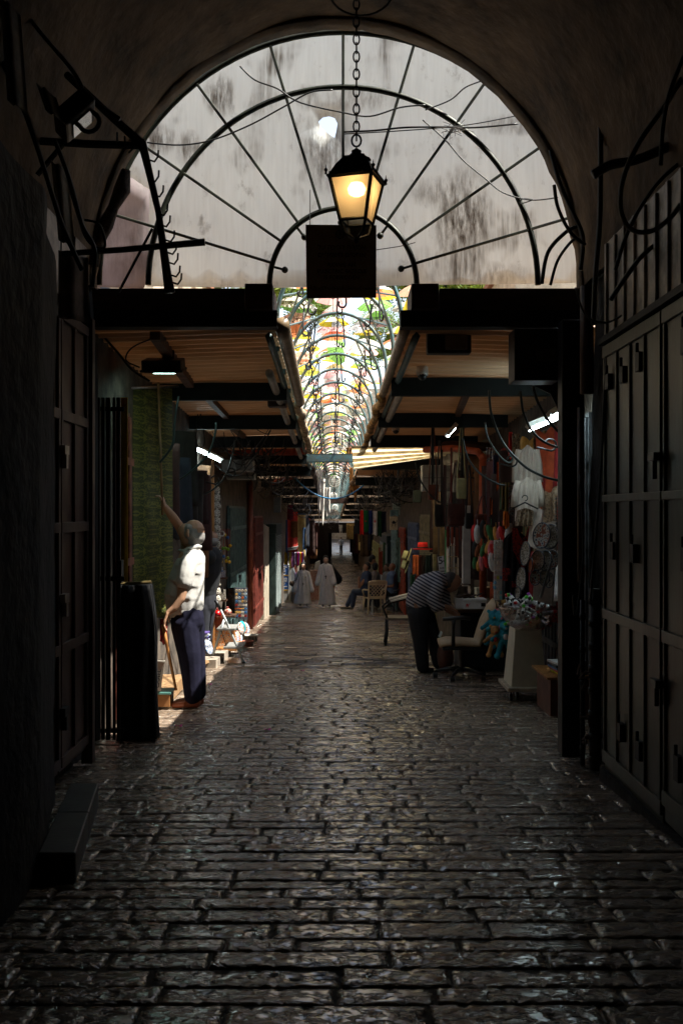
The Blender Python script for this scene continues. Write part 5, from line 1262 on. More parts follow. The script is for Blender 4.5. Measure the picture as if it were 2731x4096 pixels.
# --- two nuns walking
hab = mat('white_habit', (.84, .80, .79), .9, var=.08, bump=.5, bscale=5, bd=.03); veil = mat('black_veil', (.006, .006, .008), .85)
def nun(D, x, yt, yb, s, label, wind, bag=False):
    """s: px per metre"""
    F = Fig(D, label, x, yb)
    X = lambda m_: x + m_ * s
    Y = lambda m_: yb - m_ * s
    H = (yb - yt) / s
    sh = H - .30
    F.part('person', skin, [[(X(0), Y(H - .13), -.025, .086, .95), (X(0), Y(H - .17), -.045, .076, .95)], [(X(0), Y(H - .21), -.05, .045)], [(X(0), Y(H - .16), -.115, .013), (X(0), Y(H - .175), -.125, .012)],
        [(X(0), Y(H - .22), 0, .055), (X(0), Y(sh), 0, .06)], [(X(0), Y(sh - .05), 0, .10), (X(0), Y(.9), 0, .10), (X(0), Y(.8), 0, .10)], [(X(-.08), Y(.8), 0, .07), (X(-.08), Y(.1), -.02, .045)], [(X(.08), Y(.8), 0, .07), (X(.08), Y(.1), .05, .045)],
        [(X(-.15), Y(sh - .08), 0, .05), (X(-.24), Y(sh - .35), 0, .04), (X(-.27), Y(sh - .60), -.06, .03), (X(-.27), Y(sh - .70), -.06, .033, .6)], [(X(.15), Y(sh - .08), 0, .05), (X(.24), Y(sh - .35), 0, .04), (X(.27), Y(sh - .60), -.04, .03), (X(.27), Y(sh - .70), -.04, .033, .6)]], vox=.014)
    rb_ = MB()
    def fold(u, v):
        a = 2 * PI * u; z = v; r = .165 + .10 * (1 - z) ** 1.3 if z < .62 else .185 + (.0 if z < .8 else -(z - .8) * .35)
        hh = .07 + (sh + .0 - .07) * z; f = 1 + .07 * (1 - z) * math.sin(a * 7 + wind) + .035 * math.sin(a * 3 + wind * 2)
        r = r * f; fl = (1 - z) * .05 * math.sin(wind)
        return F.base + Vector((math.cos(a) * r + fl, math.sin(a) * r * .72, hh))
    rb_.grid(fold, 56, 22, thick=None); hb = rb_.build('habit', hab, F.root, smooth=True, solid=.006)
    for sg in (-1, 1):
        F.part('sleeve', hab, [[(X(sg * .14), Y(sh - .06), 0, .078), (X(sg * .23), Y(sh - .34), 0, .07), (X(sg * .27), Y(sh - .58), -.05, .085)]], vox=.016)
    F.part('yoke', hab, [[(X(-.15), Y(sh - .045), 0, .07), (X(0), Y(sh + .02), 0, .075), (X(.15), Y(sh - .045), 0, .07)], [(X(0), Y(sh + .05), 0, .07), (X(0), Y(H - .25), -.01, .065)]], vox=.016)
    F.part('scapular', hab, [[(X(0), Y(sh - .12), -.15, .03), (X(0), Y(.35), -.24, .03)], [(X(-.10), Y(sh - .14), -.14, .028), (X(-.13), Y(.35), -.22, .028)], [(X(.10), Y(sh - .14), -.14, .028), (X(.13), Y(.35), -.22, .028)]], vox=.016, smooth=8)
    dx = .14 * math.sin(wind) + (.05 if wind > 0 else 0)
    F.part('veil', veil, [[(X(0), Y(H - .075), .045, .100, .95), (X(0), Y(H - .12), .06, .10)], [(X(0), Y(H - .15), .06, .10, .8), (X(.02 + dx * .6), Y(sh - .1), .14, .15, .4), (X(.05 + dx * 1.8), Y(sh - .45), .18, .17, .25)], [(X(-.085), Y(H - .12), .02, .03), (X(-.10), Y(H - .28), .03, .04)], [(X(.085), Y(H - .12), .02, .03), (X(.11), Y(H - .28), .03, .05)]], vox=.015)
    F.part('coif_band', white_plastic, [[(X(-.06), Y(H - .075), -.065, .010), (X(0), Y(H - .068), -.088, .010), (X(.06), Y(H - .075), -.065, .010)]], vox=.008, smooth=1)
    q = MB(); ns = [F.base + Vector((dx_, dy_, sh - dz_)) for dx_, dy_, dz_ in ((-.08, -.13, .02), (-.05, -.185, .18), (0, -.205, .34), (.05, -.185, .18), (.08, -.13, .02))]
    q.tube(ns, .003, 4); c = ns[2]; q.cyl(c, c + Vector((0, -.01, -.11)), .011, n=4); q.cyl(c + Vector((-.03, -.006, -.04)), c + Vector((.03, -.006, -.04)), .011, n=4); q.build('crucifix', mat('dark_crucifix', (.05, .03, .02), .5), F.root)
    for sg, dd in ((-.09, -.12), (.12, .02)): F.part('shoe', leather_k, [[(X(sg), Y(.045), dd, .045), (X(sg), Y(.035), dd - .13, .036, 1.2)]], vox=.014)
    if bag:
        F.part('shoulder_bag', mat('brown_bag', (.06, .03, .015), .6), [[(X(-.36), Y(.72), -.02, .09, .5), (X(-.22), Y(.66), -.02, .09, .5)]], vox=.015)
        q = MB(); q.tube([F.base + Vector(v) for v in ((-.34, -.03, .78), (-.2, -.19, sh - .25), (-.13, -.12, sh), (-.1, .1, sh))], .012, 5); q.build('bag_strap', leather_k, F.root)
    return F
nun(31.6, 1213, 2250, 2424, 125, 'shorter nun in white habit and black veil with a shoulder bag', -.4, True)
nun(31.3, 1303, 2224, 2427, 124, 'taller nun in white habit, her black veil blowing to one side', 1.1)

# --- people round the plastic chairs
def sitter(D, x, yb, s, label, shirtm, legm, hairm, face, bald=False, lean=0, arm=None, hat=None, feet=True):
    """face: -1 faces left of the lane, +1 right, 0 away"""
    F = Fig(D, label, x, yb); X = lambda m_: x + m_ * s; Y = lambda m_: yb - m_ * s
    f = face
    hx = lean
    F.part('person', skin_d, [[(X(hx), Y(1.24), 0, .095, .95), (X(hx + .015 * f), Y(1.20), 0, .085, .95)], [(X(hx + .06 * f), Y(1.20), 0, .055), (X(hx + .05 * f), Y(1.14), 0, .045)], [(X(hx + .095 * f), Y(1.19), 0, .015)],
        [(X(hx), Y(1.15), 0, .055), (X(hx * .7), Y(1.02), 0, .06)], [(X(hx * .6), Y(.98), 0, .12), (X(0), Y(.6), 0, .13), (X(0), Y(.5), 0, .13)],
        [(X(0), Y(.5), -.09, .08), (X(.35 * f if f else .03), Y(.5), -.09 + (0 if f else .35), .07), (X(.40 * f if f else .03), Y(.1), -.09 + (0 if f else .35), .045)],
        [(X(0), Y(.5), .09, .08), (X(.35 * f if f else -.03), Y(.52), .09 + (0 if f else .35), .07), (X(.55 * f if f else -.03), Y(.12), .09 + (0 if f else .35), .045)],
        *(arm or [[(X(hx * .6 - .0), Y(.95), -.2, .05), (X(hx * .6 - .02 * f), Y(.68), -.22, .042), (X(.20 * f + .01), Y(.66), -.2, .032), (X(.27 * f), Y(.67), -.2, .034, .7)]])], vox=.014)
    F.part('shirt', shirtm, [[(X(hx * .8), Y(1.05), 0, .085, 1.1), (X(hx * .6), Y(.97), 0, .15, 1.45), (X(hx * .2 + .02 * f), Y(.75), 0, .17, 1.2), (X(.02 * f), Y(.55), 0, .18, 1.15)], [(X(hx * .6), Y(.96), -.2, .075), (X(hx * .6 - .01), Y(.78), -.22, .07)], [(X(hx * .6), Y(.96), .2, .075), (X(hx * .6), Y(.80), .22, .07)]], vox=.015)
    if not bald: F.part('hair', hairm, [[(X(hx - .02 * f), Y(1.265), .01 if f else -.02, .098, .98), (X(hx - .035 * f), Y(1.22), .01 if f else -.03, .088, 1.0)]], vox=.014)
    F.part('trousers', legm, [[(X(0), Y(.5), 0, .15, 1.15)], [(X(0), Y(.5), -.09, .10), (X(.35 * f if f else .03), Y(.5), -.09 + (0 if f else .35), .085), (X(.40 * f if f else .03), Y(.12), -.09 + (0 if f else .35), .065)], [(X(0), Y(.5), .09, .10), (X(.35 * f if f else -.03), Y(.52), .09 + (0 if f else .35), .085), (X(.55 * f if f else -.03), Y(.14), .09 + (0 if f else .35), .062)]], vox=.015)
    if feet:
        for a_, dd in ((.42, -.09), (.58, .09)): F.part('shoe', cm('5a5040', .6), [[(X(a_ * f if f else .03), Y(.05), dd + (0 if f else .35), .045), (X((a_ + .14) * f if f else .03), Y(.045), dd + (0 if f else .45), .035, 1.3)]], vox=.014)
    return F
denim = mat('denim', (.03, .045, .09), .8, var=.2)
sD = 28.4; s0 = 141
sitter(28.2, 1466, 2440, 141, 'man in dark blue polo seated in the cream lattice chair holding a cigarette', mat('navy_polo', (.03, .05, .11), .8, var=.1), denim, hair_b, -1, arm=[[(1456, 2322, -.2, .05), (1436, 2348, -.24, .042), (1434, 2318, -.24, .034), (1436, 2310, -.24, .036, .7)]])
sitter(29.4, 1500, 2436, 136, 'man in grey hoodie seated with his back to the lane', mat('grey_hoodie', (.16, .13, .13), .85, var=.2), denim, hair_b, 0)
sitter(28.5, 1566, 2440, 141, 'bald man in light blue shirt leaning back in a dark plastic chair', mat('light_blue_shirt', (.13, .20, .36), .85, var=.1), mat('dark_trousers', (.012, .012, .016), .8), hair_b, -1, bald=True, lean=.02)
F = sitter(30.2, 1549, 2432, 132, 'man with a moustache facing out between the seated men', mat('light_jumper', (.25, .24, .24), .85), denim, hair_b, -1, lean=-.02, feet=False)
F.part('moustache', hair_b, [[(1538, 2293, -.05, .014), (1542, 2294, -.06, .012)]], vox=.008, smooth=1)
# standing man in beige shirt
F = Fig(30.6, 'young man standing with bowed head in a beige T-shirt behind the seated men', 1470, 2434)
F.part('person', skin_d, [[(1490, 2238, 0, .09, .9), (1492, 2244, 0, .08)], [(1498, 2250, 0, .055)], [(1482, 2254, 0, .055), (1475, 2266, 0, .06)], [(1470, 2275, 0, .11, 1.3), (1466, 2330, 0, .11, 1.2), (1466, 2345, 0, .12)], [(1464, 2345, -.08, .08), (1466, 2430, -.08, .045)], [(1468, 2345, .08, .08), (1470, 2430, .08, .045)], [(1465, 2278, -.2, .048), (1462, 2315, -.22, .038), (1478, 2336, -.22, .03), (1484, 2340, -.22, .033)]], vox=.014)
F.part('hair', hair_b, [[(1489, 2231, 0, .1, .95), (1484, 2240, 0, .085)]], vox=.014)
F.part('t_shirt', mat('beige_tshirt', (.62, .50, .38), .85, var=.08), [[(1478, 2264, 0, .075), (1470, 2275, 0, .14, 1.4), (1465, 2310, 0, .15, 1.25), (1463, 2345, 0, .15, 1.2)], [(1464, 2278, -.2, .075), (1460, 2300, -.22, .07)]], vox=.015)
F.part('trousers', mat('dark_trousers', (0, 0, 0)), [[(1464, 2350, 0, .14, 1.15)], [(1463, 2358, -.08, .09), (1466, 2425, -.08, .065)], [(1468, 2358, .08, .09), (1470, 2425, .08, .065)]], vox=.015)
for dd in (-.08, .08): F.part('shoe', leather_k, [[(1468, 2432, dd, .04), (1480, 2433, dd, .034)]], vox=.014)
# walking figures far down the lane
def walker(D, x, yb, s, label, top, bot, stride=.18):
    F = Fig(D, label, x, yb); X = lambda m_: x + m_ * s; Y = lambda m_: yb - m_ * s
    F.part('person', skin_d, [[(X(0), Y(1.62), 0, .10), (X(0), Y(1.56), 0, .09)], [(X(0), Y(1.5), 0, .06), (X(0), Y(1.4), 0, .07)], [(X(0), Y(1.35), 0, .13), (X(0), Y(.95), 0, .12)], [(X(-.08), Y(.9), 0, .08), (X(-.08), Y(.05), stride, .05)], [(X(.08), Y(.9), 0, .08), (X(.08), Y(.05), -stride, .05)], [(X(-.2), Y(1.35), 0, .05), (X(-.28), Y(.85), 0, .035)], [(X(.2), Y(1.35), 0, .05), (X(.28), Y(.85), 0, .035)]], vox=.02)
    F.part('hair', hair_b, [[(X(0), Y(1.65), .02, .105)]], vox=.02)
    F.part('shirt', top, [[(X(0), Y(1.42), 0, .1), (X(0), Y(1.32), 0, .17, .8), (X(0), Y(.95), 0, .17, .8)], [(X(-.2), Y(1.34), 0, .075), (X(-.27), Y(1.05), 0, .06)], [(X(.2), Y(1.34), 0, .075), (X(.27), Y(1.05), 0, .06)]], vox=.022)
    F.part('trousers', bot, [[(X(0), Y(.95), 0, .15, .8)], [(X(-.08), Y(.88), 0, .1), (X(-.08), Y(.06), stride, .07)], [(X(.08), Y(.88), 0, .1), (X(.08), Y(.06), -stride, .07)]], vox=.022)
walker(76, 1450, 2254, 52, 'dim figure walking in shade far beyond the standing man in beige', mat('grey_blue_top', (.10, .11, .14), .8), denim)
walker(104, 1364, 2214, 38, 'small distant figure in a pale shirt walking at the sunlit lane end', mat('pale_shirt', (.6, .62, .68), .8), mat('dark_trousers', (0, 0, 0)))
walker(72, 1227, 2262, 55, 'dim figure far behind the shorter nun, on the left', mat('brown_top', (.12, .06, .05), .8), denim)

# ------------------------------------------------------------------ houses, trees behind
for i, (x0, x1, y0, y1, zt, la) in enumerate(((3.3, 10, 19, 30, 6.2, 'pale stone house behind the right stalls, glimpsed over the lintel'), (-10, -3.2, 17, 28, 6.6, 'pale stone house behind the left stalls, glimpsed over the lintel'), (3.6, 9, 46, 66, 6.5, 'farther stone house on the right, beyond the trees'), (-9, -3.8, 44, 64, 7, 'farther stone house on the left, beyond the trees'))):
    t = thing('stone_house', ((x0 + x1) / 2, (y0 + y1) / 2, g(y0)), la, 'house')
    q = MB(); q.bbox((x0, y0, g(y0) - .5), (x1, y1, zt)); q.build('wall', lime, t)
    q = MB(); q.bbox((x0 - .1, y0 - .1, zt + .003), (x1 + .1, y1 + .1, zt + .14)); q.build('roof', cm('8a5a40', .8), t)
    for k in range(3):
        q = MB(); xx = x0 + (x1 - x0) * (k + .5) / 3; q.bbox((xx - .4, y0 - .03, zt - 2.1), (xx + .4, y0 - .003, zt - .8)); q.build('window', mat('dark_window', (.02, .025, .03), .2, bump=0), t)
leafm = mat('tree_leaf', (.09, .20, .025), .5, var=.5, scale=1.5, trans=.45, bump=0, col2=(.22, .24, .03))
bark = mat('grey_bark', (.09, .07, .05), .9, bump=.8)
def tree(x, y, zc, rx, rz, n, label, seed):
    rr = random.Random(seed); t = thing('tree', (x, y, g(y)), label, 'tree'); q = MB(); top = Vector((x * .75, y, zc - .3))
    q.tube([(x, y, g(y)), (x * .97, y, (g(y) + zc) / 2), top], [.22, .16, .11], 8)
    cl = []
    cx = (x * .5)
    for k in range(16):
        a = rr.uniform(0, 2 * PI); e = Vector((cx + math.cos(a) * rx * rr.uniform(.4, .95), y + math.sin(a) * rx * rr.uniform(.4, .95), zc + rr.uniform(-.7, .8) * rz))
        q.tube([top, (top + e) / 2 + Vector((0, 0, .25)), e], [.06, .035, .012], 5); cl.append((e, rr.uniform(.35, .7)))
    q.build('trunk', bark, t, smooth=True); b = MB()
    for _ in range(n):
        e, r = rr.choice(cl); p = e + Vector((rr.gauss(0, r * .6), rr.gauss(0, r * .6), rr.gauss(0, r * .45))); s_ = rr.uniform(.05, .11)
        # leaflets on a short drooping spray
        d = Vector((rr.gauss(0, 1), rr.gauss(0, 1), rr.gauss(-.6, .6))).normalized(); w_ = d.orthogonal().normalized()
        w_ = Matrix.Rotation(rr.uniform(0, 6.28), 3, d) @ w_
        for j in range(3):
            c = p + d * s_ * 1.1 * j; b.add([c, c + d * s_ * .6 + w_ * s_ * .9, c + w_ * s_ * 1.9 + d * s_ * .3, c + w_ * s_ * .9 - d * s_ * .1], [(0, 1, 2, 3)])
            b.add([c, c + d * s_ * .6 - w_ * s_ * .9, c - w_ * s_ * 1.9 + d * s_ * .3, c - w_ * s_ * .9 - d * s_ * .1], [(0, 1, 2, 3)])
    b.build('crown', leafm, t); return t
tree(-4.6, 27, 8.0, 2.0, 1.3, 2600, 'leafy green tree rising over the umbrellas at the upper left of the gap', 1)
tree(4.8, 29, 7.9, 1.9, 1.2, 2400, 'leafy green tree with yellowing sprays over the umbrellas at the right', 2)
tree(-5.2, 41, 10.3, 2.2, 1.4, 1800, 'farther green tree behind the left umbrellas', 3)
tree(5.0, 52, 10.5, 1.9, 1.6, 1500, 'farther green tree behind the right umbrellas, before the stone tower', 4)

# ------------------------------------------------------------------ goods: helpers
rg = random.Random(77)
def cloth2(px0, px1, py0, py1, D, col, label, name='scarf', cat='scarf', nf=3, fold=.02, flare=.1, stripes=None, D1=None):
    if isinstance(col, str): m = cm(col, .9, bump=.3, bscale=60)
    else: m = col
    D1 = D if D1 is None else D1
    A, B = P(px0, py0, D), P(px1, py0, D1); A2, B2 = P(px0, py1, D), P(px1, py1, D1)
    ph = rg.uniform(0, 6)
    def fn(u, v):
        p = A.lerp(B, u).lerp(A2.lerp(B2, u), v); w_ = (B - A).length
        return p + Vector((w_ * flare * v * (u - .5), fold * math.sin(u * nf * 6.28 + ph + v) * (.4 + .6 * v), .02 * math.sin(u * 7 + ph) * v))
    q = MB(); q.grid(fn, max(8, nf * 6), 12, thick=(0, .004, 0))
    return tag(q.build(name, m, smooth=True), label, cat)
def pattern(name, c1, c2, c3, sc=30, kind='voronoi'):
    if name in MATS: return MATS[name]
    m = bpy.data.materials.new(name); MATS[name] = m; m.use_nodes = True; nt = m.node_tree; N = nt.nodes; L = nt.links
    tc = N.new('ShaderNodeTexCoord')
    if kind == 'voronoi':
        t = N.new('ShaderNodeTexVoronoi'); t.inputs['Scale'].default_value = sc; out = t.outputs['Distance']
    elif kind == 'cells':
        t = N.new('ShaderNodeTexVoronoi'); t.inputs['Scale'].default_value = sc; out = t.outputs['Color']
    elif kind == 'wave':
        t = N.new('ShaderNodeTexWave'); t.inputs['Scale'].default_value = sc; t.inputs['Distortion'].default_value = .4; t.bands_direction = 'X'; out = t.outputs['Fac']
    else:
        t = N.new('ShaderNodeTexChecker'); t.inputs['Scale'].default_value = sc; out = t.outputs['Fac']
    L.new(tc.outputs['Object'], t.inputs['Vector'])
    cr = N.new('ShaderNodeValToRGB'); cr.color_ramp.interpolation = 'CONSTANT'
    cr.color_ramp.elements[0].color = (*c1, 1); cr.color_ramp.elements[1].color = (*c3, 1); cr.color_ramp.elements[1].position = .62
    e = cr.color_ramp.elements.new(.32); e.color = (*c2, 1)
    L.new(out, cr.inputs['Fac']); L.new(cr.outputs['Color'], N['Principled BSDF'].inputs['Base Color']); N['Principled BSDF'].inputs['Roughness'].default_value = .6
    return m
animal = pattern('animal_print', (.03, .02, .012), (.22, .13, .07), (.30, .22, .15), 42)
ikat = pattern('striped_weave', (.30, .24, .08), (.16, .03, .02), (.06, .12, .04), 9, 'wave')
navy_pat = pattern('navy_pattern', (.02, .03, .09), (.25, .22, .18), (.16, .03, .02), 30)
red_pat = pattern('red_embroidery', (.42, .02, .01), (.26, .01, .008), (.03, .004, .004), 60)
plate_pat = pattern('painted_plate', (.08, .07, .06), (.50, .47, .40), (.22, .20, .15), 36)
plate_pat2 = pattern('painted_plate_blue', (.05, .07, .12), (.52, .50, .44), (.28, .08, .04), 34)
tile_pat = pattern('painted_tiles', (.04, .06, .18), (.55, .50, .40), (.45, .20, .05), 45)
blue_pat = pattern('blue_white_pottery', (.02, .05, .30), (.6, .6, .58), (.10, .2, .4), 60)
red_pot = pattern('red_white_pottery', (.4, .02, .02), (.5, .4, .3), (.3, .03, .03), 60)
def bag(px0, px1, py0, py1, D, col, label, top=None, flap=True, rnd=.02):
    a = P(px0, py1, D); c = P(px1, py0, D); cx = (a.x + c.x) / 2; w_ = c.x - a.x; h = c.z - a.z
    t = thing('leather_bag', (cx, D, a.z), label, 'bag', 'bags hanging over the right stall'); m = cm(col, .4, bump=.3, bscale=30)
    q = MB(); q.bbox((a.x, D, a.z), (c.x, D + .09, c.z)); q.build('body', m, t, bevel=min(w_, h) * .16)
    if flap:
        q = MB(); q.bbox((a.x - .002, D - .012, a.z + h * .42), (c.x + .002, D - .001, c.z - .004)); q.bbox((cx - .012, D - .022, a.z + h * .3), (cx + .012, D - .013, a.z + h * .55)); q.build('flap', m, t, bevel=.004)
    if top is not None:
        tz = P(0, top, D).z; q = MB()
        q.tube([(a.x + w_ * .08, D + .04, c.z - .01), (cx - .01, D + .03, tz)], .009, 4); q.tube([(c.x - w_ * .08, D + .05, c.z - .01), (cx + .01, D + .05, tz)], .009, 4); q.build('strap', m, t)
    return t
# ------------------------------------------------------------------ right side goods
GAIN = 2.2
bag(1712, 1752, 1938, 2000, 13.5, '4a2414', 'small brown pouch bag, leftmost of the hanging bags', 1690)
bag(1738, 1780, 2018, 2108, 13.3, '17100c', 'black shoulder bag with a yellow clasp', 1760)
bag(1790, 1858, 2015, 2106, 12.6, '38160e', 'glossy dark red-brown satchel, widest of the hanging bags', 1840)
bag(1826, 1866, 1912, 1996, 12.2, '6a6242', 'khaki canvas pouch hanging above the satchel', 1700, False)
bag(1862, 1892, 2052, 2116, 11.9, '0d0b0b', 'narrow black bag on a long strap right of the satchel', 1860, False)
bag(1900, 1958, 2055, 2140, 12.0, '4a2218', 'rounded maroon leather bag before the orange pipe', 1985, False)
bag(1952, 1990, 2040, 2108, 11.8, '2a1410', 'dark studded bag beside the maroon one', 1975)
for i, (x0, x1, y0, y1, col, la) in enumerate(((1772, 1784, 1860, 2100, '2e1610', 'long brown strap with a buckle left of the satchel'), (1785, 1797, 2106, 2190, '5a1e12', 'red-brown belt below the satchel, leftmost'), (1803, 1813, 2108, 2178, '6a2a18', 'red-brown belt below the satchel, second from left'), (1820, 1833, 2110, 2226, '5c2a1c', 'long brown belt below the satchel, longest one'), (1838, 1848, 2104, 2160, '4a1410', 'short dark red belt below the satchel, rightmost'), (1724, 1736, 1700, 1936, '0e0c0a', 'broad black strap hanging over the small brown pouch'), (1842, 1856, 1690, 1910, '0e0c0a', 'broad black strap hanging over the khaki pouch'), (1762, 1770, 1800, 2020, '1c100a', 'dark strap between the two leftmost bags'), (1800, 1808, 1790, 2015, '4a160e', 'thin reddish strap above the satchel'))):
    cloth2(x0, x1, y0, y1, 12.6, cm(col, .45, bump=.1), la, 'leather_strap', 'strap', 1, .004, 0)
for a_ in (((1945, 1978, 1790, 1962, 11.8), navy_pat, 'navy patterned scarf hanging right of the orange pipe'), ((1972, 1996, 1820, 1990, 11.6), '1c2440', 'plain dark blue scarf beside the navy patterned one'), ((1985, 2012, 1850, 1960, 11.2), 'b0481c', 'small orange scarf bunched among the blue ones'),
           ((1998, 2042, 1930, 2045, 10.8), ikat, 'green and gold striped woven cloth fanned out'), ((2032, 2052, 1940, 2060, 10.6), navy_pat, 'narrow patterned scarf right of the striped cloth'), ((2034, 2048, 1728, 1830, 10.4), 'a81c14', 'bright red strip of cloth at the top of the stall'),
           ((2046, 2078, 1735, 1905, 10.2), animal, 'brown animal-print scarf left of the white shirts'), ((2132, 2172, 1735, 2030, 10.3), animal, 'brown animal-print scarf right of the white shirts'), ((1958, 1988, 1990, 2060, 11.4), 'a85020', 'orange-brown tasselled cloth under the blue scarves'), ((2012, 2036, 2045, 2110, 10.7), 'b85a1c', 'orange fringe cloth below the striped cloth')):
    (x0, x1, y0, y1, D_), c_, la = a_; cloth2(x0, x1, y0, y1, D_, c_, la)
def garment(px, py0, py1, w_, D, col, label, name='shirt', cat='shirt', sleeves=True, hem=1.25):
    t = thing(name, P(px, py1, D), label, cat); m = col if not isinstance(col, str) else cm(col, .85, bump=.4, bscale=20)
    s = D / FPX; A = P(px, py0, D); H = (py1 - py0) * s; W_ = w_ * s
    def fn(u, v):
        prof = .28 + .72 * min(1, v / .10) if v < .10 else 1 + (hem - 1) * v
        sl_ = .10 * H * abs(u - .5) * (1 - v) * 1.2 + (.07 * H * max(0, 1 - abs(u - .5) / .13) * (1 - v) ** 6)
        return A + Vector(((u - .5) * W_ * prof, .028 * math.sin(u * 26 + v * 3) * (.15 + v) - .015 * math.cos((u - .5) * PI), -H * v - sl_ + .03 * H * math.sin(u * 9) * v))
    q = MB(); q.grid(fn, 40, 16, thick=(0, .03, 0)); q.build('body', m, t, smooth=True)
    if sleeves:
        for sg in (-1, 1):
            q = MB(); p = A + Vector((sg * W_ * .46, .02, -H * .10)); q.tube([p, p + Vector((sg * W_ * .16, .01, -H * .25)), p + Vector((sg * W_ * .18, 0, -H * .58))], [.03, .03, .036], 8); q.build('sleeve', m, t, smooth=True)
    return t
shw = mat('cream_cotton', (.58, .49, .42), .85, var=.1, bump=.5, bscale=12, bd=.02)
garment(2110, 1775, 2000, 76, 9.6, shw, 'long cream shirt hanging highest on the right stall')
garment(2112, 1905, 2085, 84, 9.35, shw, 'second cream tunic hanging in front of the long shirt')
garment(2100, 2030, 2105, 62, 9.2, animal, 'brown patterned blouse on a black hanger below the tunics', 'blouse', 'blouse', False)
q = MB(); c = P(2098, 2010, 9.15); q.tube([c + Vector((-.12, 0, -.06)), c, c + Vector((.12, 0, -.06))], .008, 5); q.torus(c + Vector((0, 0, .04)), .025, .005, n=12, a0=-PI / 2, a1=PI); tag(q.build('coat_hanger', black_plastic), 'black coat hanger holding the patterned blouse', 'hanger')
garment(2062, 2108, 2400, 96, 9.9, mat('black_dress_cloth', (.008, .007, .008), .9), 'long black dress with red embroidered front', 'dress', 'dress', False, 1.1)
dr = bpy.context.scene.objects['dress']
q = MB(); Dd = 9.82
q.add([P(2046, 2112, Dd), P(2068, 2112, Dd), P(2080, 2150, Dd), P(2098, 2150, Dd), P(2110, 2112, Dd), P(2130, 2112, Dd), P(2128, 2200, Dd), P(2092, 2285, Dd), P(2050, 2200, Dd)], [(0, 1, 2, 8), (2, 3, 6, 7, 8), (3, 4, 5, 6)])
q.build('embroidered_yoke', red_pat, dr, solid=.004)
for (x0, x1, y0, y1) in ((2008, 2042, 2272, 2300), (2046, 2078, 2325, 2350), (2008, 2030, 2302, 2322)):
    q = MB(); a = P(x0, y1, Dd - .02); c = P(x1, y0, Dd - .02); q.bbox((a.x, a.y, a.z), (c.x, a.y + .01, c.z)); q.build('embroidered_panel', red_pat, dr)
warm = [(animal, 'brown animal-print'), (ikat, 'green and gold striped'), (navy_pat, 'navy patterned'), (red_pat, 'red embroidered'), ('8a3a20', 'rust'), ('9a7a3c', 'ochre'), ('c0b4a4', 'cream'), ('6a1418', 'wine red'), ('7a5a3c', 'tan'), ('b04a28', 'orange')]
for k in range(30):
    D_ = 9.0 + (k % 10) * .36 + rg.uniform(-.08, .08); row = k // 10; m_, cn_ = warm[(k * 7 + row * 3) % 10]
    m_ = cm(m_, .9, bump=.4, bscale=50) if isinstance(m_, str) else m_; x = XR(D_) + .17 - rg.uniform(.0, .10) - .03 * row; zt = (2.05, 1.55, .95)[row] - .029 * (D_ - 9) + rg.uniform(-.08, .08); h = rg.uniform(.45, .75); w_ = rg.uniform(.28, .40); ph = rg.uniform(0, 6)
    q = MB(); q.grid(lambda u, v: Vector((x + .025 * math.sin(u * 13 + ph) * (.3 + v) - (u - .5) * .12, D_ + w_ * (u - .5) * (1 + .15 * v), zt - h * v + .03 * math.sin(u * 8 + ph))), 14, 8, thick=(-.005, 0, 0))
    tag(q.build('folded_textile', m_, smooth=True), f'{cn_} textile on the right stall wall, {("top", "middle", "bottom")[row]} row, {ordinal(k % 10)} from the passage', 'textile', 'textiles covering the right stall wall')
# magnet strips
cols = ['c8a8a0', 'd8d0b8', 'b89c94', '6aa8c8', 'd86a2c', 'c07a30', 'b0888a', 'e0b040', '5a8ab0']
for k, px in enumerate((1979, 1991, 2003)):
    t = thing('magnet_strip', P(px, 2400, 10.4), f'hanging strip of small colourful souvenir magnets, {("left", "middle", "right")[k]} one', 'souvenir strip', 'strips of magnets')
    q = MB(); a = P(px - 6, 2400, 10.42); c = P(px + 6, 2160, 10.42); q.bbox((a.x, 10.42, a.z), (c.x, 10.424, c.z)); q.build('backing', cm('b8b0a0', .7), t)
    for j in range(12):
        q = MB(); c = P(px + rg.uniform(-.5, .5), 2170 + j * 20, 10.40); q.sph(c, .016, 8, (1, .35, 1.25)); q.build('magnet', cm(cols[(j // 2 * 2 + k) % 9 if j > 6 else rg.randrange(3)], .35), t, smooth=True)
# plates
def plate(px, py, hh, D, label, m, ang=.95, tilt=.1):
    t = thing('painted_plate', P(px, py + hh / 2, D), label, 'plate', 'painted plates on the right stall'); r = hh / 2 * D / FPX; c = P(px, py, D)
    R_ = Matrix.Rotation(-ang * 1.12, 3, 'Z') @ Matrix.Rotation(R(90) - tilt, 3, 'X')
    b = MB(); b.lathe([(.001, 0), (r * .6, 0), (r * .8, .008), (r, .018), (r, .024), (r * .8, .014), (.001, .006)], (0, 0, 0), 28); b.v = [c + R_ @ v for v in b.v]; b.build('dish', m, t, smooth=True)
    b = MB(); b.torus((0, 0, .022), r * .99, .005, ax=(0, 0, 1), n=28, m=5); b.v = [c + R_ @ v for v in b.v]; b.build('rim', cm('2c3440', .3), t, smooth=True)
pn = ['large round plate with a bright flower centre, topmost on the board', 'large dark-patterned plate right of the flower-centred one', 'greenish patterned oval plate, left of the second row', 'middle plate of the second row', 'blue-grimmed plate at the right of the second row', 'narrow edge-on plate left of the board', 'narrow edge-on plate lower left of the board', 'small plate with an orange dome picture', 'small plate beside the orange dome one', 'lowest right plate on the board', 'little orange edge-on dish beside the board', 'lowest edge-on plate by the black dress']
pn[4] = 'blue-rimmed plate at the right of the second row'
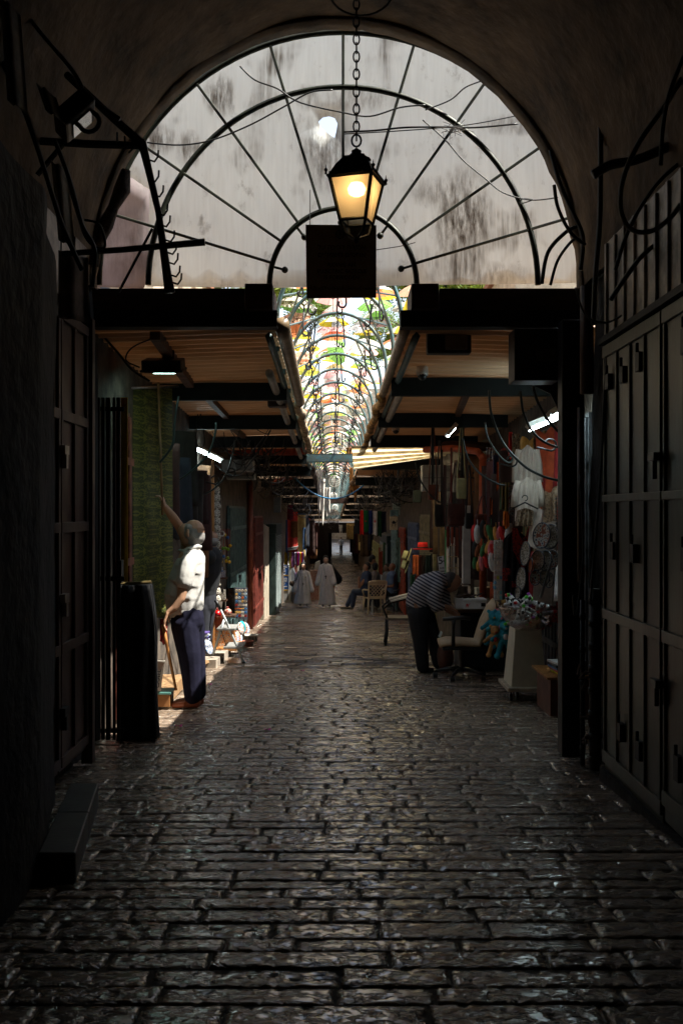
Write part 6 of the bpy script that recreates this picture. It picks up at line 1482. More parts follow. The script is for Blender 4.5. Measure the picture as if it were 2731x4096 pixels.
for (px, py, hh, m, ang), la in zip(((2172, 2143, 104, plate_pat2, .95), (2206, 2148, 100, plate_pat, .9), (2157, 2243, 82, plate_pat, .95), (2187, 2243, 80, plate_pat, .95), (2215, 2240, 76, plate_pat2, 1.0), (2108, 2215, 96, plate_pat, 1.2), (2092, 2318, 96, plate_pat, 1.2), (2147, 2312, 60, plate_pat2, .9), (2183, 2312, 62, plate_pat, .95), (2204, 2322, 60, plate_pat, 1.05), (2130, 2262, 56, cm('b8562c', .4), 1.3), (2078, 2372, 52, plate_pat, 1.15)), pn):
    plate(px, py, hh, 8.5, la, m, ang)
q = MB(); pts = [P(2125, 2030, 9.25), P(2168, 2040, 9.1), P(2150, 2200, 9.1), P(2108, 2180, 9.25)]; q.prism(pts, (.02, .03, 0)); tag(q.build('pegboard', cm('8a8078', .7, bump=.6, bscale=60)), 'tall pale slatted board leaning under the tunics', 'board')
q = MB(); pts = [P(2150, 2100, 8.65), P(2228, 2080, 8.6), P(2205, 2420, 8.6), P(2128, 2400, 8.65)]; q.prism(pts, (.02, .03, 0)); tag(q.build('pegboard', cm('8a8078', .7, bump=.6, bscale=60)), 'pale slatted board carrying the painted plates', 'board')
q = MB(); q.cyl(P(2160, 2390, 8.4), P(2202, 2250, 8.4), .012, n=6); tag(q.build('metal_rod', chrome), 'slanting pale metal rod across the painted plates', 'rod')
q = MB(); a = P(2232, 1930, 8.3); c = P(2240, 2290, 8.3); q.cyl(a, c, .010, n=8); 
for k in range(9): q.sph(P(2222, 1995 + k * 14, 8.25), .013, 6)
tag(q.build('display_pole', chrome, smooth=True), 'thin chrome display pole with beads by the black steel post', 'pole')
# pedestal with bowl
pd = thing('display_pedestal', P(2113, 2796, 9.64), 'white tapering display pedestal on castors carrying a clear bowl', 'pedestal'); pw = mat('offwhite_laminate', (.68, .62, .48), .5, var=.08)
def quadpts(x0, x1, y, D0, D1): return [P(x0, y, D0), P(x1, y, D0), Vector((P(x1, y, D0).x, D1, P(x1, y, D0).z)), Vector((P(x0, y, D0).x, D1, P(x0, y, D0).z))]
q = MB(); q.add(quadpts(2062, 2160, 2470, 9.55, 9.85) + quadpts(2043, 2184, 2750, 9.5, 9.95), [(0, 1, 2, 3), (7, 6, 5, 4)] + [(k, 4 + k, 4 + (k + 1) % 4, (k + 1) % 4) for k in range(4)]); q.build('column', pw, pd, bevel=.006)
q = MB(); a = P(2028, 2766, 9.45); c = P(2188, 2751, 9.45); q.bbox((a.x, 9.42, a.z), (c.x, 10.0, c.z)); q.build('base_board', cm('8a8070', .5), pd, bevel=.004)
for px, D_ in ((2042, 9.48), (2068, 9.6), (2170, 9.5), (2178, 9.9), (2045, 9.92)):
    w_ = thing('caster', (0, 0, 0), None, None) if False else None
    c = P(px, 0, D_); z = g(D_) + .034
    q = MB(); q.cyl((c.x - .014, D_, z), (c.x + .014, D_, z), .034, n=16); cs = q.build('caster_wheel', black_plastic, pd, smooth=False, bevel=.004)
    q = MB(); q.bbox((c.x - .018, D_ - .01, z), (c.x - .015, D_ + .02, P(0, 2766, 9.45).z)); q.bbox((c.x + .015, D_ - .01, z), (c.x + .018, D_ + .02, P(0, 2766, 9.45).z)); q.build('caster_fork', chrome, pd)
clear = bpy.data.materials.new('clear_plastic'); clear.use_nodes = True; N = clear.node_tree.nodes; L = clear.node_tree.links
gs = N.new('ShaderNodeBsdfGlossy'); gs.inputs['Roughness'].default_value = .08; gs.inputs['Color'].default_value = (.9, .85, .82, 1); tp = N.new('ShaderNodeBsdfTransparent'); tp.inputs['Color'].default_value = (.86, .84, .82, 1); fr_ = N.new('ShaderNodeLayerWeight'); fr_.inputs['Blend'].default_value = .35; ms = N.new('ShaderNodeMixShader')
L.new(fr_.outputs['Facing'], ms.inputs['Fac']); L.new(tp.outputs[0], ms.inputs[1]); L.new(gs.outputs[0], ms.inputs[2]); L.new(ms.outputs[0], N['Material Output'].inputs['Surface'])
BR = 117 * 9.3 / FPX; bcn = P(2108, 2418, 9.3)
q = MB(); q.lathe([(.001, -.245), (BR * .35, -.235), (BR * .65, -.19), (BR * .88, -.11), (BR * .98, -.03), (BR, 0), (BR * .97, 0), (BR * .95, -.03), (BR * .85, -.105), (BR * .62, -.18), (BR * .3, -.225), (.001, -.233)], bcn, 32, closed=False)
tag(q.build('clear_bowl', clear, smooth=True), 'big clear plastic bowl full of tubes on the pedestal', 'bowl')
capc = ['c41c1c', '3f9c2c', 'c41c1c', '181818', '7a3a8a', '3f9c2c']
for k in range(54):
    rr_ = math.sqrt(rg.random()) * BR * .80; an = rg.uniform(0, 2 * PI); up = k > 26
    z = (rg.uniform(.0, .05) if up else rg.uniform(-.17, -.03)); rr_ *= 1 if z > -.08 else .72
    c = bcn + Vector((rr_ * math.cos(an), rr_ * math.sin(an) * .9, z)); d = Vector((rg.uniform(-1, 1), rg.uniform(-.6, .6), rg.uniform(.1, 1) if up else rg.uniform(-.5, .5))).normalized()
    cap = capc[k % 6]; pos = ['deep in the bowl', 'low in the bowl', 'near the rim'][0 if z < -.11 else 1 if z < 0 else 2]
    t = thing('cream_tube', c - d * .05, f'small white tube with {dict(c41c1c="red", **{"3f9c2c": "green", "181818": "black", "7a3a8a": "purple"})[cap]} cap {pos}', 'tube', 'tubes heaped in the clear bowl')
    q = MB(); q.cyl(c - d * .06, c + d * .045, .017, .015, 8); q.build('body', cm('c8bcb0', .4), t, smooth=True); q = MB(); q.cyl(c + d * .046, c + d * .072, .015, n=8); q.build('cap', cm(cap, .35), t)
    q = MB(); e = d.orthogonal().normalized() * .0175; q.box(c + Vector((0, -.0175, 0)), (.022, .002, .03)); q.build('label_patch', cm('1c1c1c', .4), t)
# wooden low table with books
t = thing('low_table', P(2208, 2845, 8.8), 'low reddish wooden table by the black steel post', 'table'); q = MB(); a = P(2178, 2712, 8.6); q.bbox((a.x, 8.5, a.z), (a.x + .45, 9.2, a.z + .02)); q.build('table_top', orange_wood, t)
q = MB(); q.bbox((a.x + .03, 8.52, g(8.8)), (a.x + .42, 9.1, a.z - .002)); q.build('side_panel', mat('red_wood', (.12, .035, .02), .5), t)
for k, col in enumerate(('caa020', '8a2a1c', '2c4a6a', '3a3a3a', 'b8b0a0')):
    z = a.z + .021 + k * .022; q = MB(); q.box((a.x + .20 + rg.uniform(-.02, .02), 8.72, z + .010), (.2, .26, .019), Matrix.Rotation(rg.uniform(-.2, .2), 3, 'Z')); tag(q.build('book', cm(col, .5), bevel=.002), f'{("yellow, lowest", "red, second", "blue, third", "black, fourth", "pale, topmost")[k]} book of the stack on the low table', 'book', 'books stacked on the low table')
# plush toys
GAIN = 1.1
def plush(c, s, col, spot, label):
    t = thing('plush_toy', c + Vector((0, 0, -.2 * s)), label, 'plush toy', 'plush toys hanging in a bunch'); m = cm(col, .95, bump=.6, bscale=90)
    b = MB(); b.sph(c, .062 * s, 12, (1, .8, 1.2)); b.sph(c + Vector((0, -.01, .10 * s)), .055 * s, 12); b.sph(c + Vector((0, -.055 * s, .09 * s)), .028 * s, 8)
    for sx in (-1, 1):
        b.cyl(c + Vector((sx * .03 * s, 0, .04 * s)), c + Vector((sx * .12 * s, -.01, -.03 * s)), .026 * s, .020 * s, 8); b.sph(c + Vector((sx * .12 * s, -.01, -.03 * s)), .024 * s, 8)
        b.cyl(c + Vector((sx * .03 * s, 0, -.05 * s)), c + Vector((sx * .07 * s, -.01, -.18 * s)), .030 * s, .024 * s, 8); b.sph(c + Vector((sx * .075 * s, -.02, -.185 * s)), .032 * s, 8)
        b.sph(c + Vector((sx * .05 * s, 0, .145 * s)), .020 * s, 8)
    ob = b.build('body', m, t, smooth=True); r = ob.modifiers.new('remesh', 'REMESH'); r.mode = 'VOXEL'; r.voxel_size = .007; r.use_smooth_shade = True
    q = MB(); q.sph(c + Vector((0, -.05 * s, .0)), .025 * s, 8, (1, .5, 1.2)); q.sph(c + Vector((0, -.07 * s, .085 * s)), .014 * s, 8); q.build('patch', cm(spot, .9), t, smooth=True)
for (px, py, D_, s_, col, sp, la) in ((1972, 2500, 10.5, 1.0, '2f93a8', 'd8a040', 'blue plush toy at the left of the hanging bunch'), (2000, 2505, 10.45, 1.1, '3aa0b4', 'e08aa0', 'blue plush toy at the middle of the bunch'), (2018, 2545, 10.4, 1.1, '2f93a8', 'c8c8c8', 'lowest blue plush toy in the bunch'), (1978, 2555, 10.42, .9, 'c09058', 'a02c20', 'tan plush toy at the bottom of the bunch'), (1992, 2468, 10.5, .6, 'd88a94', 'b84a54', 'small pink plush toy at the top of the bunch')):
    plush(P(px, py, D_), s_, col, sp, la)
q = MB(); q.tube([P(1980, 2400, 10.5), P(1990, 2460, 10.5)], .004, 4); tag(q.build('toy_cord', black_iron), 'thin cord from which the plush toys hang', 'cord')
GAIN = 2.2
# counter with black cloth
ct = thing('stall_counter', P(1930, 2700, 12.6), 'stall counter draped in black cloth behind the office chair', 'counter'); a = P(1800, 2448, 12.3); c = P(2075, 2436, 12.3)
q = MB(); q.bbox((a.x, 12.2, a.z), (c.x, 13.0, c.z)); q.build('table_top', mat('brown_counter', (.12, .06, .035), .5), ct)
q = MB(); q.bbox((a.x + .12, 12.25, g(12.5)), (c.x - .02, 12.95, a.z - .003)); q.build('black_drape', black_cloth, ct, bevel=.02)
def carton(px0, px1, py0, py1, D, dep, col, label, lid=True, name='carton', cat='box'):
    a = P(px0, py1, D); c = P(px1, py0, D); t = thing(name, ((a.x + c.x) / 2, D, a.z), label, cat); q = MB(); q.bbox((a.x, D, a.z), (c.x, D + dep, c.z)); q.build('body', cm(col, .6, var=.1), t, bevel=.003)
    if lid: q = MB(); q.bbox((a.x - .004, D - .004, c.z - .022), (c.x + .004, D + dep + .004, c.z + .003)); q.build('lid', cm(col, .6, var=.1), t, bevel=.002)
    return t
t = carton(1853, 1945, 2398, 2436, 12.0, .3, 'b8b0a4', 'white cardboard shoe box with a small red camel mark and a black square')
q = MB(); cc = P(1868, 2420, 11.992); q.sph(cc, .012, 8, (1.3, .15, .8)); q.sph(cc + Vector((-.004, 0, .010)), .007, 6, (1, .3, 1)); q.tube([cc + Vector((.012, 0, .002)), cc + Vector((.022, 0, .0)), cc + Vector((.026, 0, .014)), cc + Vector((.034, 0, .014))], .003, 5)
for dx_ in (-.012, -.006, .006, .011): q.cyl(cc + Vector((dx_, 0, -.005)), cc + Vector((dx_, 0, -.026)), .002, n=4)
q.build('camel_mark', cm('a82018', .5), t)
q = MB(); a = P(1923, 2426, 11.99); c = P(1940, 2412, 11.99); q.bbox((a.x, 11.989, a.z), (c.x, 11.993, c.z)); q.build('black_square', ink, t)
for k in range(9):
    a = P(1822 + k * 3.4, 2434, 12.05); q = MB(); h = rg.uniform(.11, .125); q.bbox((a.x, 12.03, a.z), (a.x + .0085, 12.28, a.z + h)); tag(q.build('paper_folder', cm(('c0b8ac', 'a8a4a8', 'c8c0b0')[k % 3], .7)), f'upright pale folder left of the shoe box, {ordinal(k)} from the left', 'folder', 'folders beside the shoe box')
carton(1940, 1985, 2352, 2392, 12.7, .25, 'a08458', 'tan cardboard box with a red stripe at the back of the counter')
carton(1905, 1938, 2354, 2392, 12.75, .2, 'b0a48c', 'cream card box left of the tan one')
q = MB()
for k in range(16):
    c = P(rg.uniform(1832, 1920), rg.uniform(2376, 2392), 12.15 + rg.uniform(0, .1)); q.torus(c, rg.uniform(.025, .05), .009, ax=(rg.uniform(-.5, .5), rg.uniform(-.5, .5), 1), n=10, m=5)
tag(q.build('belt_coil', cm('2a1c12', .4)), 'heap of coiled dark leather belts lying on the shoe box', 'belts')['kind'] = 'stuff'
q = MB(); a = P(1795, 2420, 12.35); c = P(1880, 2345, 12.35); q.bbox((a.x, 12.35, a.z), (c.x, 12.6, c.z)); tag(q.build('display_case', clear), 'clear plastic display case behind the stooping man', 'case')
# white post, shelving, price sign
q = MB(); D_ = 13.3; a = P(1850, 2335, D_); c = P(1881, 2022, D_); q.bbox((a.x, D_, a.z), (c.x, D_ + .1, c.z)); tag(q.build('white_post', white_plastic, bevel=.004), 'square white post behind the satchel', 'post')
t = thing('shelf_unit', P(1820, 2340, 14.3), 'narrow white shelf unit left of the white post', 'shelves')
for px in (1792, 1812, 1838): q = MB(); a = P(px, 2340, 14.3); c = P(px + 6, 2150, 14.3); q.bbox((a.x, 14.3, a.z), (c.x, 14.6, c.z)); q.build('upright', cm('9a948a', .6), t)
for py in (2180, 2225, 2270, 2315): q = MB(); a = P(1790, py + 3, 14.29); c = P(1846, py, 14.29); q.bbox((a.x, 14.285, a.z), (c.x, 14.298, c.z)); q.build('shelf', cm('9a8a6a', .6), t)
q = MB(); q.cyl(P(1784, 2120, 14.6), P(1784, 2345, 14.6), .02, n=6); tag(q.build('green_pole', cm('2c6a34', .5)), 'green pole left of the white shelf unit', 'pole')
t = thing('price_sign', P(1766, 2293, 13.2), 'white card price sign reading 5 above the stooping man', 'sign')
xa = (P(1778, 2224, 13.2) - P(1750, 2228, 13.2)); pts = [P(1750, 2228, 13.2), P(1773, 2223, 13.2), P(1780, 2290, 13.2), P(1756, 2294, 13.2)]
q = MB(); q.prism(pts, (0, .006, 0)); crd = q.build('card', cm('c0bcb4', .7, var=.05), t)
xd = (pts[1] - pts[0]).normalized(); zd = (pts[0] - pts[3]).normalized(); xd = (xd - zd * xd.dot(zd)).normalized()
ctr = (pts[0] + pts[2]) / 2 + Vector((0, -.003, 0))
for s_, dx_, dz_, sz in (('5', -.010, .052, .13), ('NIS', .023, .045, .024), ('5=20', 0, -.045, .028), ('SHEKELS', 0, -.088, .021)): text_mesh(s_, sz, ink, 'lettering', crd, ctr + xd * dx_ + zd * dz_, xd, zd, .0015, bold=.0008)
q = MB(); q.cyl(P(1768, 2294, 13.2), P(1772, 2420, 13.2), .005, n=5); q.build('stick', black_iron, t)
# office chair
oc = thing('office_chair', P(1845, 2716, 11.4), 'cream and black office chair on castors facing the counter', 'chair'); crm = mat('cream_leather', (.58, .43, .27), .5, var=.15)
OD = 11.4
q = MB(); q.tube([P(1755, 2572, OD), P(1790, 2566, OD), P(1850, 2568, OD), P(1905, 2572, OD), P(1918, 2540, OD), P(1935, 2485, OD), P(1965, 2430, OD), P(1985, 2405, OD)], [.05, .055, .052, .055, .05, .05, .055, .05], 10)
for v in q.v: v.y = OD + (v.y - OD) * 4.2
ob = q.build('seat_shell', crm, oc, smooth=True)
q = MB(); a = P(1762, 2592, OD); c = P(1925, 2580, OD); q.bbox((a.x, OD - .2, a.z), (c.x, OD + .2, c.z)); q.build('seat_base', black_plastic, oc, bevel=.01)
q = MB(); q.tube([P(1925, 2590, OD + .0), P(1945, 2520, OD), P(1990, 2440, OD)], .05, 8)
for v in q.v: v.y = OD + (v.y - OD) * 3
q.build('back_cover', black_plastic, oc, smooth=True)
for dd in (-.26, .24): q = MB(); q.tube([P(1812, 2585, OD + dd), P(1812, 2500, OD + dd), P(1815, 2478, OD + dd)], .022, 6); q.tube([P(1770, 2478, OD + dd), P(1850, 2470, OD + dd), P(1880, 2474, OD + dd)], .024, 6); q.build('armrest', black_plastic, oc, smooth=True)
q = MB(); q.cyl(P(1845, 2590, OD), P(1845, 2690, OD), .03, n=10); q.cyl(P(1845, 2600, OD), P(1845, 2640, OD), .04, n=10); q.build('gas_column', black_plastic, oc)
for k in range(5):
    an = 2 * PI * k / 5 + 3.0; c0 = P(1845, 2685, OD); c0.z = g(OD) + .11; e = c0 + Vector((math.cos(an) * .30, math.sin(an) * .30, -.03))
    q = MB(); q.tube([c0, (c0 + e) / 2 + Vector((0, 0, .012)), e], [.03, .025, .018], 6); fa_ = q.build('foot_arm', black_plastic, oc, smooth=True)
    q = MB(); w_ = Vector((e.x, e.y, g(OD) + .032)); q.cyl(w_ + Vector((-.025, 0, 0)), w_ + Vector((.025, 0, 0)), .032, n=12); q.cyl(w_, e, .01, n=6); q.build('caster', black_plastic, fa_)
q = MB(); a = P(1690 + 62, 2575, 11.6); pts = [P(1752, 2545, 11.7), P(1762, 2522, 11.7), P(1770, 2530, 11.7), P(1760, 2554, 11.7)]; q.prism(pts, (0, .003, 0)); tag(q.build('price_tag', cm('9ab0a8', .6)), 'pale green price tag dangling by the stooping man', 'tag')
q = MB(); c = P(1780, 2625, 11.9); q.sph(c, .16, 14, (.62, .5, 1.25)); tag(q.build('brown_sack', mat('rust_leather', (.11, .035, .02), .45, bump=.4), smooth=True), 'rust brown leather sack on the floor under the counter', 'sack')
# black armchair with pale arms behind him
t = thing('armchair', P(1612, 2575, 16.4), 'black metal armchair with pale arm tops behind the stooping man', 'chair'); AD = 16.4; s_ = FPX / AD
def blackchair(px, py):
    c = P(px, py, AD); z0 = g(AD)
    X0, X1, Y0, Y1 = c.x - .27, c.x + .27, AD - .2, AD + .25
    for (x, y) in ((X0, Y0), (X1, Y0), (X0, Y1), (X1, Y1)):
        q = MB(); q.tube([(x + (-.03 if x == X0 else .03), y, z0), (x, y, z0 + .2), (x, y, z0 + .42)], .018, 6); q.build('leg', black_iron, t, smooth=True)
    q = MB(); q.bbox((X0 - .02, Y0 - .02, z0 + .42), (X1 + .02, Y1, z0 + .46)); q.build('seat', cm('4a443c', .6), t, bevel=.01)
    for y in (Y0, Y1):
        q = MB(); q.tube([(X0, y, z0 + .45), (X0 - .06, y, z0 + .6), (X0 + .05, y, z0 + .70), (X1 - .1, y, z0 + .80)], .018, 6); q.build('arm_frame', black_iron, t, smooth=True)
        q = MB(); q.tube([(X0 + .05, y, z0 + .722), (X1 - .1, y, z0 + .822)], .022, 6); q.build('arm_pad', white_plastic, t, smooth=True)
    q = MB(); q.bbox((X1, Y0, z0 + .5), (X1 + .02, Y1, z0 + .9)); q.build('backrest', black_cloth, t, bevel=.01)
blackchair(1612, 2500)
# hats, clothes rack
def hat(c, r, col, label, rot=None, band=None):
    t = thing('hat', c, label, 'hat'); R_ = rot or Matrix.Identity(3)
    b = MB(); b.lathe([(r, 0), (r * .8, -.012), (r * .55, .005), (r * .52, .06), (r * .46, .11), (.001, .10)], (0, 0, 0), 20, closed=False); b.v = [c + R_ @ v for v in b.v]; b.build('crown_and_brim', cm(col, .85, bump=.5, bscale=60), t, smooth=True, solid=.004)
    b = MB(); b.lathe([(r * .56, .008), (r * .54, .035)], (0, 0, 0), 20, closed=False); b.v = [c + R_ @ v for v in b.v]; b.build('hat_band', cm(band or '2a1c12', .8), t, solid=.003)
hat(P(1632, 2225, 19), .17, 'b8a070', 'straw sun hat hanging by the tan door', Matrix.Rotation(-1.2, 3, 'Y'))
hat(P(1628, 2262, 19.1), .16, 'c0a878', 'second straw hat hanging just below the first', Matrix.Rotation(-1.25, 3, 'Y'))
hat(P(1690, 2195, 17), .17, 'a01810', 'bright red felt hat on top of the clothes rack')
rack = thing('clothes_rack', P(1690, 2420, 17), 'dark clothes rack under the red hat', 'rack'); q = MB(); q.tube([P(1650, 2420, 17), P(1650, 2215, 17), P(1725, 2215, 17), P(1725, 2420, 17)], .015, 6); q.build('frame', black_iron, rack)
for k, (x0, x1, y1, col, la) in enumerate(((1650, 1674, 2300, 'b0552c', 'orange leather piece at the left of the clothes rack'), (1674, 1688, 2360, '3a140c', 'dark maroon garment on the clothes rack'), (1684, 1702, 2330, '2c2018', 'dark brown garment in the middle of the clothes rack'), (1700, 1722, 2345, '12201a', 'dark green garment at the right of the clothes rack'), (1640, 1664, 2420, '14301c', 'green cloth hanging low at the left of the rack'), (1660, 1684, 2400, '4a1812', 'dark red cloth hanging low on the rack'))):
    cloth2(x0, x1, 2220 if k < 4 else 2300, y1, 16.9 - .05 * k, col, la, 'garment', 'garment', 2)
# dark garments along the walls
gcol = [('2a1410', 'dark brown'), ('10141c', 'navy'), ('2c0c0c', 'maroon'), ('14110c', 'black'), ('3a2c18', 'olive brown'), ('1c1c20', 'charcoal'), ('4a3018', 'ochre'), ('20100c', 'chestnut')]
for side, D0, D1, n in (('right', 10.9, 19, 24), ('left', 10.2, 13.2, 9)):
    for k in range(n):
        D_ = D0 + (D1 - D0) * k / n; col, cn_ = gcol[rg.randrange(8)]; s = -1 if side == 'right' else 1
        x = (XR if side == 'right' else XL)(D_) + s * rg.uniform(.03, .12); zt = zr(D_) - rg.uniform(.35, .8); h = rg.uniform(.6, 1.5); w_ = rg.uniform(.25, .4); ph = rg.uniform(0, 6)
        q = MB(); q.grid(lambda u, v: Vector((x + .03 * math.sin(u * 12 + ph) * (.3 + v) + s * (u - .5) * .25, D_ + w_ * (u - .5) * (1 + .1 * v), zt - h * v)), 12, 8, thick=(s * .005, 0, 0))
        tag(q.build('garment', cm(col, .9, bump=.4, bscale=40), smooth=True), f'{cn_} garment hanging along the {side} wall, {ordinal(k)} from the passage', 'garment', f'garments along the {side} wall')
for k in range(26):
    px, py = 1896 + (k % 9) * 17 + rg.uniform(-5, 5), 2130 + (k // 9) * 62 + rg.uniform(-12, 12); D_ = 11.6 - (px - 1896) / 160; col, cn_ = (('9a1c1c', 'red'), ('c8beb0', 'white'), ('1c1c1c', 'black'), ('6a3c20', 'brown'), ('2c5a34', 'green'), ('b07a3c', 'tan'), ('a85a60', 'pink'))[k % 7]
    c = P(px, py, D_); q = MB(); hh = rg.uniform(.07, .12); q.sph(c, hh, 10, (.38, .25, 1), Matrix.Rotation(rg.uniform(-.5, .5), 3, 'Y')); q.cyl(c + Vector((0, 0, hh * .8)), c + Vector((0, 0, hh * 1.5)), .004, n=4)
    tag(q.build('hanging_slipper', cm(col, .7, bump=.3), smooth=True), f'small {cn_} cloth slipper hung in {ORD[k // 9]} row before the dress, {ordinal(k % 9)} from the left', 'slipper', 'slippers hung in rows on the right stall')
# clutter of goods farther down both sides
for side in ('left', 'right'):
    for k in range(20):
        D_ = (35 if side == 'left' else 44) + k * 1.7; col, cn_ = (gcol + [('7a2018', 'red'), ('20486a', 'blue'), ('8a7a50', 'tan')])[rg.randrange(11)]; s = -1 if side == 'right' else 1
        x = (XR if side == 'right' else XL)(D_) + s * rg.uniform(.15, .8); zt = zr(D_) - rg.uniform(.3, .9); h = rg.uniform(.7, 1.9); w_ = rg.uniform(.25, .6); ph = rg.uniform(0, 6)
        q = MB(); q.grid(lambda u, v: Vector((x + w_ * (u - .5), D_ + .04 * math.sin(u * 9 + ph), zt - h * v)), 8, 6, thick=(0, .01, 0))
        tag(q.build('hung_garment', cm(col, .9), smooth=True), f'{cn_} garment hung out over the far {side} stalls, {ordinal(k)} from the near end', 'garment', f'garments far down the {side} side')
# flags
GAIN = 1.3
for k, (x0, x1, y0, y1, m_, la) in enumerate(((1440, 1453, 2042, 2138, 'c01810', 'narrow red flag, leftmost of the hanging flags'), (1452, 1473, 2042, 2128, '0e5a2c', 'green flag with a small red emblem'), (1473, 1489, 2042, 2135, '10245c', 'dark blue flag between the green and the white one'), (1489, 1509, 2044, 2140, 'c8c4c0', 'white flag with a red cross'), (1508, 1525, 2044, 2145, '0c3a1c', 'dark green flag right of the white one'), (1525, 1544, 2046, 2130, '14142c', 'dark navy flag, rightmost of the hanging flags'))):
    f = cloth2(x0, x1, y0, y1, 26.2 + .05 * k, m_, la, 'flag', 'flag', 1, .02, .1)
    if k in (1, 3):
        q = MB(); c = P((x0 + x1) / 2, 2085, 26.05); s_ = .038 if k == 3 else .02; q.box(c, (s_ * .5, .006, s_ * 2)); q.box(c, (s_ * 2, .007, s_ * .5))
        for sx in (-1, 1):
            for sz in (-1, 1): q.box(c + Vector((sx * s_ * .7, 0, sz * s_ * .7)), (s_ * .25, .006, s_ * .25))
        e = q.build('cross', cm('b01c1c', .8), f)
t = thing('tote_bag', P(1574, 2120, 25.6), 'cream tote bag printed with a dark camel', 'bag'); q = MB(); a = P(1558, 2120, 25.6); c = P(1590, 2066, 25.6); q.bbox((a.x, 25.6, a.z), (c.x, 25.65, c.z)); q.build('body', cm('b0a488', .8), t, bevel=.008)
q = MB(); cc = P(1574, 2090, 25.59); q.sph(cc, .05, 8, (1, .1, .7)); q.sph(cc + Vector((0, 0, .03)), .022, 8, (1, .2, 1)); q.tube([cc + Vector((.04, 0, 0)), cc + Vector((.075, 0, .01)), cc + Vector((.08, 0, .06))], .01, 5)
for dx_ in (-.035, .035): q.cyl(cc + Vector((dx_, 0, -.02)), cc + Vector((dx_, 0, -.1)), .006, n=4)
q.build('camel_print', ink, t)
cloth2(1560, 1592, 2040, 2064, 25.7, '6a8c94', 'small pale blue cloth bag above the camel tote', 'cloth_bag', 'bag', 1)
cloth2(1590, 1604, 2150, 2330, 27.8, '5a7a78', 'blue-green slatted panel edge beside the orange-red door', 'panel_edge', 'panel', 1)
for k, (x0, x1, y0, y1, col, la) in enumerate(((1514, 1530, 2190, 2300, '8a3a20', 'rust coloured wares hanging behind the seated men'), (1520, 1532, 2178, 2205, 'b0a890', 'small framed picture over the rust wares'), (1531, 1545, 2170, 2320, '3a5a40', 'green cloth strip behind the man in light blue'))):
    cloth2(x0, x1, y0, y1, 33 - k * .1, col, la, 'hung_ware', 'wares', 1)
# plastic chairs
def plastic_chair(c, rz, col, label, lattice=True):
    t = thing('plastic_chair', c, label, 'chair'); m = cm(col, .45, var=.1); M_ = Matrix.Rotation(rz, 3, 'Z'); W = lambda x, y, z: c + M_ @ Vector((x, y, z))
    for sx in (-1, 1):
        q = MB(); q.tube([W(sx * .27, -.25, 0), W(sx * .23, -.2, .42)], [.018, .028], 6); q.build('leg', m, t, smooth=True)
        q = MB(); q.tube([W(sx * .26, .27, 0), W(sx * .22, .2, .42)], [.018, .028], 6); q.build('leg', m, t, smooth=True)
        q = MB(); q.tube([W(sx * .23, -.2, .42), W(sx * .28, -.24, .62), W(sx * .29, -.05, .65), W(sx * .25, .22, .66)], [.022, .022, .026, .02], 6); q.build('armrest', m, t, smooth=True)
    q = MB(); q.grid(lambda u, v: W((u - .5) * .48, -.22 + .44 * v, .43 - .02 * math.sin(PI * u) * math.sin(PI * v)), 8, 8, thick=(0, 0, -.02)); q.build('seat', m, t, smooth=True)
    q = MB()
    def bk(u, v): return W((u - .5) * (.46 + .04 * v), .22 + .12 * v + .03 * math.cos((u - .5) * PI) , .42 + .46 * v + (.03 * math.sin(PI * u) if v > .9 else 0))
    if lattice:
        q.tube([bk(0, k / 6) for k in range(7)], .022, 6); q.tube([bk(1, k / 6) for k in range(7)], .022, 6); q.tube([bk(k / 6, 1) for k in range(7)], .03, 6); q.tube([bk(k / 6, .1) for k in range(7)], .02, 6); q.grid(lambda u, v: bk(u, .8 + .2 * v), 8, 3, thick=(0, .012, 0))
        for k in range(-4, 6):
            for sg in (1, -1):
                pts = []
                for j in range(9):
                    v = .1 + .7 * j / 8; u = (k / 5 + sg * (v - .1) * .9 + (0 if sg > 0 else .6))
                    if 0 <= u <= 1: pts.append(bk(u, v))
                if len(pts) > 1: q.tube(pts, .007, 4)
    else: q.grid(bk, 8, 8, thick=(0, .015, 0))
    q.build('backrest', m, t, smooth=False)
c = P(1497, 0, 27.6); plastic_chair(Vector((c.x, 27.55, g(27.55))), R(188) + .1, 'b8a88c', 'cream plastic armchair with a lattice back, seen from behind')
c = P(1578, 0, 28.3); plastic_chair(Vector((c.x + .05, 28.3, g(28.3))), R(-62), '2c3038', 'dark grey plastic armchair under the bald man', False)
q = MB(); c = P(1490, 0, 28); q.cyl((c.x, 28, g(28)), (c.x, 28, g(28) + .3), .04, n=10); q.cyl((c.x, 28, g(28) + .3), (c.x, 28, g(28) + .35), .025, n=8); tag(q.build('steel_flask', chrome), 'small metal flask on the floor beside the cream chair', 'flask')

# ------------------------------------------------------------------ left side goods
GAIN = 1.0
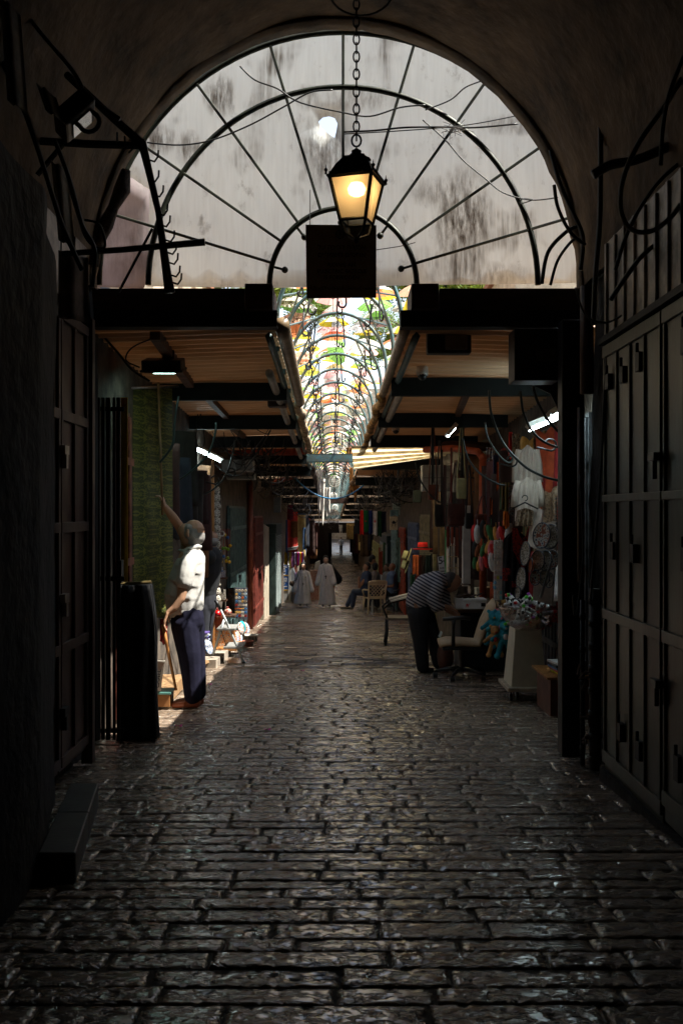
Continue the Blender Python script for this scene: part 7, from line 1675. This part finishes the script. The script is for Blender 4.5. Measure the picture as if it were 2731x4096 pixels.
# ladder
ld = thing('step_ladder', P(915, 2650, 13.4), 'silver folding step ladder standing in the sun on the left', 'ladder'); alu = mat('painted_aluminium', (.55, .60, .60), .35, .1, bump=.05)
for dd in (0, .42):
    q = MB(); q.tube([P(862, 2402, 13.1 + dd), P(885, 2445, 13.1 + dd), P(905, 2485, 13.1 + dd), P(975, 2650, 13.1 + dd)], .016, 8); q.build('front_rail', alu, ld, smooth=True)
    q = MB(); q.tube([P(897, 2478, 13.15 + dd), P(868, 2570, 13.15 + dd), P(846, 2640, 13.15 + dd)], .015, 8); q.build('rear_rail', alu, ld, smooth=True)
    q = MB(); q.tube([P(884, 2520, 13.14 + dd), P(908, 2590, 13.14 + dd)], .006, 5); q.build('brace', black_iron, ld)
for dd in (0, .42):
    q = MB(); q.tube([P(862, 2400, 13.1 + dd), P(882, 2438, 13.1 + dd)], .021, 8); q.build('grip', black_plastic, ld, smooth=True)
    q = MB(); q.tube([P(973, 2646, 13.1 + dd), P(978, 2662, 13.1 + dd)], .022, 8); q.build('foot', black_plastic, ld)
for (x0, x1, y) in ((868, 942, 2512), (895, 970, 2585)):
    q = MB(); a = P(x0, y + 9, 13.1); c = P(x1, y, 13.1); q.bbox((a.x, 13.06, a.z), (c.x, 13.55, c.z)); q.build('step', cm('8a8a86', .5), ld, bevel=.006)
# magnet display
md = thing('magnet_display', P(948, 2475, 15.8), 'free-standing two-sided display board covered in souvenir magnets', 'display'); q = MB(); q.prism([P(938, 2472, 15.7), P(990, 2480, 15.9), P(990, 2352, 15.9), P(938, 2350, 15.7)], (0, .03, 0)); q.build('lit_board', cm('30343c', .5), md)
q = MB(); q.prism([P(937, 2472, 15.68), P(937, 2350, 15.68), P(906, 2352, 16.3), P(906, 2466, 16.3)], (.02, .02, 0)); q.build('shaded_board', cm('141416', .5), md)  # darker colour carries the shade of this side of the board
mcol = ['c8b8a0', '4a8ac0', 'd86a2c', 'b8c8d0', 'e0b060', 'a03028', 'd8d0c0', '3a6a9a']
for r_ in range(8):
    for c_ in range(4):
        px, py = 946 + c_ * 12.2, 2362 + r_ * 14.5; D_ = 15.68 + .2 * c_ / 4
        q = MB(); cc = P(px, py, D_)
        if r_ < 4: q.cyl(cc, cc + Vector((0, -.01, 0)), .021, n=12)
        else: q.box(cc, (.043 if r_ != 5 else .045, .012, .034 if r_ != 5 else .018), Matrix.Rotation(rg.uniform(-.15, .15), 3, 'Y'))
        q.build('magnet', cm(mcol[rg.randrange(8)] if r_ else 'c8b8a0', .35), md, bevel=.002)
        if c_ < 3:
            q = MB(); cc = P(909 + c_ * 9, py, 16.22 - .2 * c_); q.box(cc, (.02, .012, .035)); q.build('magnet', cm(('6a3418', '3a2410', '5a2c20')[rg.randrange(3)], .4), md)
for k, (x0, x1, y0, y1) in enumerate(((932, 940, 2475, 2520), (975, 984, 2478, 2540))): q = MB(); q.cyl(P(x0, y0, 15.8), P(x0, y1 + 40, 15.8), .012, n=6); q.build('leg', black_iron, md)
# framed tiles
t = thing('framed_tiles', P(895, 2592, 14.3), 'orange-framed panel of patterned tiles leaning behind the ladder', 'picture'); q = MB(); a = P(852, 2588, 14.3); c = P(934, 2520, 14.3); q.bbox((a.x, 14.3, a.z), (c.x, 14.33, c.z)); q.build('tile_panel', tile_pat, t)
q = MB(); z0, z1, x0, x1 = a.z - .02, c.z + .02, a.x - .022, c.x + .022
for (p0, p1) in (((x0, z0), (x1, z0 + .022)), ((x0, z1 - .022), (x1, z1)), ((x0, z0 + .0225), (x0 + .022, z1 - .0225)), ((x1 - .022, z0 + .0225), (x1, z1 - .0225))): q.bbox((p0[0], 14.28, p0[1]), (p1[0], 14.36, p1[1]))
q.build('frame', orange_wood, t)
q = MB(); a = P(846, 2600, 14.2); c = P(950, 2590, 14.2); q.bbox((a.x, 14.1, a.z), (c.x, 14.9, c.z)); tag(q.build('display_plank', orange_wood), 'orange wooden plank under the framed tiles', 'plank')
# pomegranates, pots, dishes
def pome(px, py, D, r, m, label, top='b01c14'):
    t = thing('ceramic_pomegranate', P(px, py, D) - Vector((0, 0, r)), label, 'ornament'); q = MB(); q.sph(P(px, py, D), r, 18, (1, 1, .92)); q.build('body', m, t, smooth=True)
    q = MB(); q.lathe([(r * .22, 0), (r * .18, r * .2), (r * .40, r * .5), (r * .30, r * .3), (r * .12, r * .1)], P(px, py, D) + Vector((0, 0, r * .85)), 8); q.build('crown', cm(top, .3), t)
pome(870, 2455, 13.9, .058, cm('a80c10', .2, coat=.5), 'glossy red ceramic pomegranate in the sun')
pome(911, 2448, 14.1, .055, red_pot, 'white and red painted ceramic pomegranate right of the red one')
q = MB(); q.lathe([(.05, 0), (.075, .18), (.08, .2), (.075, .2)], P(875, 2512, 14.1), 14); tag(q.build('terracotta_pot', cm('8a3a18', .7), smooth=True), 'terracotta pot beneath the red pomegranate', 'pot')
q = MB(); q.bbox(tuple(P(858, 2470, 14.25)), (P(938, 0, 14.25).x, 14.6, P(0, 2464, 14.25).z)); tag(q.build('shelf_board', wood_brown), 'narrow wooden shelf under the pomegranates', 'shelf')
for k in range(12):
    px = 902 + k * 7.2; py = 2545 + (k % 3) * 3 - 38 * (k > 7); m_ = (red_pot, blue_pat, plate_pat2, cm('2a8a94', .3), red_pot, blue_pat)[k % 6]; D_ = 14.6 + .09 * k
    t = thing('painted_dish', P(px, py + 32, D_), f'painted dish standing on edge behind the ladder, {ordinal(k)} from the left', 'dish', 'painted dishes on edge'); b = MB(); r = .09; b.lathe([(.001, 0), (r * .7, 0), (r, .02), (r * .98, .024), (.001, .006)], (0, 0, 0), 22)
    R_ = Matrix.Rotation(1.15, 3, 'Z') @ Matrix.Rotation(R(72), 3, 'X'); b.v = [P(px, py, D_) + R_ @ v for v in b.v]; b.build('dish', m_, t, smooth=True)
def basket(px, py, D, r, h, col, label):
    c = P(px, py, D); t = thing('basket', c, label, 'basket'); q = MB(); q.lathe([(r * .8, 0), (r, h), (r * 1.08, h), (r * 1.08, h - .015), (r * .98, h - .02), (r * .78, .01), (.001, .01)], c, 16, closed=False); q.build('shell', cm(col, .6), t, smooth=True)
    q = MB()
    for k in range(12): an = k * PI / 6; q.box(c + Vector((math.cos(an) * r * .93, math.sin(an) * r * .93, h * .5)), (.012, .012, h * .6))
    q.build('slot', cm('3a3a38', .7), t)
basket(1000, 2572, 15.6, .12, .13, 'a8a49a', 'white plastic basket on the ground by the dishes')
basket(990, 2586, 15.3, .09, .09, '7a3c20', 'small brown wicker basket in front of the white one')
for k in range(5):
    q = MB(); x = -1.62 + .04 * k; 
    c = P(796 + k * 9, 2590, 11.6); b = MB(); b.lathe([(.001, 0), (.06, 0), (.085, .015), (.083, .018), (.001, .006)], (0, 0, 0), 20); R_ = Matrix.Rotation(1.2, 3, 'Z') @ Matrix.Rotation(R(75), 3, 'X'); b.v = [c + R_ @ v for v in b.v]
    tag(b.build('painted_dish', blue_pat, smooth=True), f'blue and white dish behind the white-shirted man, {ordinal(k)} from the left', 'dish', 'blue and white dishes')
for k in range(6):
    q = MB(); c = P(808, 2560 - k * 6, 11.9); q.box(c, (.16, .2, .015), Matrix.Rotation(rg.uniform(-.2, .2), 3, 'Z')); tag(q.build('tile_coaster', (blue_pat, cm('c8c8c0', .5), cm('5a4a8a', .5))[k % 3]), f'thin coloured tile in the stack by the black jeans, {ordinal(k)} from the bottom', 'tile', 'stack of tiles')
q = MB(); q.add([P(780, 2660, 11.4), P(835, 2640, 12.6), P(838, 2650, 12.6), P(783, 2674, 11.4), P(740, 2660, 11.4), P(800, 2640, 12.6), P(803, 2650, 12.6), P(743, 2674, 11.4)], [(0, 1, 2, 3), (4, 7, 6, 5), (0, 4, 5, 1), (3, 2, 6, 7), (0, 3, 7, 4), (1, 5, 6, 2)]); tag(q.build('wooden_pallet', wood_tan), 'low slatted wooden platform edge beside the white-shirted man', 'pallet')
# column of patterned plates
for k in range(15):
    py = 1960 + k * 31; t = thing('painted_plate', P(868, py + 15, 14.2), f'pale patterned plate in the tall column beside the orange post, {ordinal(k)} from the top', 'plate', 'column of plates on the left'); b = MB(); r = .058; b.lathe([(.001, 0), (r * .7, 0), (r, .012), (r * .98, .018), (.001, .006)], (0, 0, 0), 18)
    R_ = Matrix.Rotation(.75 + rg.uniform(-.1, .1), 3, 'Z') @ Matrix.Rotation(R(85), 3, 'X'); b.v = [P(866 + rg.uniform(-2, 3), py, 14.2) + R_ @ v for v in b.v]; b.build('dish', plate_pat, t, smooth=True)
# hanging fruit ornaments
k = 0
for (px, py, col, cn_) in ((921, 2183, 'e0a818', 'yellow'), (893, 2194, '6aa018', 'green'), (903, 2193, '88b020', 'green'), (913, 2197, '7aa818', 'green'), (911, 2150, '1c5a9a', 'blue'), (900, 2140, 'c0a020', 'yellow'), (895, 2226, '1c5aa0', 'blue'), (881, 2205, '1a4a8a', 'blue'), (912, 2232, '8aa020', 'green'), (885, 2246, 'e0b81c', 'yellow'), (906, 2245, 'e0b01c', 'yellow'), (918, 2248, 'e8b820', 'yellow'), (881, 2234, '1c4a84', 'blue')):
    t = thing('hanging_ornament', P(px, py + 6, 14.7), f'{cn_} ceramic fruit ornament in the hanging cluster, {ordinal(k)} of the bunch', 'ornament', 'ceramic fruit ornaments'); k += 1
    q = MB(); q.sph(P(px, py, 14.7), .024, 12, (1, 1, 1.08)); q.build('fruit', cm(col, .3), t, smooth=True); q = MB(); q.cyl(P(px, py - 5, 14.7), P(px, 2115, 14.7), .002, n=4); q.build('thread', cm('a03020', .8), t)
q = MB(); q.torus(P(888, 2135, 14.6), .035, .009, n=16); tag(q.build('white_ring', white_plastic, smooth=True), 'white ring hanging above the ceramic fruit', 'ring')
t = thing('souvenir_shelf', P(893, 2400, 15), 'dark shelf of small blue and white souvenirs below the ceramic fruit', 'shelves')
for py in (2310, 2400): q = MB(); a = P(873, py + 6, 15); c = P(905, py, 15); q.bbox((a.x, 15, a.z), (c.x, 15.2, c.z)); q.build('shelf', wood_brown, t)
for k in range(6): q = MB(); a = P(876 + (k % 3) * 9, 2309 + (k // 3) * 90, 15); q.bbox((a.x, 15.0, a.z), (a.x + .028, 15.03, a.z + .10 + .05 * (k % 2))); q.build('souvenir', (blue_pat, plate_pat)[k // 3], t)
# scarves left
for k, (x0, x1, y0, y1, m_, la) in enumerate(((692, 702, 1840, 2040, '4a2440', 'purple scarf hanging right of the green damask cloth'), (702, 712, 1850, 2050, '5a3422', 'brown scarf beside the purple one'), (710, 722, 1850, 2030, navy_pat, 'navy patterned scarf beside the brown one'), (698, 722, 1838, 1900, blue_pat, 'row of small blue-white cards above the purple scarf'), (730, 765, 1850, 1960, animal, 'dark patterned shawl in the left stall'), (640, 668, 2475, 2572, '8a1410', 'dark red cloth hanging behind the wooden stick'))):
    cloth2(x0, x1, y0, y1, (11.2, 11.25, 11.3, 11.1, 11.6, 9.6)[k], m_, la)
# bucket, box, plank
bk = thing('white_bucket', P(638, 2766, 8.75), 'white square bin with dark lettering beside the black cloth', 'bin')
q = MB(); q.add([P(618, 2764, 8.7), P(645, 2764, 8.7), P(645, 2760, 8.95), P(618, 2760, 8.95), P(616, 2642, 8.68), P(657, 2646, 8.68), P(657, 2643, 9.0), P(616, 2640, 9.0)], [(0, 3, 2, 1), (0, 1, 5, 4), (1, 2, 6, 5), (2, 3, 7, 6), (3, 0, 4, 7)]); q.build('shell', cm('a8a296', .5), bk, solid=.006)
q = MB(); q.tube([P(616, 2642, 8.68), P(657, 2646, 8.68), P(657, 2643, 9.0), P(616, 2640, 9.0)], .009, 6, closed=True); q.build('rim', cm('a8a296', .5), bk)
text_mesh('CAMEL', .052, ink, 'lettering', bk, P(633, 2715, 8.67), (.12, 0, 1), (-1, 0, .12), .0015, bold=.0015)
t = carton(618, 680, 2778, 2828, 8.9, .2, '9a6a3c', 'small wooden box with a teal lid beside the brown shoe', False); q = MB(); a = P(616, 2778, 8.88); c = P(683, 2770, 8.88); q.bbox((a.x, 8.88, a.z), (c.x, 9.12, c.z)); q.build('lid', cm('5a9088', .4), t)
q = MB(); a = P(640, 2745, 9.5); q.bbox((XL(9.5), 9.3, g(9.5)), (P(690, 0, 9.5).x, 10.3, g(9.5) + .12)); tag(q.build('wooden_step', wood_tan), 'tan wooden step board beside the bin, left', 'step')
# cash machine
cashx0, cashx1, CD = P(1110, 0, 36.0).x, P(1180, 0, 36.0).x, 36.0
am = thing('cash_machine', ((cashx0 + cashx1) / 2, CD, g(CD)), 'grey cash machine with blue Hebrew ATM posters', 'cash machine'); z0 = g(CD); z1 = P(0, 2258, CD).z
pts = [Vector((cashx0, CD, z0)), Vector((P(1163, 0, CD).x, CD, z0)), Vector((P(1163, 0, CD).x, CD, z1 - .15)), Vector((P(1150, 0, CD).x, CD, z1)), Vector((cashx0, CD, z1))]
q = MB(); q.prism(pts, (0, .8, 0)); q.build('casing', cm('9a9a96', .5, var=.08), am)
q = MB(); xx = P(1164, 0, CD).x
q.prism([Vector((xx, CD + .1, z0)), Vector((xx + .15, CD + .1, z0)), Vector((xx + .15, CD + .1, z1 - .4)), Vector((xx + .05, CD + .1, z1 - .1)), Vector((xx - .08, CD + .1, z1 - .01)), Vector((xx, CD + .1, z1 - .2))], (0, .6, 0)); q.build('screen_hood', cm('70747a', .4), am)
for (y0, y1, nm) in ((2260, 2303, 0), (2305, 2362, 1)):
    a = P(1111, y1, CD - .01); c = P(1154, y0, CD - .01); q = MB(); q.bbox((a.x, CD - .008, a.z), (c.x, CD - .003, c.z)); pst = q.build('poster', cm('10488c', .5, var=.05), am); psts = globals().setdefault('psts', []); psts.append(pst)
    q = MB(); q.bbox((a.x, CD - .012, a.z), (c.x, CD - .0085, a.z + .035)); q.build('poster_stripe', cm('d8a818', .5), pst)
wt = cm('e8e8e4', .6, var=0)
for s_, py, sz in (('כספומט'[::-1], 2267, .10), ('ATM', 2276, .075), ('משיכת'[::-1], 2315, .105), ('מזומנים'[::-1], 2324, .105), ('כאן'[::-1], 2334, .105), ('משיכת מזומנים'[::-1], 2346, .05), ('כאן'[::-1], 2352, .07)):
    text_mesh(s_, sz, wt, 'lettering', psts[0 if py < 2300 else 1], P(1132, py, CD) + Vector((0, -.011, 0)), (1, 0, 0), (0, 0, 1), .001, bold=.002)
q = MB(); a = P(1125, 2298, CD); c = P(1141, 2284, CD); q.tube([Vector((a.x, CD - .012, a.z)), Vector((c.x, CD - .012, a.z)), Vector((c.x, CD - .012, c.z)), Vector((a.x, CD - .012, c.z))], .005, 4, closed=True); q.box(((a.x + c.x) / 2, CD - .012, (a.z + c.z) / 2 - .02), (.03, .004, .05)); q.build('card_symbol', wt, psts[0])
# scarf rack behind the cash machine
sr = thing('scarf_rack', P(1185, 2400, 34.5), 'rack of bright silky scarves beside the cash machine', 'rack'); q = MB(); q.tube([P(1150, 2400, 35), P(1150, 2205, 35), P(1212, 2205, 35), P(1212, 2400, 35)], .015, 6); q.build('frame', black_iron, sr)
sc_c = ['c8b41c', 'b06a8a', '8a5a94', '3a1030', 'a898b0', '2a1838', 'c81458', '6a2a8a', 'd8c024', 'b01c1c', '3a2a6a']
for k in range(11):
    px = 1158 + k * 5; q = MB(); A = P(px, 2208, 34.9); h = .50 + rg.uniform(-.05, .12); q.grid(lambda u, v: A + Vector((u * .05 + .006 * math.sin(v * 8), .012 * math.sin(u * 9 + k), -h * v)), 5, 8, thick=(0, .004, 0)); q.build('scarf', cm(sc_c[k], .35, var=.1), sr, smooth=True)
cloth2(1138, 1148, 2208, 2260, 35.2, 'd8b81c', 'yellow banner hanging left of the bright scarves', 'banner', 'banner', 1)
q = MB(); q.prism([P(1150, 2192, 34.8), P(1192, 2185, 34.8), P(1186, 2198, 34.8), P(1150, 2203, 34.8)], (0, .6, .02)); tag(q.build('scarf_rack_canopy', cm('8a8a88', .6)), 'small pale board over the bright scarves', 'board')
for k in range(6): cloth2(1178 + k * 6, 1184 + k * 6, 2290, 2400, 34.6 + .05 * k, ('2a1838', '5a1830', '14101c', '3a2a10', '181830', '3a1420')[k], f'dark long scarf hanging low behind the shorter nun, {ordinal(k)} from the left', 'scarf', 'scarf', 1)
# white sheet and crates behind nuns, left
q = MB(); q.prism([P(1255, 2278, 38), P(1262, 2250, 38), P(1279, 2242, 38), P(1282, 2278, 38)], (0, .2, 0)); tag(q.build('white_bundle', white_plastic, bevel=.02), 'bright white bundle on a crate between the two nuns', 'bundle')
q = MB(); a = P(1240, 2350, 38.1); c = P(1275, 2282, 38.1); q.bbox((a.x, 38.1, g(38)), (c.x, 38.6, c.z)); tag(q.build('goods_table', red_pot), 'red patterned goods table between the two nuns', 'table')
for k, (x0, x1, y0, y1, col, la) in enumerate(((1150, 1172, 2020, 2080, '6a1434', 'magenta cloth hanging high on the left wall'), (1165, 1190, 2085, 2150, '6a4018', 'wooden picture frame hung high on the left'), (1210, 1222, 2110, 2200, '1c3a5a', 'blue cloth over the scarf rack'), (1143, 1150, 2080, 2210, '1a3a6a', 'thin blue post left of the scarf rack'))):
    cloth2(x0, x1, y0, y1, 33 + k * .2, col, la, 'hung_cloth', 'cloth', 1)
# ------------------------------------------------------------------ tangles of cables under the canopies
def tangle(x0f, x1f, D0, D1, n, seed, label, zoff=(.15, .75), rmin=.005, rmax=.012):
    rr = random.Random(seed); q = MB()
    for _ in range(n):
        D_ = rr.uniform(D0, D1); D2 = min(D1 + 2, D_ + rr.uniform(.2, 2.5)); xa = x0f(D_) + (x1f(D_) - x0f(D_)) * rr.random(); xb = x0f(D2) + (x1f(D2) - x0f(D2)) * rr.random()
        za = zr(D_) - rr.uniform(0, zoff[0]); zb_ = zr(D2) - rr.uniform(0, zoff[0]) - (.4 if rr.random() < .3 else 0); sag = rr.uniform(.05, zoff[1] * .6)
        pts = [Vector((xa + (xb - xa) * u + .03 * math.sin(u * 9 + sag * 20), D_ + (D2 - D_) * u, za + (zb_ - za) * u - 4 * sag * u * (1 - u))) for u in [k / 10 for k in range(11)]]
        q.tube(pts, rr.uniform(rmin, rmax), 4, caps=False)
    return tag(q.build('cable_tangle', cable_m), label, 'cables', kind='stuff')
tangle(lambda D: XR(D) - 1.1, XR, 19, 25, 90, 1, 'tangle of black cables under the right canopies')
tangle(lambda D: XR(D) - 1.3, XR, 24, 44, 130, 2, 'farther tangle of cables on the right')
tangle(XL, lambda D: XL(D) + 1.1, 12, 22, 80, 3, 'tangle of cables under the left canopies')
tangle(XL, lambda D: XL(D) + 1.2, 22, 46, 120, 4, 'farther tangle of cables on the left')
tangle(SL, lambda D: SR(D), 40, 76, 50, 5, 'loose wires hanging across the far gap', (.2, .5))
def hook_cable(lst, D, r, label): return cable([P(x, y, D + (dd if isinstance(dd, float) else 0)) for x, y, dd in [(*p, 0.0) if len(p) == 2 else p for p in lst]], r, label, mat('green_black_hose', (.02, .032, .03), .35, bump=0))
hook_cable([(1955, 1560), (1965, 1660), (2010, 1770), (2090, 1860), (2170, 1905), (2245, 1925)], 8.4, .011, 'thick curving dark green cable from the canopies to the black steel post')
hook_cable([(2080, 1565), (2095, 1660), (2140, 1740), (2200, 1780), (2245, 1790)], 8.2, .010, 'dark green cable curving below the black box, inner')
hook_cable([(2130, 1545), (2150, 1610), (2190, 1680), (2245, 1740)], 8.1, .012, 'dark green cable curving below the black box, outer')
hook_cable([(1850, 1750), (1870, 1830), (1920, 1895), (1990, 1935), (2020, 1940)], 9.6, .010, 'dark green cable curving over the blue scarves')
hook_cable([(1940, 1690), (1950, 1750), (1990, 1815), (2030, 1850), (2050, 1835), (2035, 1815)], 9.2, .009, 'dark cable ending in a loop before the scarves')
hook_cable([(1660, 1850), (1680, 1920), (1730, 1990), (1800, 2030)], 13.5, .011, 'dark cable sagging left of the white cabinet')
hook_cable([(715, 1585), (700, 1680), (690, 1780), (640, 1850)], 8.6, .011, 'dark cable curling down left of the second floodlight')
hook_cable([(690, 1935), (760, 1890), (830, 1820), (860, 1740), (865, 1690)], 10.5, .011, 'thick dark cable sweeping up right of the green cloth')
hook_cable([(790, 1985), (850, 1960), (905, 1900), (930, 1820), (940, 1760)], 12.2, .011, 'second dark cable sweeping up farther right')
hook_cable([(620, 1350), (530, 1390), (505, 1440), (560, 1470)], 7.6, .006, 'thin black wire looping beside the nearest floodlight')
hook_cable([(410, 1340), (480, 1420), (530, 1480), (600, 1525)], 7.5, .009, 'slanting black hose under the nearest left canopy')
for k, (px, py) in enumerate(((1925, 1960), (1905, 1900), (2045, 1845), (2200, 1780), (925, 1890), (860, 1920))):
    D_ = (13, 13, 9.5, 8.6, 12, 12)[k]; q = MB(); q.torus(P(px, py, D_), .05, .009, n=14, a0=-PI * .5, a1=PI * .9); q.tube([P(px, py, D_) + Vector((0, 0, -.05)), P(px, py, D_) + Vector((-.12, 0, -.02))], .009, 5)
    tag(q.build('iron_curl', black_iron, smooth=True), ('curled iron bracket before the orange pipe, lower', 'curled iron bracket before the orange pipe, upper', 'curled iron bracket above the green striped cloth', 'curled iron bracket by the grey-blue door', 'curled iron bracket under the left air conditioner', 'curled iron bracket by the orange post')[k], 'bracket')
